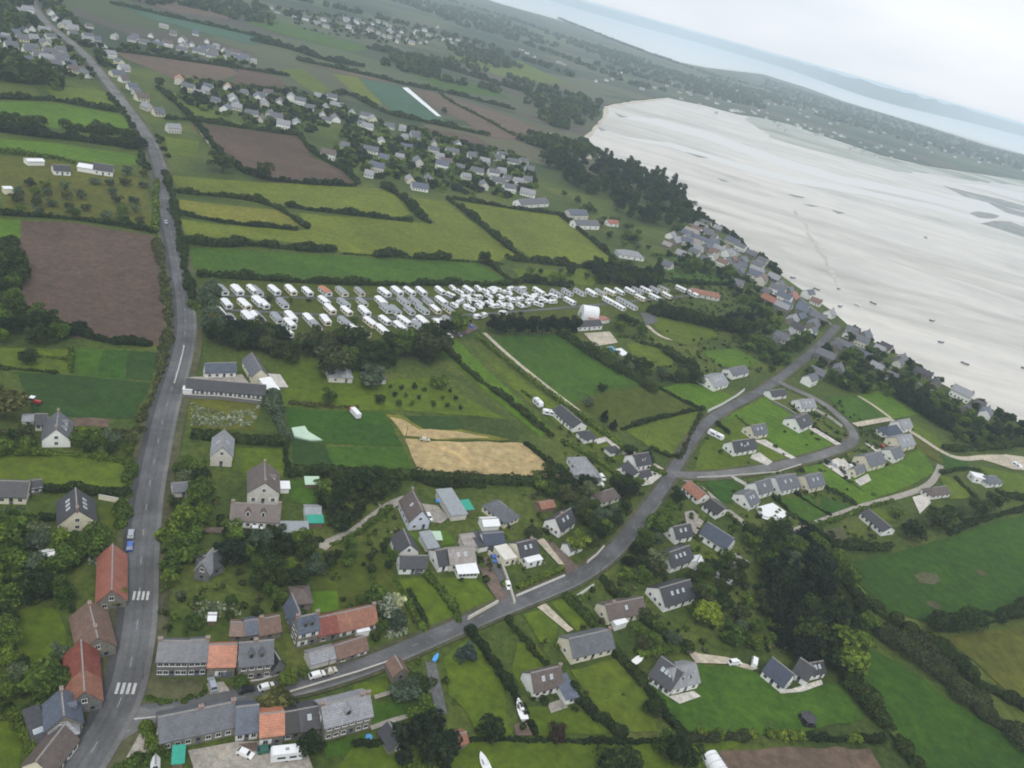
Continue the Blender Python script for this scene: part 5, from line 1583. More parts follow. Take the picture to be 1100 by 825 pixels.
# beyond, between the caravans and the wood
house('house', (665, 277), (691, 281), 12.0, 3.2, 3.0, 'hip', 'white', 'slate_light', 'sprawling pale-roofed house above the caravan rows', None, win=4, gwin=2)
house('house', (559, 224), (589, 222), 11.0, 3.5, 3.4, 'x', 'white', 'slate', 'broad grey-roofed house at the corner of the big pasture', None, win=4, gwin=2, chim='x0.9')
house('house', (612, 236), (631, 236), 11.0, 4.5, 3.4, 'x', 'pale', 'slate_blue', 'blue-grey roofed house below the wood', None, win=3, gwin=1)
house('house', (618, 246), (643, 247), 10.0, 4.0, 3.0, 'x', 'white', 'slate', 'white-walled slate house in front of the blue-grey roof below the wood', None, win=4, gwin=1)
house('barn', (653, 243), (664, 244), 7.0, 3.0, 2.4, 'x', 'white', 'salmon', 'small salmon-roofed house against the dark wood', None, win=2, gwin=1)
house('holiday_block', (742, 318), (772, 324), 10.0, 3.0, 2.0, 'x', 'pale', 'rust', 'long terracotta-roofed block at the seaward end of the caravan rows', None, win=5, gwin=1)
house('campsite_building', (619, 356), (646, 354), 9.0, 3.0, 2.0, 'x', 'white', 'slate_dark', 'dark-roofed campsite building below the white marquee', 'the campsite building', win=5, gwin=1)
house('bar', (637, 349), (654, 347), 6.0, 2.4, 0.3, 'flat', 'white', 'salmon', 'flat red terrace roof beside the white marquee', None, win=0, gwin=0, door=False)
house('house', (58, 188), (76, 189), 9.0, 3.0, 2.4, 'x', 'white', 'slate_dark', 'dark-roofed farm building beside white sheds at the orchard top', None, win=3, gwin=1)
house('house', (100, 187), (121, 190), 9.0, 3.4, 3.2, 'x', 'white', 'slate_dark', 'white house with a dark hipped roof by the orchard and the main road', None, win=3, gwin=1)
house('shed', (83, 184), (102, 187), 8.0, 3.0, 0.6, 'mono', 'white', 'white_sheet', 'white-roofed shed beside the orchard house', None, win=0, gwin=0, door=False)
house('shed', (30, 178), (48, 178), 7.0, 2.8, 0.8, 'x', 'white', 'white_sheet', 'long white shed at the upper corner of the orchard', None, win=0, gwin=0, door=False)
house('shed', (5, 209), (15, 209), 5.0, 3.2, 0.3, 'flat', 'cream', 'white_sheet', 'cream box-like hut inside the orchard', None, win=0, gwin=0, door=False)

# ------------------------------------------------------------------ smaller houses further off: one mesh each, placed from the picture
FAR_WALL = ['white', 'white', 'white', 'cream', 'pale']
FAR_ROOF = ['slate', 'slate', 'slate_blue', 'slate_light', 'slate_light', 'brown']
FARPROTO = {}


def far_mesh(w, r, v):
    k = (w, r, v)
    if k not in FARPROTO:
        L, W, e, ri = [(11, 8, 3.2, 3.6), (13, 8.5, 5, 3.4), (9, 8, 3, 3.8), (15, 9, 3.2, 3.4)][v]
        mb = MB()
        mb.prism([(-W / 2, 0), (W / 2, 0), (W / 2, e), (0, e + ri), (-W / 2, e)], -L / 2, L / 2, False, 0)
        s = ri / (W / 2)
        mb.prism([(-W / 2 - .4, e - .4 * s + .03), (0, e + ri + .03), (W / 2 + .4, e - .4 * s + .03), (W / 2 + .4, e - .4 * s + .3), (0, e + ri + .3), (-W / 2 - .4, e - .4 * s + .3)], -L / 2 - .3, L / 2 + .3, False, 1)
        mb.box(L / 2 - 1.1, L / 2 - 0.3, -0.4, 0.4, e + ri - 0.6, e + ri + 1.1, 2)
        for i in range(int(L / 2.6)):
            x = -L / 2 + 1.5 + i * 2.6
            for sy in (-1, 1):
                mb.box(x - .5, x + .5, sy * W / 2 - .03, sy * W / 2 + .03, 0.9, 2.2, 3)
        FARPROTO[k] = mb.mesh('small_house', [M[w], M[r], M['brick'], M['glass']])
    return FARPROTO[k]


ORD = ['first', 'second', 'third', 'fourth', 'fifth', 'sixth', 'seventh', 'eighth', 'ninth', 'tenth', 'eleventh', 'twelfth', 'thirteenth', 'fourteenth', 'fifteenth', 'sixteenth', 'seventeenth', 'eighteenth', 'nineteenth', 'twentieth', 'twenty-first', 'twenty-second', 'twenty-third', 'twenty-fourth', 'twenty-fifth', 'twenty-sixth', 'twenty-seventh', 'twenty-eighth', 'twenty-ninth', 'thirtieth']


ROOFW = dict(pink='pinkish', brown_red='brown tiled', slate='grey slate', slate_blue='blue slate', slate_dark='black', slate_light='pale grey', brown='brown', salmon='salmon', rust='rust-orange', orange='orange')
WALLW = dict(white='white', cream='cream', pale='pale', stone='stone')


def far_houses(pts, where, group, ang=None, spread=0.5, walls=None, roofs=None, anchor='the road', nm_='small_house'):
    items = []
    for i, p in enumerate(pts):
        g = P(*p[:2]) if not isinstance(p, Vector) else p
        if not clear(g, 9.0): continue
        w = R.choice(walls or FAR_WALL); r = R.choice(roofs or FAR_ROOF)
        if len(p) > 2 and not isinstance(p, Vector): r = p[2]
        a = (ang if ang is not None else 0.5) + R.choice((0, 0, math.pi / 2)) + R.uniform(-spread, spread) * 0.4
        o = link(nm_, far_mesh(w, r, R.randrange(4)), None, (g.x, g.y, 0), a, R.uniform(0.72, 0.95))
        FOOT.append((Vector((g.x, g.y, 0)), 6.5))
        items.append((o, w, r))
    items.sort(key=lambda t: PX(t[0].location)[0])
    # label by look first, then by order along the strip counted from the anchor end
    by = {}
    for o, w, r in items:
        by.setdefault((w, r), []).append(o)
    for (w, r), lst in by.items():
        for i, o in enumerate(lst):
            lab = '%s house, %s roof, %s' % (WALLW[w], ROOFW[r], where)
            if len(lst) > 1: lab += ', %s from %s' % (ORD[min(i, 29)], anchor)
            setp(o, lab, 'house', group)


def extra(px, n, rmin):
    return [Vector((p.x, p.y, 0)) for p in scatter(px, n, rmin)]


LIGHTW, LIGHTR = ['white', 'white', 'pale'], ['slate_light', 'slate', 'slate', 'slate_blue']
far_houses([(18, 30), (30, 14), (24, 44), (12, 52), (33, 33), (40, 4), (48, 14), (60, 22), (66, 30), (72, 28), (78, 34), (64, 44), (36, 44), (28, 66), (6, 42), (8, 66), (20, 70), (34, 66), (44, 62), (54, 58), (84, 36), (96, 30), (104, 44), (110, 52), (90, 70), (75, 72), (82, 78), (92, 82), (62, 66), (118, 62), (128, 70), (133, 76)], 'in the hazy roadside village', 'houses of the roadside village', 0.9, anchor='the corner')
far_houses([(118, 78), (126, 82), (133, 88), (142, 96), (147, 102), (152, 108), (158, 118), (164, 122), (170, 124), (186, 142)], 'on the upper road bend', 'houses along the upper road bend', 1.0, anchor='the far end')
far_houses([(123, 42), (145, 42), (155, 47), (162, 40), (176, 30), (186, 38), (196, 46), (210, 38), (222, 46), (232, 52), (240, 56), (252, 58), (262, 64), (272, 68), (206, 50), (180, 50)], 'between the far brown fields', 'houses between the brown fields', 0.4, anchor='the road')
far_houses([(192, 90, 'orange'), (202, 98), (222, 100), (244, 96, 'orange'), (250, 108), (262, 102), (276, 108), (284, 114), (280, 130), (300, 112), (312, 108), (322, 112), (296, 130), (304, 138), (318, 134), (342, 106), (356, 108), (360, 130), (332, 118), (350, 118), (254, 118), (270, 124), (288, 102)], 'above the hazy ploughed field', 'houses of the middle village strip', 0.35, anchor='the road')
far_houses([(352, 170), (370, 160), (378, 124), (392, 128), (400, 132), (418, 138), (432, 140), (446, 150), (398, 164), (412, 172), (404, 184), (396, 190), (436, 160), (448, 178), (416, 172), (440, 196), (450, 204), (394, 140), (472, 170), (478, 178), (466, 156)], 'behind the big pastures', 'houses behind the big pastures', 0.35, anchor='the road')
far_houses([(486, 180), (494, 182), (506, 170), (512, 186), (522, 190), (532, 172), (538, 186), (544, 194), (550, 178), (562, 176), (568, 184), (566, 196), (556, 198), (536, 194), (520, 176), (500, 192), (546, 206), (566, 210), (574, 198)], 'in the close beside the wood', 'houses beside the wood', 0.35, walls=['white', 'white', 'pale'], roofs=['slate', 'slate_light', 'slate'], anchor='the pastures')
far_houses([(298, 14), (306, 16), (316, 20), (328, 22), (340, 26), (350, 30), (292, 10), (384, 22), (390, 26), (398, 32), (406, 24), (414, 28), (420, 36), (428, 40), (438, 44), (446, 40), (456, 34), (470, 30), (484, 40), (492, 44), (386, 34), (400, 38), (412, 40), (426, 46), (442, 48), (458, 46), (460, 40), (476, 44)], 'in the hamlet near the skyline', 'houses of the far hamlet', 0.4, walls=['white', 'pale', 'cream'], roofs=['slate_light', 'slate', 'pink' if False else 'slate_light'], anchor='the road')
far_houses([(560, 54), (566, 58), (574, 62), (600, 68), (606, 70), (566, 100), (572, 104), (590, 148), (614, 172), (622, 176), (632, 170), (640, 172), (648, 174), (660, 180), (640, 88), (712, 98), (730, 100), (690, 94)], 'behind the far beach', 'houses behind the far beach', 0.4, anchor='the fields')
# far town across the head of the bay
far_houses([(650 + i * 9.3 + R.uniform(-3, 3), 62 + i * 2.75 + R.uniform(6, 26)) for i in range(34)], 'in the hazy town across the bay', 'houses of the town across the bay', 0.3, walls=['white', 'pale'], roofs=['slate_light', 'slate'], anchor='the land')
far_houses([(745 + i * 12.5 + R.uniform(-4, 4), 105 + i * 3.3 + R.uniform(-3, 5)) for i in range(20)], 'on the shore across the bay', 'shore houses across the bay', 0.3, walls=['white', 'pale'], roofs=['slate_light', 'slate'], anchor='the beach')
# coastal village
CV = [(716, 266), (724, 262), (736, 258), (742, 252), (752, 246), (760, 252), (770, 248), (776, 258), (784, 262), (748, 264), (757, 268), (766, 262), (772, 270), (780, 272), (790, 272), (798, 278), (806, 276), (745, 274), (764, 280), (775, 286), (786, 282), (796, 288), (810, 286), (818, 284), (716, 288), (812, 294), (822, 296), (830, 302), (792, 308), (806, 312), (720, 256), (730, 276)]
far_houses(CV, 'in the upper shore village', 'houses in the upper shore village', -0.5, walls=['white', 'pale', 'pale', 'stone'], roofs=['slate', 'slate', 'slate_light', 'slate_light', 'slate_blue', 'pink', 'brown_red'], anchor='the wood', nm_='shore_house')
CV2 = [(828, 300), (836, 308), (846, 316), (850, 322, 'salmon'), (858, 328), (866, 326), (872, 332), (860, 338), (868, 342), (876, 346), (882, 340), (890, 340), (896, 344), (904, 346), (880, 350), (872, 352), (864, 350), (856, 356), (846, 360), (838, 366), (828, 370), (822, 316), (826, 326, 'rust'), (860, 380, 'salmon'), (846, 386), (834, 392), (888, 372), (896, 376), (904, 368), (910, 374), (884, 388), (892, 396), (898, 402), (906, 404), (876, 404), (914, 358), (926, 366), (868, 412), (872, 420)]
far_houses(CV2, 'where the village road meets the shore', 'houses at the shore end of the village road', -0.55, walls=['white', 'pale', 'stone', 'stone'], roofs=['slate', 'slate', 'slate_blue', 'slate_dark', 'slate_light'], anchor='the wood', nm_='shore_house')
CV3 = [(940, 372), (950, 376), (960, 380), (966, 388), (974, 390), (982, 396), (990, 404), (998, 408), (1004, 414), (1014, 418), (1022, 422), (1030, 428), (1040, 432), (1050, 438), (1060, 442), (940, 398), (948, 404), (956, 408), (968, 404), (934, 392), (926, 384), (976, 410), (986, 416), (1036, 444)]
far_houses(CV3, 'in the lower shore village', 'houses in the lower shore village', -0.6, walls=['white', 'pale', 'stone', 'stone'], roofs=['slate', 'slate', 'slate_blue', 'slate_dark', 'slate_light'], anchor='the wood', nm_='shore_house')
far_houses(extra([(4, 2), (40, 0), (60, 18), (90, 34), (130, 74), (112, 74), (96, 80), (70, 78), (30, 68), (0, 50)], 26, 15), 'packed into the hazy roadside village', 'close-packed roadside village houses', 0.9, walls=LIGHTW, roofs=LIGHTR, anchor='the corner', nm_='village_house')
far_houses(extra([(196, 90), (290, 100), (358, 108), (376, 126), (330, 138), (250, 124), (200, 106)], 10, 16), 'filling the middle village strip', 'infill houses of the middle strip', 0.35, walls=LIGHTW, roofs=LIGHTR, anchor='the road', nm_='village_house')
far_houses(extra([(384, 128), (450, 144), (556, 172), (574, 198), (540, 210), (470, 200), (400, 186)], 14, 15), 'filling the strip behind the pastures', 'infill houses behind the pastures', 0.35, walls=LIGHTW, roofs=LIGHTR, anchor='the road', nm_='village_house')
far_houses(extra([(330, 20), (400, 22), (480, 38), (492, 48), (440, 48), (380, 36)], 24, 16), 'packed into the skyline hamlet', 'close-packed hamlet houses', 0.4, walls=['white'], roofs=['slate_light', 'pink'], anchor='the road', nm_='village_house')
far_houses(extra([(120, 42), (250, 56), (272, 68), (230, 62), (170, 52)], 16, 14), 'filling the row above the brown fields', 'infill houses above the brown fields', 0.4, walls=LIGHTW, roofs=LIGHTR, anchor='the road', nm_='village_house')
far_houses(extra([(740, 88), (820, 112), (900, 138), (1000, 166), (1100, 184), (1100, 176), (1000, 154), (900, 126), (820, 98)], 48, 24), 'in the low town across the bay', 'houses of the low town across the bay', 0.3, walls=['white'], roofs=['slate_light', 'pink'], anchor='the land', nm_='town_house')
SHW, SHR = ['white', 'white', 'pale', 'stone'], ['slate', 'slate', 'slate_light', 'slate_blue', 'brown_red']
far_houses(extra([(735, 246), (760, 243), (800, 272), (838, 298), (834, 312), (800, 300), (760, 284), (730, 266)], 26, 12), 'packed along the upper shore', 'close-packed upper shore houses', -0.5, walls=SHW, roofs=SHR, anchor='the wood', nm_='shore_house')
far_houses(extra([(836, 300), (868, 320), (912, 354), (925, 372), (900, 380), (870, 372), (848, 350), (830, 322)], 26, 12), 'packed round the road end', 'close-packed road end houses', -0.55, walls=SHW, roofs=SHR, anchor='the wood', nm_='shore_house')
far_houses(extra([(915, 356), (985, 398), (1070, 444), (1060, 452), (980, 412), (920, 376)], 18, 12), 'packed along the lower shore', 'close-packed lower shore houses', -0.6, walls=SHW, roofs=SHR, anchor='the wood', nm_='shore_house')
# ------------------------------------------------------------------ caravan park
_mats = [M['white_sheet'], M['sheet'], M['glass'], M['wood'], M['pale'], M['orange']]
MH = []
for v in range(4):
    L, W, H = [(8.0, 3.3, 2.5), (8.6, 3.4, 2.5), (7.4, 3.2, 2.4), (8.2, 3.8, 2.5)][v]
    a = MB(); a.prism([(-W / 2, 0.45), (W / 2, 0.45), (W / 2, H), (0, H + 0.55), (-W / 2, H)], -L / 2, L / 2)
    r = MB(); r.prism([(-W / 2 - .15, H - .0), (0, H + .58), (W / 2 + .15, H - .0), (W / 2 + .15, H + .1), (0, H + .68), (-W / 2 - .15, H + .1)], -L / 2 - .15, L / 2 + .15)
    ws = []
    for sy in (-1, 1):
        for x in (-0.32, 0.0, 0.3):
            b = MB(); b.box(x * L - .55, x * L + .55, sy * W / 2 - .03, sy * W / 2 + .03, 1.2, 2.1); ws.append(b.mesh('window', [M['glass']]))
    for sx in (-1, 1):
        b = MB(); b.box(sx * L / 2 - .03, sx * L / 2 + .03, -0.9, 0.9, 1.1, 2.2); ws.append(b.mesh('window', [M['glass']]))
    d = MB(); d.box(-L * .3, L * .25, W / 2 + .02, W / 2 + 2.2, 0.3, 0.45); d.box(-L * .3, L * .25, W / 2 + 2.12, W / 2 + 2.2, 0.45, 1.2)
    MH.append((a.mesh('body', [M['white_sheet']]), a.mesh('body', [M['cream']]), r.mesh('roof', [M['sheet']]), r.mesh('roof', [M['white_sheet']]), r.mesh('roof', [M['orange']]), ws, d.mesh('deck', [M['wood']])))


def mobile_home(pos, ang, label, group, roof=None, deck=True, sc=1.0):
    v = R.randrange(4)
    m_ = MH[v]
    o = thing('mobile_home', (pos.x, pos.y, 0.1), ang, label, 'mobile home', group)
    o.scale = (sc, sc, sc)
    link('body', m_[0] if R.random() < 0.7 else m_[1], o)
    link('roof', m_[roof if roof else (2 if R.random() < 0.4 else 3)], o)
    for w in m_[5]: link('window', w, o)
    if deck and R.random() < 0.5: link('deck', m_[6], o)
    FOOT.append((Vector((pos.x, pos.y, 0)), 4.0))


def t6(x, y): return (270 + x * .2545, 200 + y * .2545)
def t5(x, y): return (x * .2545, 200 + y * .2545)
def t7(x, y): return (540 + x * .2545, 200 + y * .2545)


def angp(p, q):
    a, b = P(*p), P(*q)
    return math.atan2(b.y - a.y, b.x - a.x)


MHA = angp(t6(640, 505), t6(690, 545))
MHR = [
    ('along the pasture hedge', 'mobile homes of the hedge row', [t5(935, 452), t5(1000, 452), t5(1065, 450), t6(20, 456), t6(95, 452), t6(165, 452), t6(235, 458), t6(310, 456), t6(380, 458), t6(455, 458), t6(560, 460), t6(613, 455), t6(665, 456), t6(715, 456), t6(795, 452), t6(915, 450)]),
    ('in the second row from the pasture hedge', 'mobile homes of the second row', [t5(955, 510), t5(1030, 512), t5(1090, 500), t6(50, 510), t6(130, 508), t6(305, 496), t6(388, 506), t6(465, 502), t6(545, 498), t6(640, 498), t6(690, 500), t6(745, 498), t6(800, 496)]),
    ('in the third row from the pasture hedge', 'mobile homes of the third row', [t6(330, 532), t6(400, 540), t6(475, 540), t6(565, 528), t6(603, 536), t6(665, 536), t6(720, 533), t6(775, 532), t6(830, 532)]),
    ('in the front row behind the trees', 'mobile homes of the front row', [t5(975, 575), t5(1045, 565), t5(1090, 570), t6(20, 565), t6(105, 570), t6(165, 565), t6(240, 572), t6(145, 628), t6(393, 588), t6(432, 622), t6(470, 630), t6(500, 588), t6(550, 620), t6(625, 606)]),
    ('in the row running towards the sea', 'mobile homes of the seaward row', [t7(75, 455), t7(150, 455), t7(225, 463), t7(270, 458), t7(322, 458), t7(372, 460), t7(410, 460), t7(450, 456), t7(490, 454), t7(535, 452), t7(566, 450), t7(602, 448), t7(640, 447), t7(675, 442), t7(750, 442), t7(802, 464)]),
    ('behind the seaward row', 'mobile homes behind the seaward row', [t7(280, 495), t7(445, 493), t7(500, 492), t7(578, 480), t7(640, 478), t7(490, 518), t7(540, 516), t7(690, 470)]),
]
for where, grp, pts in MHR:
    for i, p in enumerate(pts):
        rf = 4 if (grp.endswith('hedge row') and i == 7) else None
        lab = ('orange-roofed mobile home %s' % where) if rf else '%s mobile home from the main road %s' % (ORD[i], where)
        a = MHA + R.uniform(-0.07, 0.07)
        if 'seaward' in grp: a = MHA + 0.1 + R.uniform(-0.1, 0.1)
        mobile_home(P(*p), a, lab, grp, rf)
tour = [t6(838, 470), t6(875, 500), t6(920, 528), t6(985, 455), t6(965, 505), t6(1000, 508), t6(1050, 478), t6(1050, 508), t6(975, 556), t6(1060, 545), t6(958, 560), t6(1020, 446), t6(1075, 456), t6(955, 478), t7(30, 486), t7(75, 487), t7(130, 480), t7(165, 494), t7(20, 455), t7(10, 515), t7(100, 510), t6(1085, 520), t6(1000, 475), t6(935, 500), t6(905, 478)]
for i, p in enumerate(tour):
    g = P(*p)
    a = MHA + R.choice((0, 0.5, 1.57, 1.9)) + R.uniform(-.2, .2)
    q = PX(g + Vector((math.cos(a), math.sin(a), 0)) * 3)
    caravan(p, q[:2], 'white touring caravan on the crowded pitches, %s from the main road' % ORD[i] if i < 30 else '', L=R.uniform(5, 7), H=2.5, name='touring_caravan', group='touring caravans on the crowded pitches')
for px, n, lab, grp in [([(440, 338), (478, 342), (486, 350), (430, 360), (392, 360), (396, 350)], 12, 'mobile home squeezed behind the front-row trees', 'mobile homes behind the front-row trees'), ([(232, 330), (330, 345), (380, 350), (330, 356), (236, 344)], 12, 'mobile home near the road end of the front row', 'mobile homes at the road end')]:
    for i, g in enumerate(sorted(scatter(px, n, 7.5), key=lambda v: v.x)):
        mobile_home(g, MHA + R.uniform(-.15, .15), '%s %s, counting from the road' % (ORD[i], lab), grp)
for i, g in enumerate(sorted(scatter([(482, 311), (560, 312), (600, 322), (580, 336), (520, 340), (484, 334)], 30, 5.6), key=lambda v: v.x)):
    a = MHA + R.choice((0, 0.4, 1.57)) + R.uniform(-.3, .3)
    q = PX(g); q2 = PX(g + Vector((math.cos(a), math.sin(a), 0)) * 3)
    caravan(q[:2], q2[:2], 'small white caravan in the tight cluster mid-park, %s from the road' % (ORD[min(i, 29)] if i < 30 else 'beyond thirtieth'), L=R.uniform(4.5, 6.5), H=2.4, name='touring_caravan', group='touring caravans of the tight cluster')
for i, p in enumerate([t6(690, 575), t6(775, 572), t6(805, 570), t6(835, 636), t6(875, 632), t6(930, 600), t6(895, 578), t6(850, 610)]):
    q = (p[0] + 3, p[1] + 2.0)
    car(p, q, ['car_white', 'car_white', 'car_white', 'car_white', 'car_silver', 'car_blue', 'car_black', 'car_white'][i], '%s on the red gravel by the caravans, %s from the road' % (['white car', 'white car', 'white car', 'white car', 'silver car', 'blue car', 'black car', 'white car'][i], ORD[i]), L=4.4, group='cars on the campsite car park')
# marquee (white, domed) and swimming pools covered with sheets
p = P(631, 342)
o = thing('marquee', (p.x, p.y, 0.1), rad(20), 'tall white domed marquee on the campsite', 'marquee')
mb = MB()
sec = [(4.4 * math.cos(t * math.pi / 10), 2.5 + 5.5 * math.sin(t * math.pi / 10)) for t in range(11)]
mb.prism([(4.4, 0)] + sec + [(-4.4, 0)], -5, 5)
mb.build('canopy', [M['white_sheet']], o)
mb = MB()
for x in (-5.03, 5.03): mb.box(x - .03, x + .03, -1.5, 1.5, 0.02, 3.0)
mb.build('door', [M['sheet']], o)
M['pool_blue'] = plain('pool_blue', (0.08, 0.3, 0.55), var=0.1, rough=0.15)
for px, mt, lab in (([(652, 374), (657, 373), (663, 378), (658, 380)], 'pool_blue', 'blue rectangular pool on the campsite lawn'), ([(660, 376), (667, 375), (675, 381), (668, 383)], 'white_sheet', 'white covered pool beside the blue campsite pool')):
    w = [P(*q) for q in px]
    c = sum(w, Vector()) / 4
    o = thing('pool', (c.x, c.y, 0), 0, lab, 'pool')
    mb = MB()
    mb.poly([(v.x - c.x, v.y - c.y, 0.62) for v in w]); mb.build('cover', [M[mt]], o)
    mb = MB()
    for i in range(4):
        a, b = w[i] - c, w[(i + 1) % 4] - c
        mb.poly([(a.x * 1.08, a.y * 1.08, 0), (b.x * 1.08, b.y * 1.08, 0), (b.x * 1.08, b.y * 1.08, 0.6), (a.x * 1.08, a.y * 1.08, 0.6)])
        mb.poly([(a.x * 1.08, a.y * 1.08, 0.6), (b.x * 1.08, b.y * 1.08, 0.6), (b.x * .98, b.y * .98, 0.6), (a.x * .98, a.y * .98, 0.6)])
    mb.build('rim', [M['concrete']], o)

# ------------------------------------------------------------------ vehicles, boats and garden things
car((140.5, 577), (141.3, 571), 'car_silver', 'silver car parked on the pavement edge beside the long red barn', z=0.66)
car((139.5, 590), (140.3, 584), 'car_blue', 'bright blue car parked just behind the silver car on the main road', z=0.66)
car((180, 226), (181.5, 232), 'car_black', 'dark car driving past the orchard on the main road', z=0.56)
car((178, 240.5), (179, 247), 'car_silver', 'grey car following the dark one past the orchard', z=0.56)
car((228, 738), (226, 731), 'car_silver', 'silver-blue estate car on the short drive before the orange barn', L=4.7, z=0.35)
car((285.5, 741), (292, 739), 'car_white', 'white hatchback at the roadside below the tall stone house', z=0.55)
car((264, 744), (272, 742), 'car_black', 'black car in the shade of the roadside bush', z=0.55)
car((340, 728), (347, 726), 'car_white', 'white saloon in front of the low grey roadside building', L=4.6, z=0.52)
car((354.5, 724), (360, 722), 'car_beige', 'small beige car parked ahead of the white saloon', L=3.6, z=0.52)
car((263, 812), (270, 815), 'car_white', 'white car on the gravel yard below the long stone house', z=0.3)
car((285, 808), (291, 807), 'car_green', 'dark green car in front of the orange-roofed house', z=0.3)
caravan((307, 815), (316, 814), 'white motorhome with roof vent parked on the gravel yard', L=7.0, W=2.4, H=3.0, name='motorhome', cat='motorhome', z=0.3)
car((545, 631), (547, 637), 'car_white', 'white and black car on the dark drive by the village road', z=0.4)
car((460, 557), (463, 563), 'car_white', 'white car on the gravel beside the shade-tinted white house', L=4.6, z=0.3)
car((275, 570), (282, 570.3), 'car_white', 'white car before the long brown-roofed white house', z=0.3)
car((542, 594), (548, 592), 'car_white', 'white van nose-in beside the navy garage', L=5.0, W=1.9, H=1.9, kind='van', z=0.3, name='van', cat='van')
car((530, 602), (531.5, 607), 'car_blue', 'blue car in the dark gap beside the navy garage', L=3.8, z=0.3)
car((788, 714), (796, 713), 'car_white', 'white pick-up with black cab on the sandy drive', L=5.0, H=1.8, z=0.35)
car((809, 714), (810, 708), 'car_white', 'white-topped dark van by the glazed slate house', L=4.8, W=1.9, H=2.1, kind='van', z=0.35, name='van', cat='van')
caravan((777, 624), (783, 627), 'white caravan half hidden in trees above the yellow-green tree', L=6.5)
caravan((577, 436), (581, 440), 'tall white caravan at the upper end of the long white bungalow', L=6, H=3.0)
caravan((589, 446), (594, 447), 'low white caravan close beside the long white bungalow', L=6, H=2.4)
caravan((768, 470), (774, 473), 'long white caravan on the lawn by the bend of the village road', L=8, H=2.6)
caravan((1091, 502), (1094, 504), 'white van body parked on the sandy yard', L=5.5, H=2.4)
for i, (p, q, c) in enumerate([((889, 497), (893, 499), 'car_black'), ((895, 501), (899, 503), 'car_silver'), ((905, 508), (908, 511), 'car_black'), ((914, 503), (917, 506), 'car_white')]):
    car(p, q, c, ['black car nearest the branch road on the pale car park', 'silver car on the pale car park beside the black one', 'second black car, lower on the pale car park', 'white car at the house side of the pale car park'][i].replace('nearest', 'next to'), z=0.3)
car((948, 481), (951, 483), 'car_red', 'red car on the forecourt of the balcony house', z=0.3)
car((646, 514), (649, 518), 'car_white', 'white car beside the low pale wing by the straw field', L=4.8, z=0.2)
car((456, 473.5), (461, 474.2), 'car_beige', 'pale car left on the stubble beside the field pole', L=4.2, z=0.2)
# lorry with a pale box and red front on the green crop
p, q = P(378, 444), P(388, 455)
o = thing('truck', (p.x, p.y, 0.15), math.atan2(q.y - p.y, q.x - p.x), 'pale box truck with a red cab on the green field', 'truck')
o.scale = (0.72, 0.8, 0.8)
b = MB(); b.box(-0.2, 7.5, -1.3, 1.3, 0.9, 3.4); b.build('box', [M['white_sheet']], o)
b = MB(); b.prism([(-2.4, 0.6), (-0.3, 0.6), (-0.3, 2.9), (-1.6, 2.9), (-2.4, 1.7)], -1.2, 1.2, True); b.build('cab', [M['car_red']], o)
for x in (-1.4, 4.8, 6.2):
    for sy in (-1.1, 1.1): link('wheel', car_wheel, o, (x, sy, 0.4), 0, 1.3)
# tractor by the left-hand crop
p = P(37, 434)
o = thing('tractor', (p.x, p.y, 0.1), 0.1, 'red tractor with a white roof under the big tree by the crop', 'tractor')
b = MB(); b.box(-0.2, 2.2, -0.45, 0.45, 0.8, 1.6); b.box(-1.5, -0.2, -0.7, 0.7, 0.8, 1.4); b.build('body', [M['car_red']], o)
b = MB(); b.box(-1.3, -0.1, -0.7, 0.7, 1.41, 2.4); b.build('cabin_glass', [M['glass']], o)
b = MB(); b.box(-1.5, 0.1, -0.85, 0.85, 2.41, 2.6); b.build('roof', [M['white_sheet']], o)
for (x, s_) in ((-1.1, 2.4), (1.7, 1.4)):
    for sy in (-0.85, 0.85): link('wheel', car_wheel, o, (x, sy, 0.33 * s_), 0, s_)
# boats on trailers or grass
boat((559, 764), (556, 755), 6.5, 'white motor boat stored on bare soil beside the hedge', z=0.3)
boat((685, 710), (690, 706), 5.5, 'white dinghy lying at the corner of the angular slate house', z=0.3, cabin=False)
boat((520, 822), (517, 815), 6.0, 'white boat on the grass at the bottom edge below the huge dark tree', z=0.2)
boat((645, 520), (649, 525), 5.0, 'small white boat on the pale forecourt by the straw field', z=0.3, cabin=False)
boat((468, 707), (471, 702), 3.2, 'bright blue upturned boat on the corner lawn by the village road', 'boat_blue', z=0.2, cabin=False)
boat((475, 539), (483, 538), 5.0, 'blue boat resting against the end of the grey sheet shed', 'boat_blue', z=2.9 * 0 + 0.2, cabin=False)
for i, (zx, zy, pt) in enumerate([(685, 218, 'hull_dark'), (318, 434, 'hull_dark'), (325, 509, 'hull_dark'), (397, 503, 'car_white'), (463, 495, 'hull_dark'), (712, 569, 'hull_dark'), (750, 660, 'hull_dark'), (850, 750, 'hull_dark'), (1098, 768, 'hull_dark'), (125, 388, 'hull_dark'), (225, 436, 'hull_dark')]):
    x, y = 820 + zx * .2545, 200 + zy * .2545
    boat((x, y), (x + R.uniform(2, 3), y + R.uniform(-0.3, 1.2)), R.uniform(5, 6.5), ('white' if pt == 'car_white' else 'dark') + ' boat stranded on the tidal mud, ' + ['far out beneath the weedy banks', 'at the end of the wet channel', 'close to the shore below the channel end', 'the pale one off the upper village', 'just seaward of the white boat', 'alone off the village road end', 'a little below the one off the road end', 'third of the lower line from the village road', 'at the very edge of the picture', 'first along the shore from the wood', 'second along the shore from the wood'][i], pt, mast=(i % 3 == 0), z=SEA + 0.05, group='boats aground on the mud')
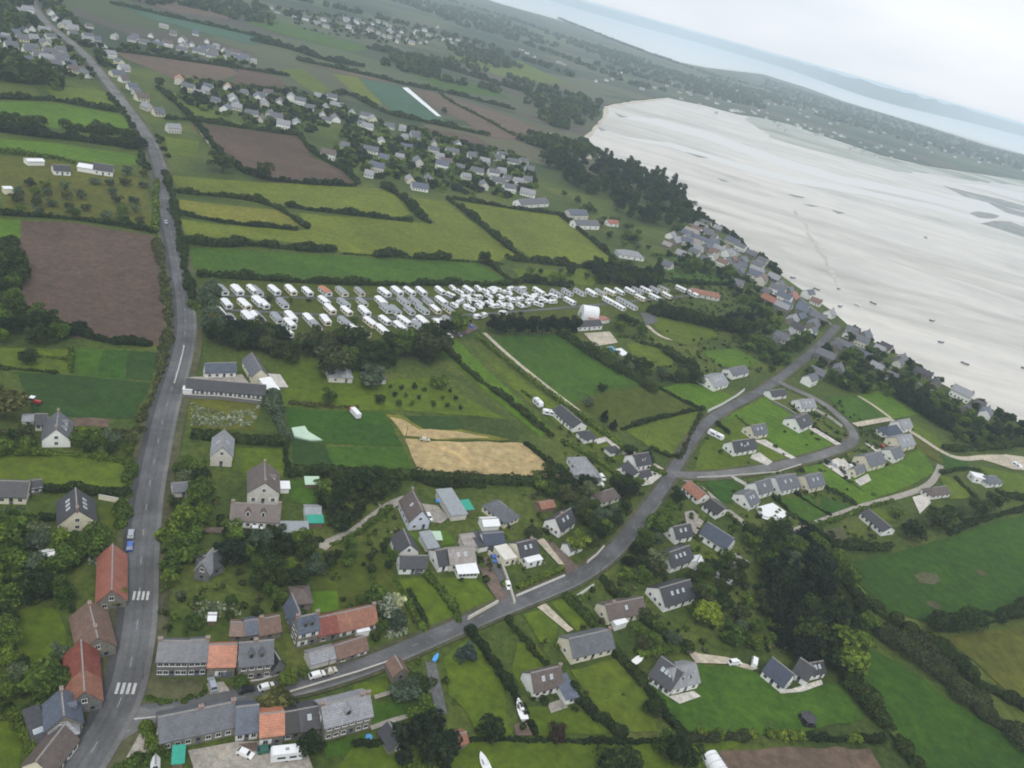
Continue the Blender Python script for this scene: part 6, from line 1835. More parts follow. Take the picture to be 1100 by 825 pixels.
# garden tunnels, gazebo, tarpaulin
p, q = P(763, 816), P(780, 842)
o = thing('polytunnel', (p.x, p.y, 0), math.atan2(q.y - p.y, q.x - p.x), 'white plastic polytunnel at the bottom edge beside the ploughed plot', 'polytunnel')
mb = MB()
mb.prism([(2.4, 0)] + [(2.4 * math.cos(t * math.pi / 12), 0.6 + 1.9 * math.sin(t * math.pi / 12)) for t in range(13)] + [(-2.4, 0)], -1, 14)
mb.build('cover', [M['white_sheet']], o)
mb = MB()
for x in range(0, 14, 2): mb.prism([(2.46 * math.cos(t * math.pi / 12), 0.6 + 1.96 * math.sin(t * math.pi / 12)) for t in range(13)] + [(2.38 * math.cos(t * math.pi / 12), 0.6 + 1.88 * math.sin(t * math.pi / 12)) for t in range(12, -1, -1)], x, x + 0.08)
mb.build('hoop', [M['sheet']], o)
p = P(866, 776)
o = thing('gazebo', (p.x, p.y, 0.1), 0.2, 'dark hexagonal gazebo on the mown lawn', 'gazebo')
mb = MB()
k = [(2.5 * math.cos(i * math.pi / 3), 2.5 * math.sin(i * math.pi / 3)) for i in range(6)]
for i in range(6):
    a, b = k[i], k[(i + 1) % 6]
    mb.poly([(a[0], a[1], 2.2), (b[0], b[1], 2.2), (0, 0, 3.4)])
mb.build('roof', [M['slate_dark']], o)
for i in range(6):
    mb = MB(); mb.tube((k[i][0] * .9, k[i][1] * .9, 0), (k[i][0] * .9, k[i][1] * .9, 2.25), 0.08, 0.08, 6); mb.build('post', [M['wood']], o)
mb = MB(); mb.prism([(x, y) for x, y in [(-2.0, 0.0), (2.0, 0.0), (2.0, 0.9), (-2.0, 0.9)]], -1.9, 1.9); mb.build('base', [M['black']], o)
w = [P(x, y, 0) for x, y in [(313, 461), (327, 459), (331, 465), (346, 474), (332, 474), (316, 470)]]
c = sum(w, Vector()) / 6
o = thing('cloche_sheet', (c.x, c.y, 0), 0, 'pale green crop sheet laid over the corner of the green field', 'crop cover')
mb = MB()
top = [(v.x - c.x, v.y - c.y, 0.7) for v in w]
mb.poly(top)
for i in range(6):
    a, b = top[i], top[(i + 1) % 6]
    mb.poly([(a[0], a[1], 0), (b[0], b[1], 0), b, a])
mb.build('sheet', [M['pale_green']], o)
p = P(396, 793)
o = thing('paddling_pool', (p.x, p.y, 0.12), 0, 'small round blue paddling pool before the pale slate house', 'pool')
mb = MB(); mb.tube((0, 0, 0), (0, 0, 0.4), 0.85, 0.85, 16); mb.build('rim', [M['boat_blue']], o)
mb = MB(); mb.tube((0, 0, 0.3), (0, 0, 0.403), 0.75, 0.75, 16); mb.build('water', [M['pool_blue']], o)
# poles
pole((255, 513), 9.5, 'tall wooden utility pole beside the narrow grey house')
pole((434, 478), 8.5, 'wooden utility pole at the corner of the stubble field', lean=0.3)
pole((640, 627), 8.5, 'thin pole on the bend of the village road by the walled garden', arm=False)
pole((695, 470), 8.0, 'wooden pole standing in the small triangular pasture')
pole((350, 729), 7.0, 'street lamp pole by the white saloon on the village road', arm=False, name='street_lamp')
pole((153, 731), 6.5, 'street lamp pole at the main road corner near the lower zebra crossing', arm=False, name='street_lamp')
pole((173, 660), 6.5, 'street lamp pole opposite the worn brown-roofed house', arm=False, name='street_lamp')
pole((783, 786), 4.0, 'short white post on the mown lawn below the gazebo path', arm=False, name='lawn_post')
pole((823, 785), 4.0, 'second white post on the lawn, the one closer to the gazebo', arm=False, name='lawn_post')
# walls
wall([(502, 667), (518, 658), (534, 649)], 1.6, 'cream garden wall along the village road below the veranda lawn')
wall([(760, 443), (775, 436), (790, 427), (799, 420)], 1.6, 'long curved white wall along the village road near the fork', 'white')
wall([(552, 650), (548, 636), (543, 620), (538, 608), (524, 595)], 1.4, 'pale wall dividing the red drive from the dark drive', 'cream')
wall([(292, 752), (315, 745), (345, 736), (385, 724), (420, 712)], 1.1, 'low stone wall on the lower side of the village road', 'stone')
wall([(266, 735), (280, 733), (300, 727)], 1.0, 'stone yard wall before the tall stone house', 'stone')
wall([(554, 642), (580, 631), (606, 620)], 1.0, 'white fence wall at the foot of the lime hedge', 'white')
wall([(619, 642), (628, 636), (637, 630)], 1.0, 'white garden wall on the bend opposite the red gravel drive', 'white')
wall([(630, 606), (640, 598), (648, 589)], 1.3, 'cream wall rising along the village road by the yellow-green tree', 'cream')
wall([(748, 514), (775, 513), (800, 511), (834, 508), (860, 500)], 0.8, 'low pale wall along the lower side of the branch road', 'pale')
wall([(828, 432), (845, 441), (856, 448)], 1.4, 'grey wall behind the low building at the fork', 'greystone')
wall([(876, 441), (892, 450), (904, 459)], 1.2, 'pale wall curving with the top of the branch road', 'pale')
wall([(785, 513), (800, 521), (808, 528)], 1.2, 'white wall leading down to the house with the white terrace', 'white')
wall([(106, 536), (127, 540)], 1.6, 'cream wall beside the cream gabled house', 'cream')
wall([(197, 428), (240, 430), (283, 435)], 1.8, 'stone wall along the foot of the long dark barn', 'greystone')
wall([(836, 560), (818, 556), (812, 546)], 0.9, 'white parapet of the bright white terrace', 'white')
wall([(500, 590), (530, 582)], 1.2, 'pale wall between the shade-tinted white house garden and the sheds', 'pale')
wall([(744, 520), (784, 555), (822, 581)], 1.0, 'long pale wall beside the gravel path from the crossroads', 'pale')
# ------------------------------------------------------------------ hedges
HEDGES = [
    # far fields left of the main road
    ([(0, 106), (60, 108), (100, 116), (128, 121)], 4, 4, 'hedge above the bright strip field left of the upper main road', 'leaf_dark'),
    ([(0, 141), (50, 147), (100, 153), (150, 160)], 9, 6, 'thick tree-like hedge between the two bright strip fields', 'leaf_dark'),
    ([(0, 133), (30, 136), (45, 137)], 6, 6, 'bushy clump of hedge at the left edge above the thick hedge', 'leaf_dark'),
    ([(70, 138), (100, 143), (145, 147)], 7, 6, 'bushy hedge lying in the first bright strip field', 'leaf_dark'),
    ([(0, 164), (40, 168), (80, 175)], 3, 3, 'hedge along the top of the orchard', 'leaf'),
    ([(0, 231), (40, 233), (80, 236), (125, 242), (165, 250)], 3, 2.5, 'straight hedge between the orchard and the brown ploughed field', 'leaf_dark'),
    ([(40, 357), (75, 356), (105, 366), (160, 371)], 5, 3.5, 'hedge along the bottom of the big brown field', 'leaf_dark'),
    ([(8, 262), (16, 285), (18, 312)], 8, 6, 'dark hedge at the left edge of the big brown field', 'leaf_dark'),
    ([(168, 196), (167, 220), (167, 250)], 3, 3, 'roadside hedge along the orchard', 'leaf'),
    ([(168, 258), (174, 290), (180, 322), (182, 350), (178, 376)], 4, 1.6, 'rough flowering verge bank beside the big brown field', 'leaf_olive'),
    ([(176, 380), (170, 408), (158, 440), (148, 452)], 3, 1.6, 'verge hedge beside the dark crop field', 'leaf_olive'),
    ([(76, 376), (76, 400)], 1.5, 1.5, 'short hedge between the lawn and the vegetable plots', 'leaf'),
    ([(38, 383), (58, 385), (75, 387)], 2, 1.5, 'low hedge across the small lawn below the big brown field', 'leaf'),
    ([(0, 396), (20, 397), (60, 401)], 2, 1.4, 'low hedge above the dark crop field', 'leaf_dark'),
    ([(0, 487), (50, 488), (90, 490), (137, 498)], 3, 2.0, 'clipped hedge between the white gabled house and the square lawn', 'leaf'),
    ([(46, 527), (80, 529), (100, 531), (134, 533)], 3, 2.4, 'dark hedge along the bottom of the square lawn', 'leaf_dark'),
    ([(139, 495), (136, 530), (128, 565)], 4, 2.0, 'roadside hedge beside the square lawn', 'leaf'),
    ([(84, 468), (110, 468), (140, 468), (152, 462)], 3, 1.6, 'flower border hedge beyond the garden of the white gabled house', 'leaf_olive'),
    ([(0, 553), (30, 556), (60, 558)], 3, 2.2, 'hedge in front of the dark-roofed bungalow', 'leaf_dark'),
    ([(0, 764), (28, 762), (44, 760)], 3.2, 2.2, 'dark green hedge closing the lower garden', 'leaf'),
    ([(0, 771), (22, 769), (27, 790), (35, 806)], 3.0, 2.4, 'bright green clipped hedge bent round the corner lawn', 'leaf_lime'),
    ([(158, 782), (166, 808)], 2.6, 2.0, 'short dark hedge between the forecourt and the long stone house', 'leaf'),
    ([(126, 826), (145, 818), (175, 815), (192, 812)], 3, 2.0, 'hedge along the bottom edge below the forecourt', 'leaf'),
    # right of the main road, pastures
    ([(177, 186), (185, 212), (193, 250), (200, 296), (206, 322)], 4, 3, 'hedge along the pasture side of the main road', 'leaf_dark'),
    ([(188, 207), (235, 211), (275, 216), (303, 226), (325, 243), (331, 246)], 3.5, 3.5, 'hedge below the upper pasture, bending down towards the dry field', 'leaf_dark'),
    ([(308, 222), (340, 227), (380, 231), (420, 236), (440, 238)], 3.5, 3.5, 'hedge between the upper and the large pasture', 'leaf_dark'),
    ([(414, 203), (432, 212), (446, 230), (462, 240)], 6, 5.5, 'dense dark hedge corner on the large pasture', 'leaf_dark'),
    ([(193, 230), (230, 238), (270, 243), (318, 247)], 3, 2.5, 'hedge along the foot of the dry field', 'leaf_dark'),
    ([(198, 261), (240, 266), (270, 263), (310, 268), (345, 271), (357, 270)], 5, 4.5, 'thick dark hedge at the lower edge of the large pasture', 'leaf_dark'),
    ([(405, 276), (435, 276)], 5, 4.5, 'short clump of hedge in the middle of the long field boundary', 'leaf_dark'),
    ([(447, 278), (480, 279)], 5, 4.5, 'second short clump of hedge towards the lone tree', 'leaf_dark'),
    ([(368, 273), (430, 277), (500, 281), (540, 284)], 1.5, 1.2, 'thin low boundary hedge between pasture and green field', 'leaf'),
    ([(480, 214), (510, 236), (540, 262), (562, 279)], 4, 4, 'long diagonal hedge between the two big pastures', 'leaf_dark'),
    ([(488, 214), (540, 223), (575, 228), (600, 231)], 3, 3, 'hedge along the houses at the top of the big pasture', 'leaf_dark'),
    ([(600, 231), (640, 262), (668, 288)], 3.5, 3.5, 'diagonal hedge on the seaward side of the big pasture', 'leaf_dark'),
    ([(214, 297), (280, 301), (350, 305), (420, 307), (480, 306), (540, 307), (565, 303)], 3.5, 3.5, 'long hedge between the green field and the caravan rows', 'leaf_dark'),
    ([(525, 284), (545, 300), (556, 306)], 3, 3, 'short hedge closing the seaward end of the green field', 'leaf_dark'),
    ([(545, 279), (590, 284), (640, 289), (676, 287)], 4.5, 4.5, 'hedge above the small lawn with trees behind the caravans', 'leaf_dark'),
    ([(560, 303), (590, 306), (612, 309)], 5, 5, 'bushy hedge right behind the seaward caravan row', 'leaf_dark'),
    ([(206, 330), (222, 344), (226, 356)], 5, 3, 'hedge at the road entrance of the caravan park', 'leaf'),
    # centre
    ([(512, 362), (560, 401), (600, 431), (650, 468), (690, 499), (714, 512)], 2.6, 2.2, 'very long clipped hedge running straight down to the crossroads', 'leaf', True),
    ([(472, 370), (505, 402), (540, 427), (575, 456), (592, 470)], 3.2, 2.5, 'dark hedge on the near side of the bright strip field', 'leaf_dark'),
    ([(610, 478), (640, 495), (665, 513), (676, 520)], 2.4, 2.0, 'bright clipped hedge between the paved loop and the pale hipped house', 'leaf', True),
    ([(560, 420), (580, 436), (600, 450)], 1.6, 1.2, 'thin fence hedge passing the long white bungalow', 'leaf'),
    ([(600, 358), (640, 386), (692, 414), (700, 420)], 6, 4.5, 'thick hedge on the seaward side of the dark green field', 'leaf_dark'),
    ([(706, 416), (732, 431), (754, 441)], 2.6, 2.2, 'clipped hedge beside the bright lawn above the curved wall', 'leaf_dark'),
    ([(668, 462), (685, 456), (715, 448), (752, 440)], 2.0, 1.8, 'hedge dividing the rough field from the triangular pasture', 'leaf_dark'),
    ([(700, 483), (715, 489), (728, 493)], 3, 2.2, 'short dark hedge at the lower end of the triangular pasture', 'leaf_dark'),
    ([(752, 446), (742, 466), (732, 488)], 2, 1.5, 'roadside hedge along the triangular pasture', 'leaf_olive'),
    ([(315, 509), (360, 510), (450, 514), (540, 519), (606, 521), (640, 519)], 4.5, 3.4, 'long dark hedge along the foot of the stubble field', 'leaf_dark', True),
    ([(565, 478), (590, 499), (610, 517)], 3, 2.4, 'hedge on the seaward side of the stubble field', 'leaf_dark'),
    ([(312, 434), (345, 437), (383, 439)], 2.2, 1.4, 'low row of shrubs across the farm lawn', 'leaf_olive'),
    ([(290, 428), (297, 448), (308, 472)], 6, 4, 'grey-green tall hedge between the flower meadow and the green field', 'leaf_grey'),
    ([(205, 469), (250, 474), (300, 478), (308, 476)], 4, 3.2, 'dark clipped hedge below the flower meadow', 'leaf_dark', True),
    ([(306, 475), (308, 500), (311, 512)], 2.5, 2.2, 'hedge beside the dark vegetable plot', 'leaf_dark'),
    ([(246, 574), (300, 577), (345, 582)], 3, 1.8, 'low hedge below the long brown-roofed white house', 'leaf_dark'),
    ([(356, 586), (380, 577), (400, 561), (418, 547)], 2, 1.4, 'bushes lining the gravel lane', 'leaf'),
    ([(455, 519), (480, 524), (505, 522), (520, 523)], 3.5, 2.6, 'second hedge row behind the shade-tinted white house', 'leaf_dark'),
    ([(158, 752), (182, 756), (205, 752), (220, 744)], 2.2, 1.4, 'low hedge round the front garden of the slate terrace', 'leaf'),
    ([(424, 623), (437, 650), (455, 678)], 2.0, 1.4, 'low field hedge left of the big lawn under the black-roofed house', 'leaf'),
    ([(438, 634), (450, 656), (459, 676)], 1.6, 1.4, 'straight dark hedge strip on the big lawn', 'leaf_dark', True),
    ([(460, 620), (483, 648), (494, 668)], 3, 2, 'hedge between the two lawns below the white veranda', 'leaf'),
    ([(556, 633), (580, 622), (604, 612)], 2.0, 1.6, 'bright yellow-green clipped hedge along the village road', 'leaf_lime', True),
    ([(504, 681), (520, 701), (535, 723), (549, 742)], 2.4, 2.2, 'hedge along the seaward side of the corner lawn', 'leaf_dark'),
    ([(545, 668), (567, 692), (590, 721), (608, 740)], 2.6, 2.2, 'dark hedge passing left of the cream house', 'leaf_dark'),
    ([(612, 744), (632, 764), (650, 779), (668, 789)], 3.2, 2.4, 'dark hedge dividing the two lower lawns', 'leaf_dark'),
    ([(550, 742), (562, 766), (574, 788)], 2.4, 2.0, 'hedge beside the stored motor boat', 'leaf_dark'),
    ([(605, 640), (620, 655), (638, 674)], 3.2, 2.4, 'thick clipped hedge beside the wooden drive on the village road', 'leaf', True),
    ([(656, 698), (680, 724), (692, 738)], 3.4, 2.6, 'dark hedge between the cream house lawn and the dinghy', 'leaf_dark', True),
    ([(694, 742), (710, 762), (722, 780), (734, 794)], 2.6, 2.0, 'low hedge along the left side of the big mown lawn', 'leaf_dark'),
    ([(645, 622), (665, 645), (690, 667), (715, 686), (736, 698)], 4, 3, 'long thick hedge beside the huge dark roof', 'leaf_dark'),
    ([(684, 706), (710, 701), (735, 697)], 3, 2.4, 'clipped hedge above the angular slate house', 'leaf', True),
    ([(380, 800), (440, 799), (540, 794), (600, 797), (660, 798), (736, 797)], 1.6, 1.2, 'thin low hedge along the top of the bottom grass strip', 'leaf_dark'),
    ([(738, 796), (770, 794), (800, 793)], 2.5, 2.0, 'hedge below the big mown lawn with yellow tops', 'leaf_olive'),
    ([(865, 794), (900, 795), (946, 797)], 2.6, 2.2, 'dark hedge above the ploughed plot at the bottom edge', 'leaf_dark'),
    ([(905, 719), (912, 735), (922, 752), (936, 768), (952, 783), (968, 800), (985, 830)], 6, 4.5, 'hedge bank between the mown lawn and the lower meadow', 'leaf_dark'),
    ([(928, 668), (960, 690), (985, 706), (1010, 728), (1040, 752), (1075, 780), (1110, 806)], 9, 4.5, 'wide diagonal hedge belt across the right-hand meadows', 'leaf_olive'),
    ([(940, 655), (962, 672), (990, 690), (1012, 704)], 8, 6, 'dark bushy upper side of the diagonal hedge belt', 'leaf_dark'),
    ([(1012, 705), (1030, 722), (1050, 736), (1078, 748), (1110, 768)], 7, 5, 'bushy line beside the dull field at the right edge', 'leaf_dark'),
    ([(1000, 675), (1020, 676), (1050, 668), (1075, 664), (1110, 656)], 7, 6, 'bushy hedge between the big meadow and the dull field', 'leaf_dark'),
    ([(895, 605), (905, 622), (918, 634), (930, 648)], 8, 6, 'leafy hedge at the wood end of the big meadow', 'leaf'),
    ([(885, 588), (920, 590), (950, 590)], 4, 3, 'rough hedge below the long building above the meadow', 'leaf_dark'),
    ([(1018, 574), (1050, 560), (1080, 552), (1110, 546)], 3, 2, 'low hedge at the top of the big meadow', 'leaf_dark'),
    # right-hand closes
    ([(884, 523), (900, 531), (918, 543)], 1.8, 1.5, 'thin hedge below the cream slate house', 'leaf_dark'),
    ([(855, 531), (872, 543), (891, 554)], 1.8, 1.5, 'thin hedge between the two lower lawns of the slate houses', 'leaf_dark'),
    ([(832, 536), (846, 549), (866, 562)], 1.8, 1.5, 'thin hedge beside the white terrace', 'leaf_dark'),
    ([(871, 457), (885, 466), (900, 475)], 2, 1.8, 'clipped hedge beside the straight white drive', 'leaf_dark'),
    ([(790, 447), (800, 456), (808, 462)], 1.4, 1.1, 'low hedge across the lawn above the front-gabled white house', 'leaf'),
    ([(770, 456), (782, 466)], 2, 1.6, 'hedge behind the long white caravan', 'leaf_dark'),
    ([(745, 522), (765, 540), (784, 556), (815, 580)], 2.4, 2.0, 'clipped hedge running along the gravel path from the crossroads', 'leaf'),
    ([(868, 568), (900, 558), (930, 546), (960, 538)], 1.8, 1.4, 'low hedge along the long gravel path', 'leaf'),
    ([(1010, 509), (1040, 503), (1052, 506)], 2, 1.6, 'dark hedge before the modern white house', 'leaf_dark'),
    ([(1026, 515), (1044, 532), (1050, 540)], 2, 1.4, 'curved hedge beside the round dark trees', 'leaf_dark'),
    ([(1070, 528), (1085, 536), (1110, 538)], 4, 3, 'bushy hedge below the modern white house', 'leaf_dark'),
    ([(955, 421), (980, 437), (1005, 453), (1030, 468), (1046, 474)], 9, 8, 'very tall dark hedge of trees above the sandy path', 'leaf_conifer'),
    ([(1015, 482), (1040, 484), (1070, 480), (1100, 478)], 6, 4, 'bushes along the shore side of the sandy yard', 'leaf_dark'),
    ([(700, 338), (730, 344), (770, 350), (800, 358)], 6, 5, 'hedge over the pale path near the campsite', 'leaf_dark'),
    ([(690, 370), (705, 372), (718, 380), (740, 398), (752, 412)], 6, 4.5, 'dark hedge between the campsite lawn and the bright lawn', 'leaf_dark'),
    ([(664, 362), (690, 363), (698, 364)], 2, 1.6, 'clipped hedge below the campsite court', 'leaf'),
    ([(700, 275), (730, 276)], 2, 2, 'low hedge above the small green field near the shore village', 'leaf'),
    ([(698, 300), (740, 306), (790, 306)], 4, 3, 'hedge below the small green field near the shore village', 'leaf_dark'),
    # hazy fields
    ([(200, 93), (232, 91), (260, 96), (315, 100)], 5, 4, 'hedge below the far brown fields', 'leaf_dark'),
    ([(117, 54), (175, 62), (245, 72), (310, 82)], 4, 4, 'hedge above the far brown fields', 'leaf_dark'),
    ([(170, 95), (190, 112), (205, 127), (222, 148), (234, 164)], 5, 4, 'hedge along the sandy lane by the ploughed field', 'leaf_dark'),
    ([(178, 128), (205, 129), (255, 137), (322, 146)], 5, 4, 'hedge above the ploughed field with the lone tree', 'leaf_dark'),
    ([(237, 168), (270, 192), (330, 198), (382, 200)], 4, 4, 'hedge between the ploughed field and the upper pasture', 'leaf_dark'),
    ([(322, 147), (336, 166), (370, 183), (384, 198)], 4, 4, 'hedge between the ploughed field and the middle houses', 'leaf_dark'),
    ([(355, 104), (372, 100), (392, 110), (418, 124), (470, 134), (524, 146)], 7, 5, 'hedge in front of the fleece-covered field', 'leaf_dark'),
    ([(472, 100), (480, 108), (520, 128), (552, 146)], 3, 3, 'hedge crossing the far brown field', 'leaf_dark'),
    ([(320, 65), (400, 82), (436, 92), (482, 100), (552, 118)], 5, 5, 'hedge above the fleece-covered field', 'leaf_dark'),
    ([(270, 44), (310, 52), (350, 66), (390, 72)], 9, 8, 'long hazy hedge of trees below the far hamlet', 'leaf_dark'),
    ([(120, 4), (180, 18), (245, 32), (300, 46)], 7, 5, 'hazy hedge between the far strips at the top', 'leaf_dark'),
    ([(395, 52), (440, 62), (500, 80), (560, 98)], 12, 10, 'hazy tree belt in front of the far hamlet', 'leaf_dark'),
]
for h in HEDGES:
    hedge(h[0], h[1], h[2], h[3], h[4], straight=len(h) > 5)

# ------------------------------------------------------------------ single trees one can point at
def T(x, y, h, w=None, kind='round', leaf='leaf', label=None, **k):
    p = P(x, y)
    return tree(p, h, w, kind, leaf, label, **k)


T(457, 812, 12, 15, 'spread', 'leaf_conifer', 'huge blackish spreading tree over the lawn at the bottom')
T(524, 796, 6, 6.5, 'round', 'leaf_dark', 'dark round tree on the corner lawn beside the huge blackish tree')
T(448, 778, 7, 6, 'round', 'leaf', 'mid-green tree rising behind the huge blackish tree')
T(432, 752, 5, 7, 'round', 'leaf_grey', 'grey-green tree beside the tiny brick-red cottage')
T(450, 742, 4.5, 6, 'round', 'leaf_dark', 'dark small tree by the village road below the brown roadside building')
T(500, 708, 6.5, 5, 'cone', 'leaf_spruce', 'blue spruce standing alone on the corner lawn', name='spruce_tree')
T(597, 795, 4, 4.8, 'round', 'leaf_plum', 'dark purple round tree below the white blank-gabled house')
T(652, 828, 7, 8, 'round', 'leaf_dark', 'dark tree at the bottom edge, the broad one left of a narrow pair')
T(672, 832, 7, 6, 'round', 'leaf_dark', 'dark tree at the bottom edge between a broad tree and a tall narrow one')
T(709, 808, 9, 4.0, 'column', 'leaf', 'tall narrow tree at the bottom edge above the grass strip')
T(722, 822, 9, 6.5, 'round', 'leaf_dark', 'dark tree at the bottom edge beside the tall narrow tree')
T(734, 826, 8, 6, 'round', 'leaf_dark', 'dark tree at the bottom edge next to the white polytunnel')
T(450, 830, 5, 7, 'round', 'leaf', 'leafy green tree below the huge blackish tree at the bottom edge')
T(906, 720, 12, 14, 'round', 'leaf', 'big dense green tree beside the glazed slate house')
T(894, 716, 10, 10, 'round', 'leaf_dark', 'dark tree just behind the big dense green tree')
T(757, 670, 8.5, 9, 'round', 'leaf_lime', 'bright yellow-green round tree beside the huge dark roof')
T(757, 605, 4.5, 6, 'round', 'leaf_lime', 'smaller yellow-green bush-like tree before the navy-roofed white house')
T(617, 592, 6.5, 7.5, 'round', 'leaf_lime', 'yellow-green round tree beside the glazed-gable house')
T(570, 577, 4.5, 6, 'round', 'leaf_olive', 'olive green tree between the hip-roofed bungalow and the glazed-gable house')
T(690, 712, 4, 4, 'round', 'leaf_dark', 'dark small tree in the corner hedge near the dinghy') if False else None
T(700, 766, 5.5, 5.5, 'round', 'leaf_dark', 'dark tree at the lawn hedge below the angular slate house')
T(28, 391, 5.5, 6.5, 'round', 'leaf_dark', 'neat round dark tree alone on the lawn below the brown field')
T(4, 448, 11, 14, 'round', 'leaf_olive', 'big olive tree at the left edge beside the tractor')
T(356, 405, 14, 15, 'round', 'leaf_olive', 'tall brownish-green tree in front of the caravan rows')
T(398, 417, 9, 11, 'round', 'leaf_grey', 'rounded grey-green tree by the half-buried blue-grey roof')
T(458, 386, 13, 15, 'round', 'leaf_olive', 'tall olive tree beyond the farm lawn next to the bright strip field')
T(354, 433, 6.5, 6, 'round', 'leaf', 'single lawn tree above the low row of shrubs')
T(407, 434, 4.5, 4.5, 'round', 'leaf_dark', 'small round dark tree on the farm lawn above the green field')
T(470, 418, 6.5, 8, 'round', 'leaf', 'light green tree at the upper end of the farm lawn')
T(520, 284, 9, 8.5, 'round', 'leaf_dark', 'lone dark tree at the seaward corner of the green field')
T(282, 192, 12, 12, 'round', 'leaf_olive', 'lone olive tree in the hazy ploughed field')
T(238, 186, 14, 17, 'round', 'leaf_dark', 'big dark tree at the corner of the hazy ploughed field')
T(170, 94, 9, 9, 'round', 'leaf_dark', 'dark tree beside the far end of the sandy lane')
T(568, 147, 10, 10, 'round', 'leaf_dark', 'single tree standing in the far brown field')
T(476, 122, 8, 8, 'round', 'leaf_dark', 'dark tree at the end of the white fleece strip')
T(692, 497, 7, 7, 'cone', 'leaf_conifer', 'dark conifer beside the white compound at the crossroads')
T(676, 492, 6, 6, 'round', 'leaf_dark', 'dark tree between the paved loop and the white compound')
T(661, 522, 5, 6, 'round', 'leaf_dark', 'dark bushy tree just below the white compound')
T(630, 437, 4.5, 5.5, 'round', 'leaf_grey', 'grey-green bush tree at the edge of the rough field')
T(648, 452, 6, 4, 'cone', 'leaf_conifer', 'first of two dark conifers along the very long clipped hedge', name='conifer_tree')
T(658, 461, 5, 4, 'cone', 'leaf_conifer', 'second of two dark conifers along the very long clipped hedge', name='conifer_tree')
T(645, 420, 4, 5, 'round', 'leaf_dark', 'small dark thorn bush in the dark green field')
T(978, 578, 10, 11, 'round', 'leaf_dark', 'biggest round dark tree in the line above the meadow')
T(1000, 566, 10, 12, 'round', 'leaf_dark', 'broad dark tree right below the brown hipped bungalow')
T(1020, 560, 8, 9, 'round', 'leaf_dark', 'dark tree between the broad dark tree and the modern white house')
T(1046, 554, 9, 10, 'round', 'leaf_dark', 'round dark tree below the modern white house')
T(1064, 545, 8, 9, 'round', 'leaf_dark', 'last dark round tree in the line above the meadow')
T(960, 556, 5, 6, 'round', 'leaf', 'green tree at the bend of the gravel path near the brown hipped bungalow')
T(258, 736, 3.5, 4, 'round', 'leaf', 'climbing shrub between the orange barn and the tall stone house', name='bush', cat='bush')
T(308, 735, 4.2, 4.5, 'round', 'leaf_lime', 'bright green round tree beside the tall stone house')
T(326, 728, 3.2, 3.2, 'bush', 'leaf', 'green bush at the gable of the low grey roadside building')
T(292, 764, 5, 9, 'bush', 'leaf_olive', 'wide roadside bush behind the orange-roofed house')
T(306, 762, 4, 6, 'bush', 'leaf_olive', 'lower bush continuing the wide roadside bush')
T(332, 808, 6, 6, 'round', 'leaf_dark', 'dark tree before the blackened barn')
T(45, 747, 5, 6.5, 'round', 'leaf', 'round bright green tree beside the blue slate house')
T(8, 716, 4.5, 5, 'round', 'leaf_lime', 'lime green bush at the left edge above the dark green hedge', name='bush', cat='bush')
T(2, 583, 6, 8, 'round', 'leaf_lime', 'bright lime tree at the left edge near the dark-roofed bungalow')
T(122, 648, 4.5, 5, 'round', 'leaf_lime', 'bright green tree leaning on the gable of the long red barn')
T(108, 477, 3, 3, 'bush', 'leaf_lime', 'round yellow bush by the flower border')
T(88, 464, 2.5, 4, 'bush', 'leaf_lime', 'yellow flowering bush against the white gabled house garden')
for (x, y, h, w, lf, lb) in [(226, 318, 8, 9, 'leaf_grey', 'pale willow nearest the pasture in the roadside willow row'), (222, 330, 8.5, 9, 'leaf_grey', 'second pale willow in the roadside row'), (226, 345, 9, 9.5, 'leaf_grey', 'third pale willow in the roadside row'), (226, 362, 9.5, 10, 'leaf_grey', 'fourth and largest pale willow by the farm')]:
    T(x, y, h, w, 'round', lf, lb.replace('nearest', 'next to'), name='willow_tree', group='willows by the main road')
for i, (x, y) in enumerate([(752, 792), (772, 791), (806, 792), (826, 792), (838, 793), (850, 793), (858, 794), (912, 796), (920, 796)]):
    T(x, y, 2.6, 3.4, 'bush', 'leaf_lime', '%s pale yellowish shrub in the row below the mown lawn' % ORD[i], group='yellowish shrubs below the mown lawn')

# ------------------------------------------------------------------ groves and garden trees
def grove(px, n, rmin, hs, kinds, label=None, group=None, name=None, fallback=None):
    for p in scatter(px, n, rmin):
        kind, leaf = R.choice(kinds)
        h = R.uniform(*hs)
        if kind == 'column': h *= 1.5
        o = tree((p.x, p.y), h, h * {'round': .95, 'spread': 1.25, 'column': .34, 'cone': .5, 'bush': 1.4}[kind] * R.uniform(.85, 1.15), kind, leaf, None, name=name)
        if label:
            setp(o, label, None, group)


LUSH = [('round', 'leaf'), ('round', 'leaf'), ('round', 'leaf'), ('bush', 'leaf'), ('round', 'leaf_dark'), ('round', 'leaf_grey')]
MIX = [('round', 'leaf'), ('round', 'leaf'), ('round', 'leaf_dark'), ('round', 'leaf_dark'), ('bush', 'leaf'), ('round', 'leaf_olive'), ('round', 'leaf_grey')]
DRK = [('round', 'leaf_dark'), ('round', 'leaf_dark'), ('spread', 'leaf_dark'), ('round', 'leaf_conifer'), ('round', 'leaf')]
grove([(0, 556), (60, 578), (100, 592), (106, 640), (66, 652), (20, 652), (-10, 640)], 46, 4.2, (4.5, 8.5), LUSH)
grove([(0, 655), (16, 690), (30, 722), (70, 708), (74, 740), (50, 750), (0, 752)], 26, 4.0, (3, 6), LUSH)
grove([(-5, 470), (30, 470), (46, 484), (-5, 486)], 6, 4, (3, 6), MIX)
grove([(60, 482), (100, 475), (150, 478), (146, 494), (80, 486)], 12, 4.0, (3.5, 6.5), MIX)
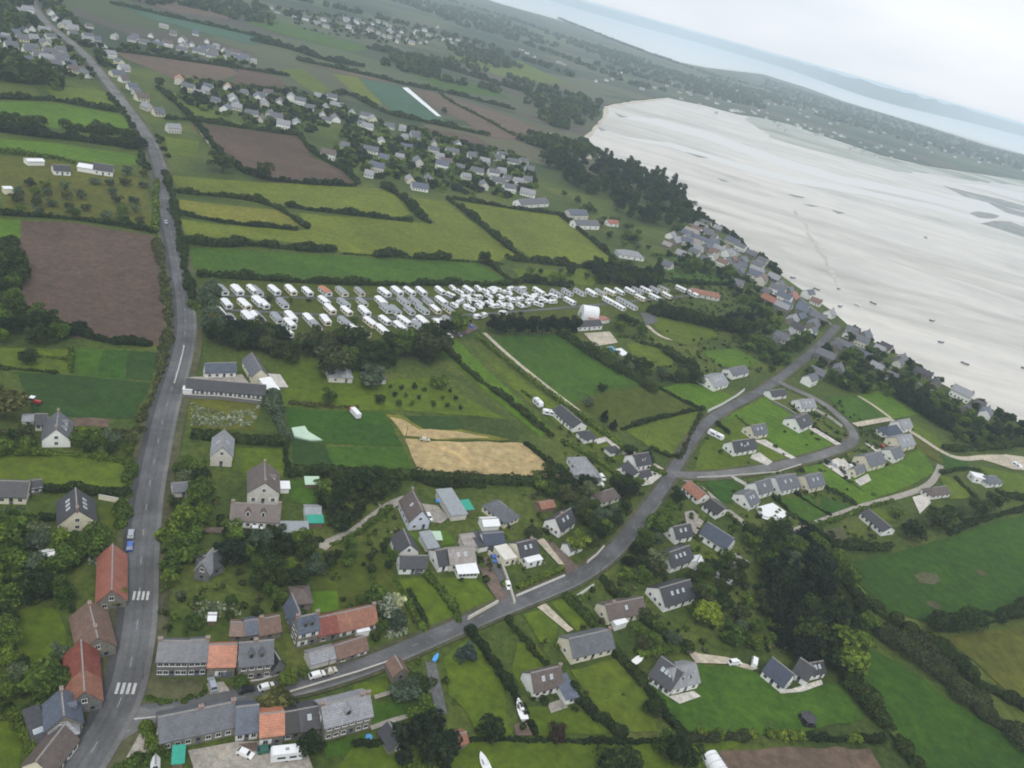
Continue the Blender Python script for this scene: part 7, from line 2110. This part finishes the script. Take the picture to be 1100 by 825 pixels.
grove([(0, 295), (18, 300), (28, 330), (42, 352), (90, 358), (60, 372), (-10, 372)], 18, 6.0, (5, 9), DRK)
grove([(167, 540), (210, 530), (222, 560), (205, 600), (180, 640), (166, 650), (168, 590)], 34, 4.0, (4, 7.5), LUSH)
grove([(180, 505), (224, 500), (222, 530), (205, 528), (178, 530)], 12, 4.2, (3.5, 6.5), MIX)
grove([(236, 580), (330, 584), (340, 610), (330, 640), (310, 655), (280, 640), (262, 620), (238, 605)], 36, 4.2, (4, 8), LUSH + DRK)
grove([(190, 640), (300, 656), (305, 675), (240, 680), (200, 672)], 14, 5, (1.8, 3.4), MIX)
grove([(345, 520), (420, 520), (428, 540), (398, 554), (362, 572), (346, 560)], 16, 4.6, (4, 8), DRK)
grove([(345, 585), (420, 586), (426, 612), (400, 618), (350, 612)], 14, 4, (2.5, 5), LUSH)
grove([(372, 640), (408, 640), (412, 668), (404, 690), (408, 668)], 7, 4.5, (3, 6), MIX)
grove([(408, 655), (425, 652), (438, 680), (412, 688)], 5, 4.5, (4, 6.5), [('round', 'blossom'), ('round', 'leaf_grey')])
grove([(560, 512), (640, 524), (650, 560), (690, 535), (660, 582), (632, 598), (624, 560), (600, 545)], 30, 4.6, (4, 7.5), DRK + MIX)
grove([(660, 520), (705, 516), (690, 545), (664, 540)], 12, 4.2, (3.5, 6), DRK)
grove([(682, 596), (700, 570), (722, 535), (734, 545), (716, 575), (706, 606), (700, 640), (668, 622), (664, 610)], 24, 4.6, (4, 8), DRK + MIX)
grove([(742, 620), (775, 600), (800, 608), (790, 640), (770, 660), (742, 650)], 14, 4.6, (4, 7.5), DRK + MIX)
grove([(800, 575), (835, 566), (870, 575), (885, 590), (880, 620), (840, 620), (806, 600)], 28, 5.0, (5, 9), DRK + MIX)
grove([(820, 622), (880, 622), (893, 660), (890, 700), (850, 712), (830, 690), (822, 660)], 34, 4.8, (7, 12), [('round', 'leaf_dark'), ('cone', 'leaf_conifer'), ('round', 'leaf_conifer'), ('cone', 'leaf_conifer'), ('column', 'leaf_conifer')])
grove([(775, 650), (820, 640), (830, 690), (800, 700), (772, 690)], 12, 5.0, (3.5, 7), MIX)
grove([(885, 610), (905, 630), (935, 660), (925, 690), (895, 690), (890, 650)], 16, 5.2, (5, 9), [('round', 'leaf'), ('round', 'leaf_dark')])
grove([(665, 680), (700, 672), (730, 694), (690, 700)], 8, 4.5, (3, 5.5), MIX)
grove([(225, 352), (300, 366), (335, 372), (440, 372), (470, 352), (520, 356), (480, 368), (466, 392), (420, 402), (380, 398), (330, 392), (300, 384), (240, 378)], 48, 5.5, (7, 11), DRK + [('round', 'leaf_olive')])
grove([(556, 290), (600, 292), (650, 292), (630, 305), (570, 302)], 10, 7, (4, 7), MIX)
grove([(660, 300), (705, 298), (712, 308), (664, 312)], 18, 4.8, (8, 12), DRK + [('column', 'leaf_dark')])
grove([(635, 288), (655, 284), (660, 305), (636, 310)], 9, 5, (7, 10), DRK)
grove([(655, 380), (700, 402), (740, 400), (752, 410), (720, 412), (690, 408), (650, 388)], 18, 5.0, (4, 8), DRK + MIX)
grove([(665, 345), (690, 350), (688, 362), (662, 358)], 6, 5.0, (5, 8), DRK)
for i in range(19):
    x = 528 + i * 4.9
    T(x, 357 + (i % 3) * 1.2, R.uniform(8.5, 11), R.uniform(5.5, 7), 'round', 'leaf_conifer', '%s tree of the tall dark screen below the caravans, counting from the road' % ORD[i], name='screen_tree', group='tall dark tree screen below the caravans')
for i in range(17):
    x = 706 + i * 6.2
    T(x, 338 + i * 1.45 + (i % 2) * 2, R.uniform(8, 11), R.uniform(6.5, 8), 'round', 'leaf_dark', '%s tree from the caravans in the dark row above the campsite path' % ORD[i], name='row_tree', group='dark tree row above the campsite path')
grove([(236, 312), (350, 314), (520, 316), (600, 322), (560, 340), (420, 358), (330, 352), (240, 344)], 60, 6, (2.0, 4.0), DRK + MIX, 'small garden tree or shrub between the mobile homes', 'shrubs between the mobile homes', name='pitch_shrub')
# the orchard: fruit trees in loose rows
k = 0
ORCH = []
for r_ in range(6):
    for c_ in range(9):
        x = 8 + c_ * 18 + r_ * 3 + R.uniform(-3, 3)
        y = 178 + r_ * 10.2 + c_ * 1.6 + R.uniform(-1.5, 1.5)
        if y > 246 or (y < 196 and x < 130) or R.random() < 0.12 or x > 158: continue
        ORCH.append((x, y, r_))
cnt = {}
for x, y, r_ in ORCH:
    cnt[r_] = cnt.get(r_, 0) + 1
    T(x, y, R.uniform(3.5, 5.5), R.uniform(5, 7), 'round', R.choice(['leaf_olive', 'leaf', 'leaf_grey']), 'orchard fruit tree in row %s from the top, %s along the row' % (['one', 'two', 'three', 'four', 'five', 'six'][r_], ORD[cnt[r_] - 1]), name='fruit_tree', group='fruit trees of the orchard')
for i in range(3):
    for j in range(6):
        if (i + j) % 5 == 4: continue
        T(418 + j * 13 + i * 5 + R.uniform(-2, 2), 418 + i * 9 + R.uniform(-1, 1) + j * 0.8, R.uniform(2.2, 3.6), None, 'round', R.choice(['leaf', 'leaf_dark']), 'small fruit tree on the farm lawn, row %s, %s along' % (['one', 'two', 'three'][i], ORD[j]), name='fruit_tree', group='small fruit trees on the farm lawn')
# the dark wood behind the beach
grove([(578, 172), (596, 170), (640, 178), (680, 184), (704, 194), (722, 208), (742, 228), (754, 240), (742, 250), (706, 244), (670, 232), (640, 214), (606, 196)], 120, 6.0, (10, 16), [('round', 'leaf_conifer'), ('round', 'leaf_dark'), ('round', 'leaf_dark'), ('column', 'leaf_dark')], 'tall dark tree standing in the dense wood beside the beach', 'trees of the dense wood by the beach', name='wood_tree')
grove([(600, 208), (636, 222), (690, 248), (696, 270), (676, 272), (650, 255), (628, 232)], 22, 6.5, (4, 8), DRK + MIX, 'garden tree on the slope between the big pasture and the dense wood', 'garden trees below the dense wood', name='village_tree')
# shore village gardens
SV = [('round', 'leaf_dark'), ('round', 'leaf_dark'), ('round', 'leaf'), ('round', 'leaf_conifer'), ('bush', 'leaf')]
grove([(720, 250), (752, 240), (800, 276), (850, 324), (840, 350), (800, 330), (760, 300), (716, 292)], 60, 4.6, (4, 8), SV, 'garden tree among the houses of the upper shore village', 'garden trees of the upper shore village')
grove([(800, 330), (850, 330), (900, 352), (940, 376), (930, 410), (880, 416), (830, 400), (790, 370), (770, 345)], 76, 4.6, (4, 8), SV, 'garden tree among the houses where the village road reaches the shore', 'garden trees at the shore end of the village road')
grove([(930, 372), (1000, 412), (1070, 450), (1090, 470), (1050, 470), (990, 430), (950, 412), (925, 400)], 56, 5.0, (4, 7), SV, 'garden tree among the houses of the lower shore village', 'garden trees of the lower shore village')
grove([(905, 400), (950, 412), (958, 430), (930, 424), (900, 418)], 14, 5.5, (5, 8), SV, 'dark tree in the gardens between the sandy path and the shore village', 'trees between sandy path and shore village')
grove([(1015, 475), (1040, 470), (1100, 462), (1110, 476), (1060, 484)], 14, 6, (4, 7), SV, 'tree in the scrub between the sandy yard and the mud', 'trees between sandy yard and mud')
# far villages: trees among the houses, still ones you can point at as a group
for px, n, lab, grp in [
        ([(0, 0), (60, 0), (100, 40), (130, 76), (100, 86), (60, 84), (0, 70)], 56, 'hazy tree among the houses of the far roadside village', 'trees of the far roadside village'),
        ([(190, 84), (290, 96), (360, 106), (380, 128), (330, 142), (250, 130), (196, 110)], 50, 'tree among the houses of the middle village strip', 'trees of the middle village strip'),
        ([(380, 124), (450, 140), (560, 170), (580, 200), (540, 214), (470, 206), (400, 190), (350, 172)], 60, 'tree among the houses behind the big pastures', 'trees behind the big pastures')]:
    grove(px, n, 7, (4, 8), MIX + DRK + LUSH, lab, grp, name='village_tree')

# ------------------------------------------------------------------ far vegetation nobody would count
def px_pts(px, n, hs, ws):
    poly = [P(*q) for q in px]
    x0, x1 = min(p.x for p in poly), max(p.x for p in poly)
    y0, y1 = min(p.y for p in poly), max(p.y for p in poly)
    out = []
    while len(out) < n:
        p = (R.uniform(x0, x1), R.uniform(y0, y1))
        if inside(p, poly): out.append((p[0], p[1], R.uniform(*hs), R.uniform(*ws)))
    return out


def along(px, step, hs, ws, jit=3):
    ln = [P(*q) for q in px]
    out = []
    for a, b in zip(ln[:-1], ln[1:]):
        n = max(1, int((b - a).length / step))
        for i in range(n):
            if R.random() < 0.85:
                p = a.lerp(b, i / n)
                out.append((p.x + R.uniform(-jit, jit), p.y + R.uniform(-jit, jit), R.uniform(*hs), R.uniform(*ws)))
    return out


pts = []
for ln in [[(250, 2), (330, 22), (420, 46)], [(300, -4), (400, 18), (520, 50), (620, 84)], [(420, 0), (500, 26), (600, 52)], [(440, -12), (540, 18), (640, 52), (740, 84)], [(560, 92), (620, 104), (645, 112)], [(540, 40), (600, 60), (680, 92), (720, 100)],
           [(430, 60), (500, 72), (560, 88), (600, 104)], [(400, 66), (460, 84), (540, 100)], [(150, 2), (200, 6), (260, 22)], [(560, 110), (600, 122), (640, 126)], [(550, 150), (590, 158), (620, 158)], [(600, 20), (680, 52), (760, 80), (840, 100)], [(640, 70), (740, 98), (820, 118)], [(760, 84), (860, 112), (960, 140), (1100, 182)], [(900, 122), (1000, 150), (1100, 178)], [(860, 100), (960, 128), (1060, 160), (1150, 184)]]:
    pts += along(ln, 14, (7, 13), (12, 22), 12)
for px, n in (([(470, 44), (530, 54), (560, 74), (500, 72)], 60), ([(560, 96), (640, 112), (640, 128), (600, 140), (570, 120)], 60), ([(420, 62), (470, 72), (470, 86), (430, 76)], 50), ([(400, -10), (540, 20), (600, 50), (500, 30)], 280), ([(580, 34), (660, 54), (760, 90), (700, 88)], 260), ([(820, 84), (900, 112), (1000, 142), (1100, 172), (1100, 184), (1000, 160), (900, 132), (820, 108)], 620), ([(720, 78), (820, 100), (820, 118), (740, 98)], 220), ([(180, 0), (280, 8), (300, 30), (220, 14)], 40), ([(560, 150), (620, 160), (640, 170), (590, 168)], 70), ([(0, 0), (30, 0), (30, 30), (0, 40)], 30), ([(0, 66), (60, 80), (60, 96), (0, 86)], 30)):
    pts += px_pts(px, n, (7, 13), (11, 20))
blob_stuff('woods', pts, 'leaf_dark', 'hazy belts of woodland and hedges running to the skyline', 18)
pts = along([(150, 168), (156, 185)], 6, (2, 4), (4, 6), 1.5)
for h in ([(118, 103), (134, 124), (146, 142)], [(170, 148), (182, 176)]):
    pts += along(h, 8, (1.5, 3), (3, 5), 1.5)
blob_stuff('roadside_scrub', pts, 'leaf_dark', 'scrub lining the hazy upper main road', 40)
# garden undergrowth: low shrubs and flower beds through the built-up part
und, flo = [], []
LAWNS = [[P(*q) for q in f_[1]] for f_ in FIELDS if f_[0] == 'lawn']
GARD = [[(0, 550), (104, 560), (106, 650), (74, 740), (0, 780)], [(166, 500), (330, 580), (335, 660), (166, 690)], [(330, 520), (430, 540), (420, 690), (340, 690)], [(430, 570), (560, 560), (600, 640), (560, 640), (440, 680)], [(560, 530), (700, 530), (640, 610), (580, 590)], [(560, 660), (690, 600), (750, 600), (760, 700), (640, 790), (560, 790)], [(700, 540), (860, 560), (900, 640), (890, 710), (740, 690)],
        [(430, 690), (480, 700), (500, 790), (420, 800)], [(760, 440), (900, 430), (960, 480), (940, 550), (820, 560), (740, 510)], [(600, 460), (720, 510), (700, 540), (610, 520)], [(0, 790), (40, 800), (30, 830), (0, 830)], [(670, 360), (790, 350), (820, 400), (740, 430)], [(880, 570), (960, 560), (960, 590), (890, 600)], [(650, 280), (800, 300), (790, 340), (700, 340)]]
for gd in GARD:
    area = 0
    w = [P(*q) for q in gd]
    for i in range(len(w)): area += w[i - 1].x * w[i].y - w[i].x * w[i - 1].y
    n = int(abs(area) / 2 / 30)
    for p in scatter(gd, n, 0.6):
        if R.random() < 0.93 and any(inside(p, l_) for l_ in LAWNS): continue
        und.append((p.x, p.y, R.uniform(0.6, 1.8), R.uniform(1.0, 2.6)))
        if R.random() < 0.06: flo.append((p.x + 1, p.y, R.uniform(0.4, 0.9), R.uniform(0.8, 1.5)))
third = len(und) // 3
R.shuffle(und)
blob_stuff('undergrowth', und[:third], 'leaf', 'low garden shrubs and beds between the houses', 22)
blob_stuff('undergrowth', und[third:2 * third], 'leaf_dark', 'dark low shrubs and beds between the houses', 22)
blob_stuff('undergrowth', und[2 * third:], 'leaf_olive', 'olive low shrubs and beds between the houses', 22)
for gd, n in (([(205, 430), (280, 436), (270, 460), (206, 458)], 130), ([(410, 655), (430, 652), (438, 682), (415, 688)], 60), ([(172, 260), (182, 320), (184, 350), (180, 380), (174, 380), (178, 340)], 40), ([(120, 584), (90, 590), (96, 610), (112, 600)], 18), ([(206, 645), (262, 650), (256, 664), (210, 664)], 30)):
    flo += [(p.x, p.y, R.uniform(0.5, 1.0), R.uniform(0.7, 1.7)) for p in scatter(gd, n, 0.8)]
blob_stuff('wildflowers', flo, 'blossom', 'white flower heads in the meadow, verges and beds', 14)
pts = []
for vp, n in (([(0, 0), (60, 0), (100, 40), (130, 76), (100, 86), (60, 84), (0, 70)], 420), ([(190, 84), (290, 96), (360, 106), (380, 128), (330, 142), (250, 130), (196, 110)], 480), ([(380, 124), (450, 140), (560, 170), (580, 200), (540, 214), (470, 206), (400, 190), (350, 172)], 700), ([(120, 44), (250, 56), (275, 72), (240, 70), (170, 58), (120, 52)], 90), ([(290, 8), (380, 18), (480, 36), (490, 46), (430, 50), (330, 34)], 300)):
    pts += px_pts(vp, n, (2, 4.5), (4, 8))
pts = [q for q in pts if clear(q[:2], 5)]
blob_stuff('undergrowth', pts[::3], 'leaf', 'bright garden hedges and shrubs of the hazy villages', 26)
blob_stuff('undergrowth', pts[1::3] + pts[2::3], 'leaf_dark', 'dark garden hedges and shrubs of the hazy villages', 26)
# wet mud debris and shore scrub
pts = along([(712, 202), (731, 215), (751, 230), (766, 243), (789, 255), (803, 271), (820, 280), (841, 298)], 5, (2.5, 5), (4, 7), 2) + along([(912, 352), (934, 367), (970, 385), (988, 400), (1025, 421), (1050, 433), (1076, 447), (1110, 462)], 5, (2.0, 4.5), (4, 7), 2) + along([(623, 150), (652, 172), (693, 190), (712, 201)], 6, (3, 7), (5, 9), 3)
blob_stuff('shore_scrub', pts, 'leaf_dark', 'scrub along the low bank above the tidal mud', 40)
M['wall_shore'] = plain('sea_wall_stone', (0.2, 0.19, 0.175), var=0.3, sc=0.8)

# ------------------------------------------------------------------ labels for the garden plants: by kind, then by what they stand beside
def rel_phrase(p):
    best = min(SHORT, key=lambda s: (s[0] - p).length)
    d = p - best[0]
    ang = math.degrees(math.atan2(d.y, d.x)) % 360
    if 50 <= ang < 130: r_ = 'behind'
    elif 230 <= ang < 310: r_ = 'in front of'
    elif 130 <= ang < 230: r_ = 'roadward of'
    else: r_ = 'seaward of'
    return r_ + ' ' + best[1], d.length


byl = {}
for o, p, desc in PLANTS:
    if o.get('label'): continue
    ph, dist = rel_phrase(p)
    byl.setdefault(desc + ' ' + ph, []).append((dist, o))
for key, lst in byl.items():
    lst.sort(key=lambda t: t[0])
    for i, (d, o) in enumerate(lst):
        lab = key
        if len(lst) > 1: lab = key + ', ' + ORD[i] + ' out'
        o['label'] = lab
for o in scene.objects:
    if o.type == 'EMPTY' and o.get('category') in ('tree', 'bush') and not o.get('group'):
        o['group'] = 'garden trees and bushes of the village'
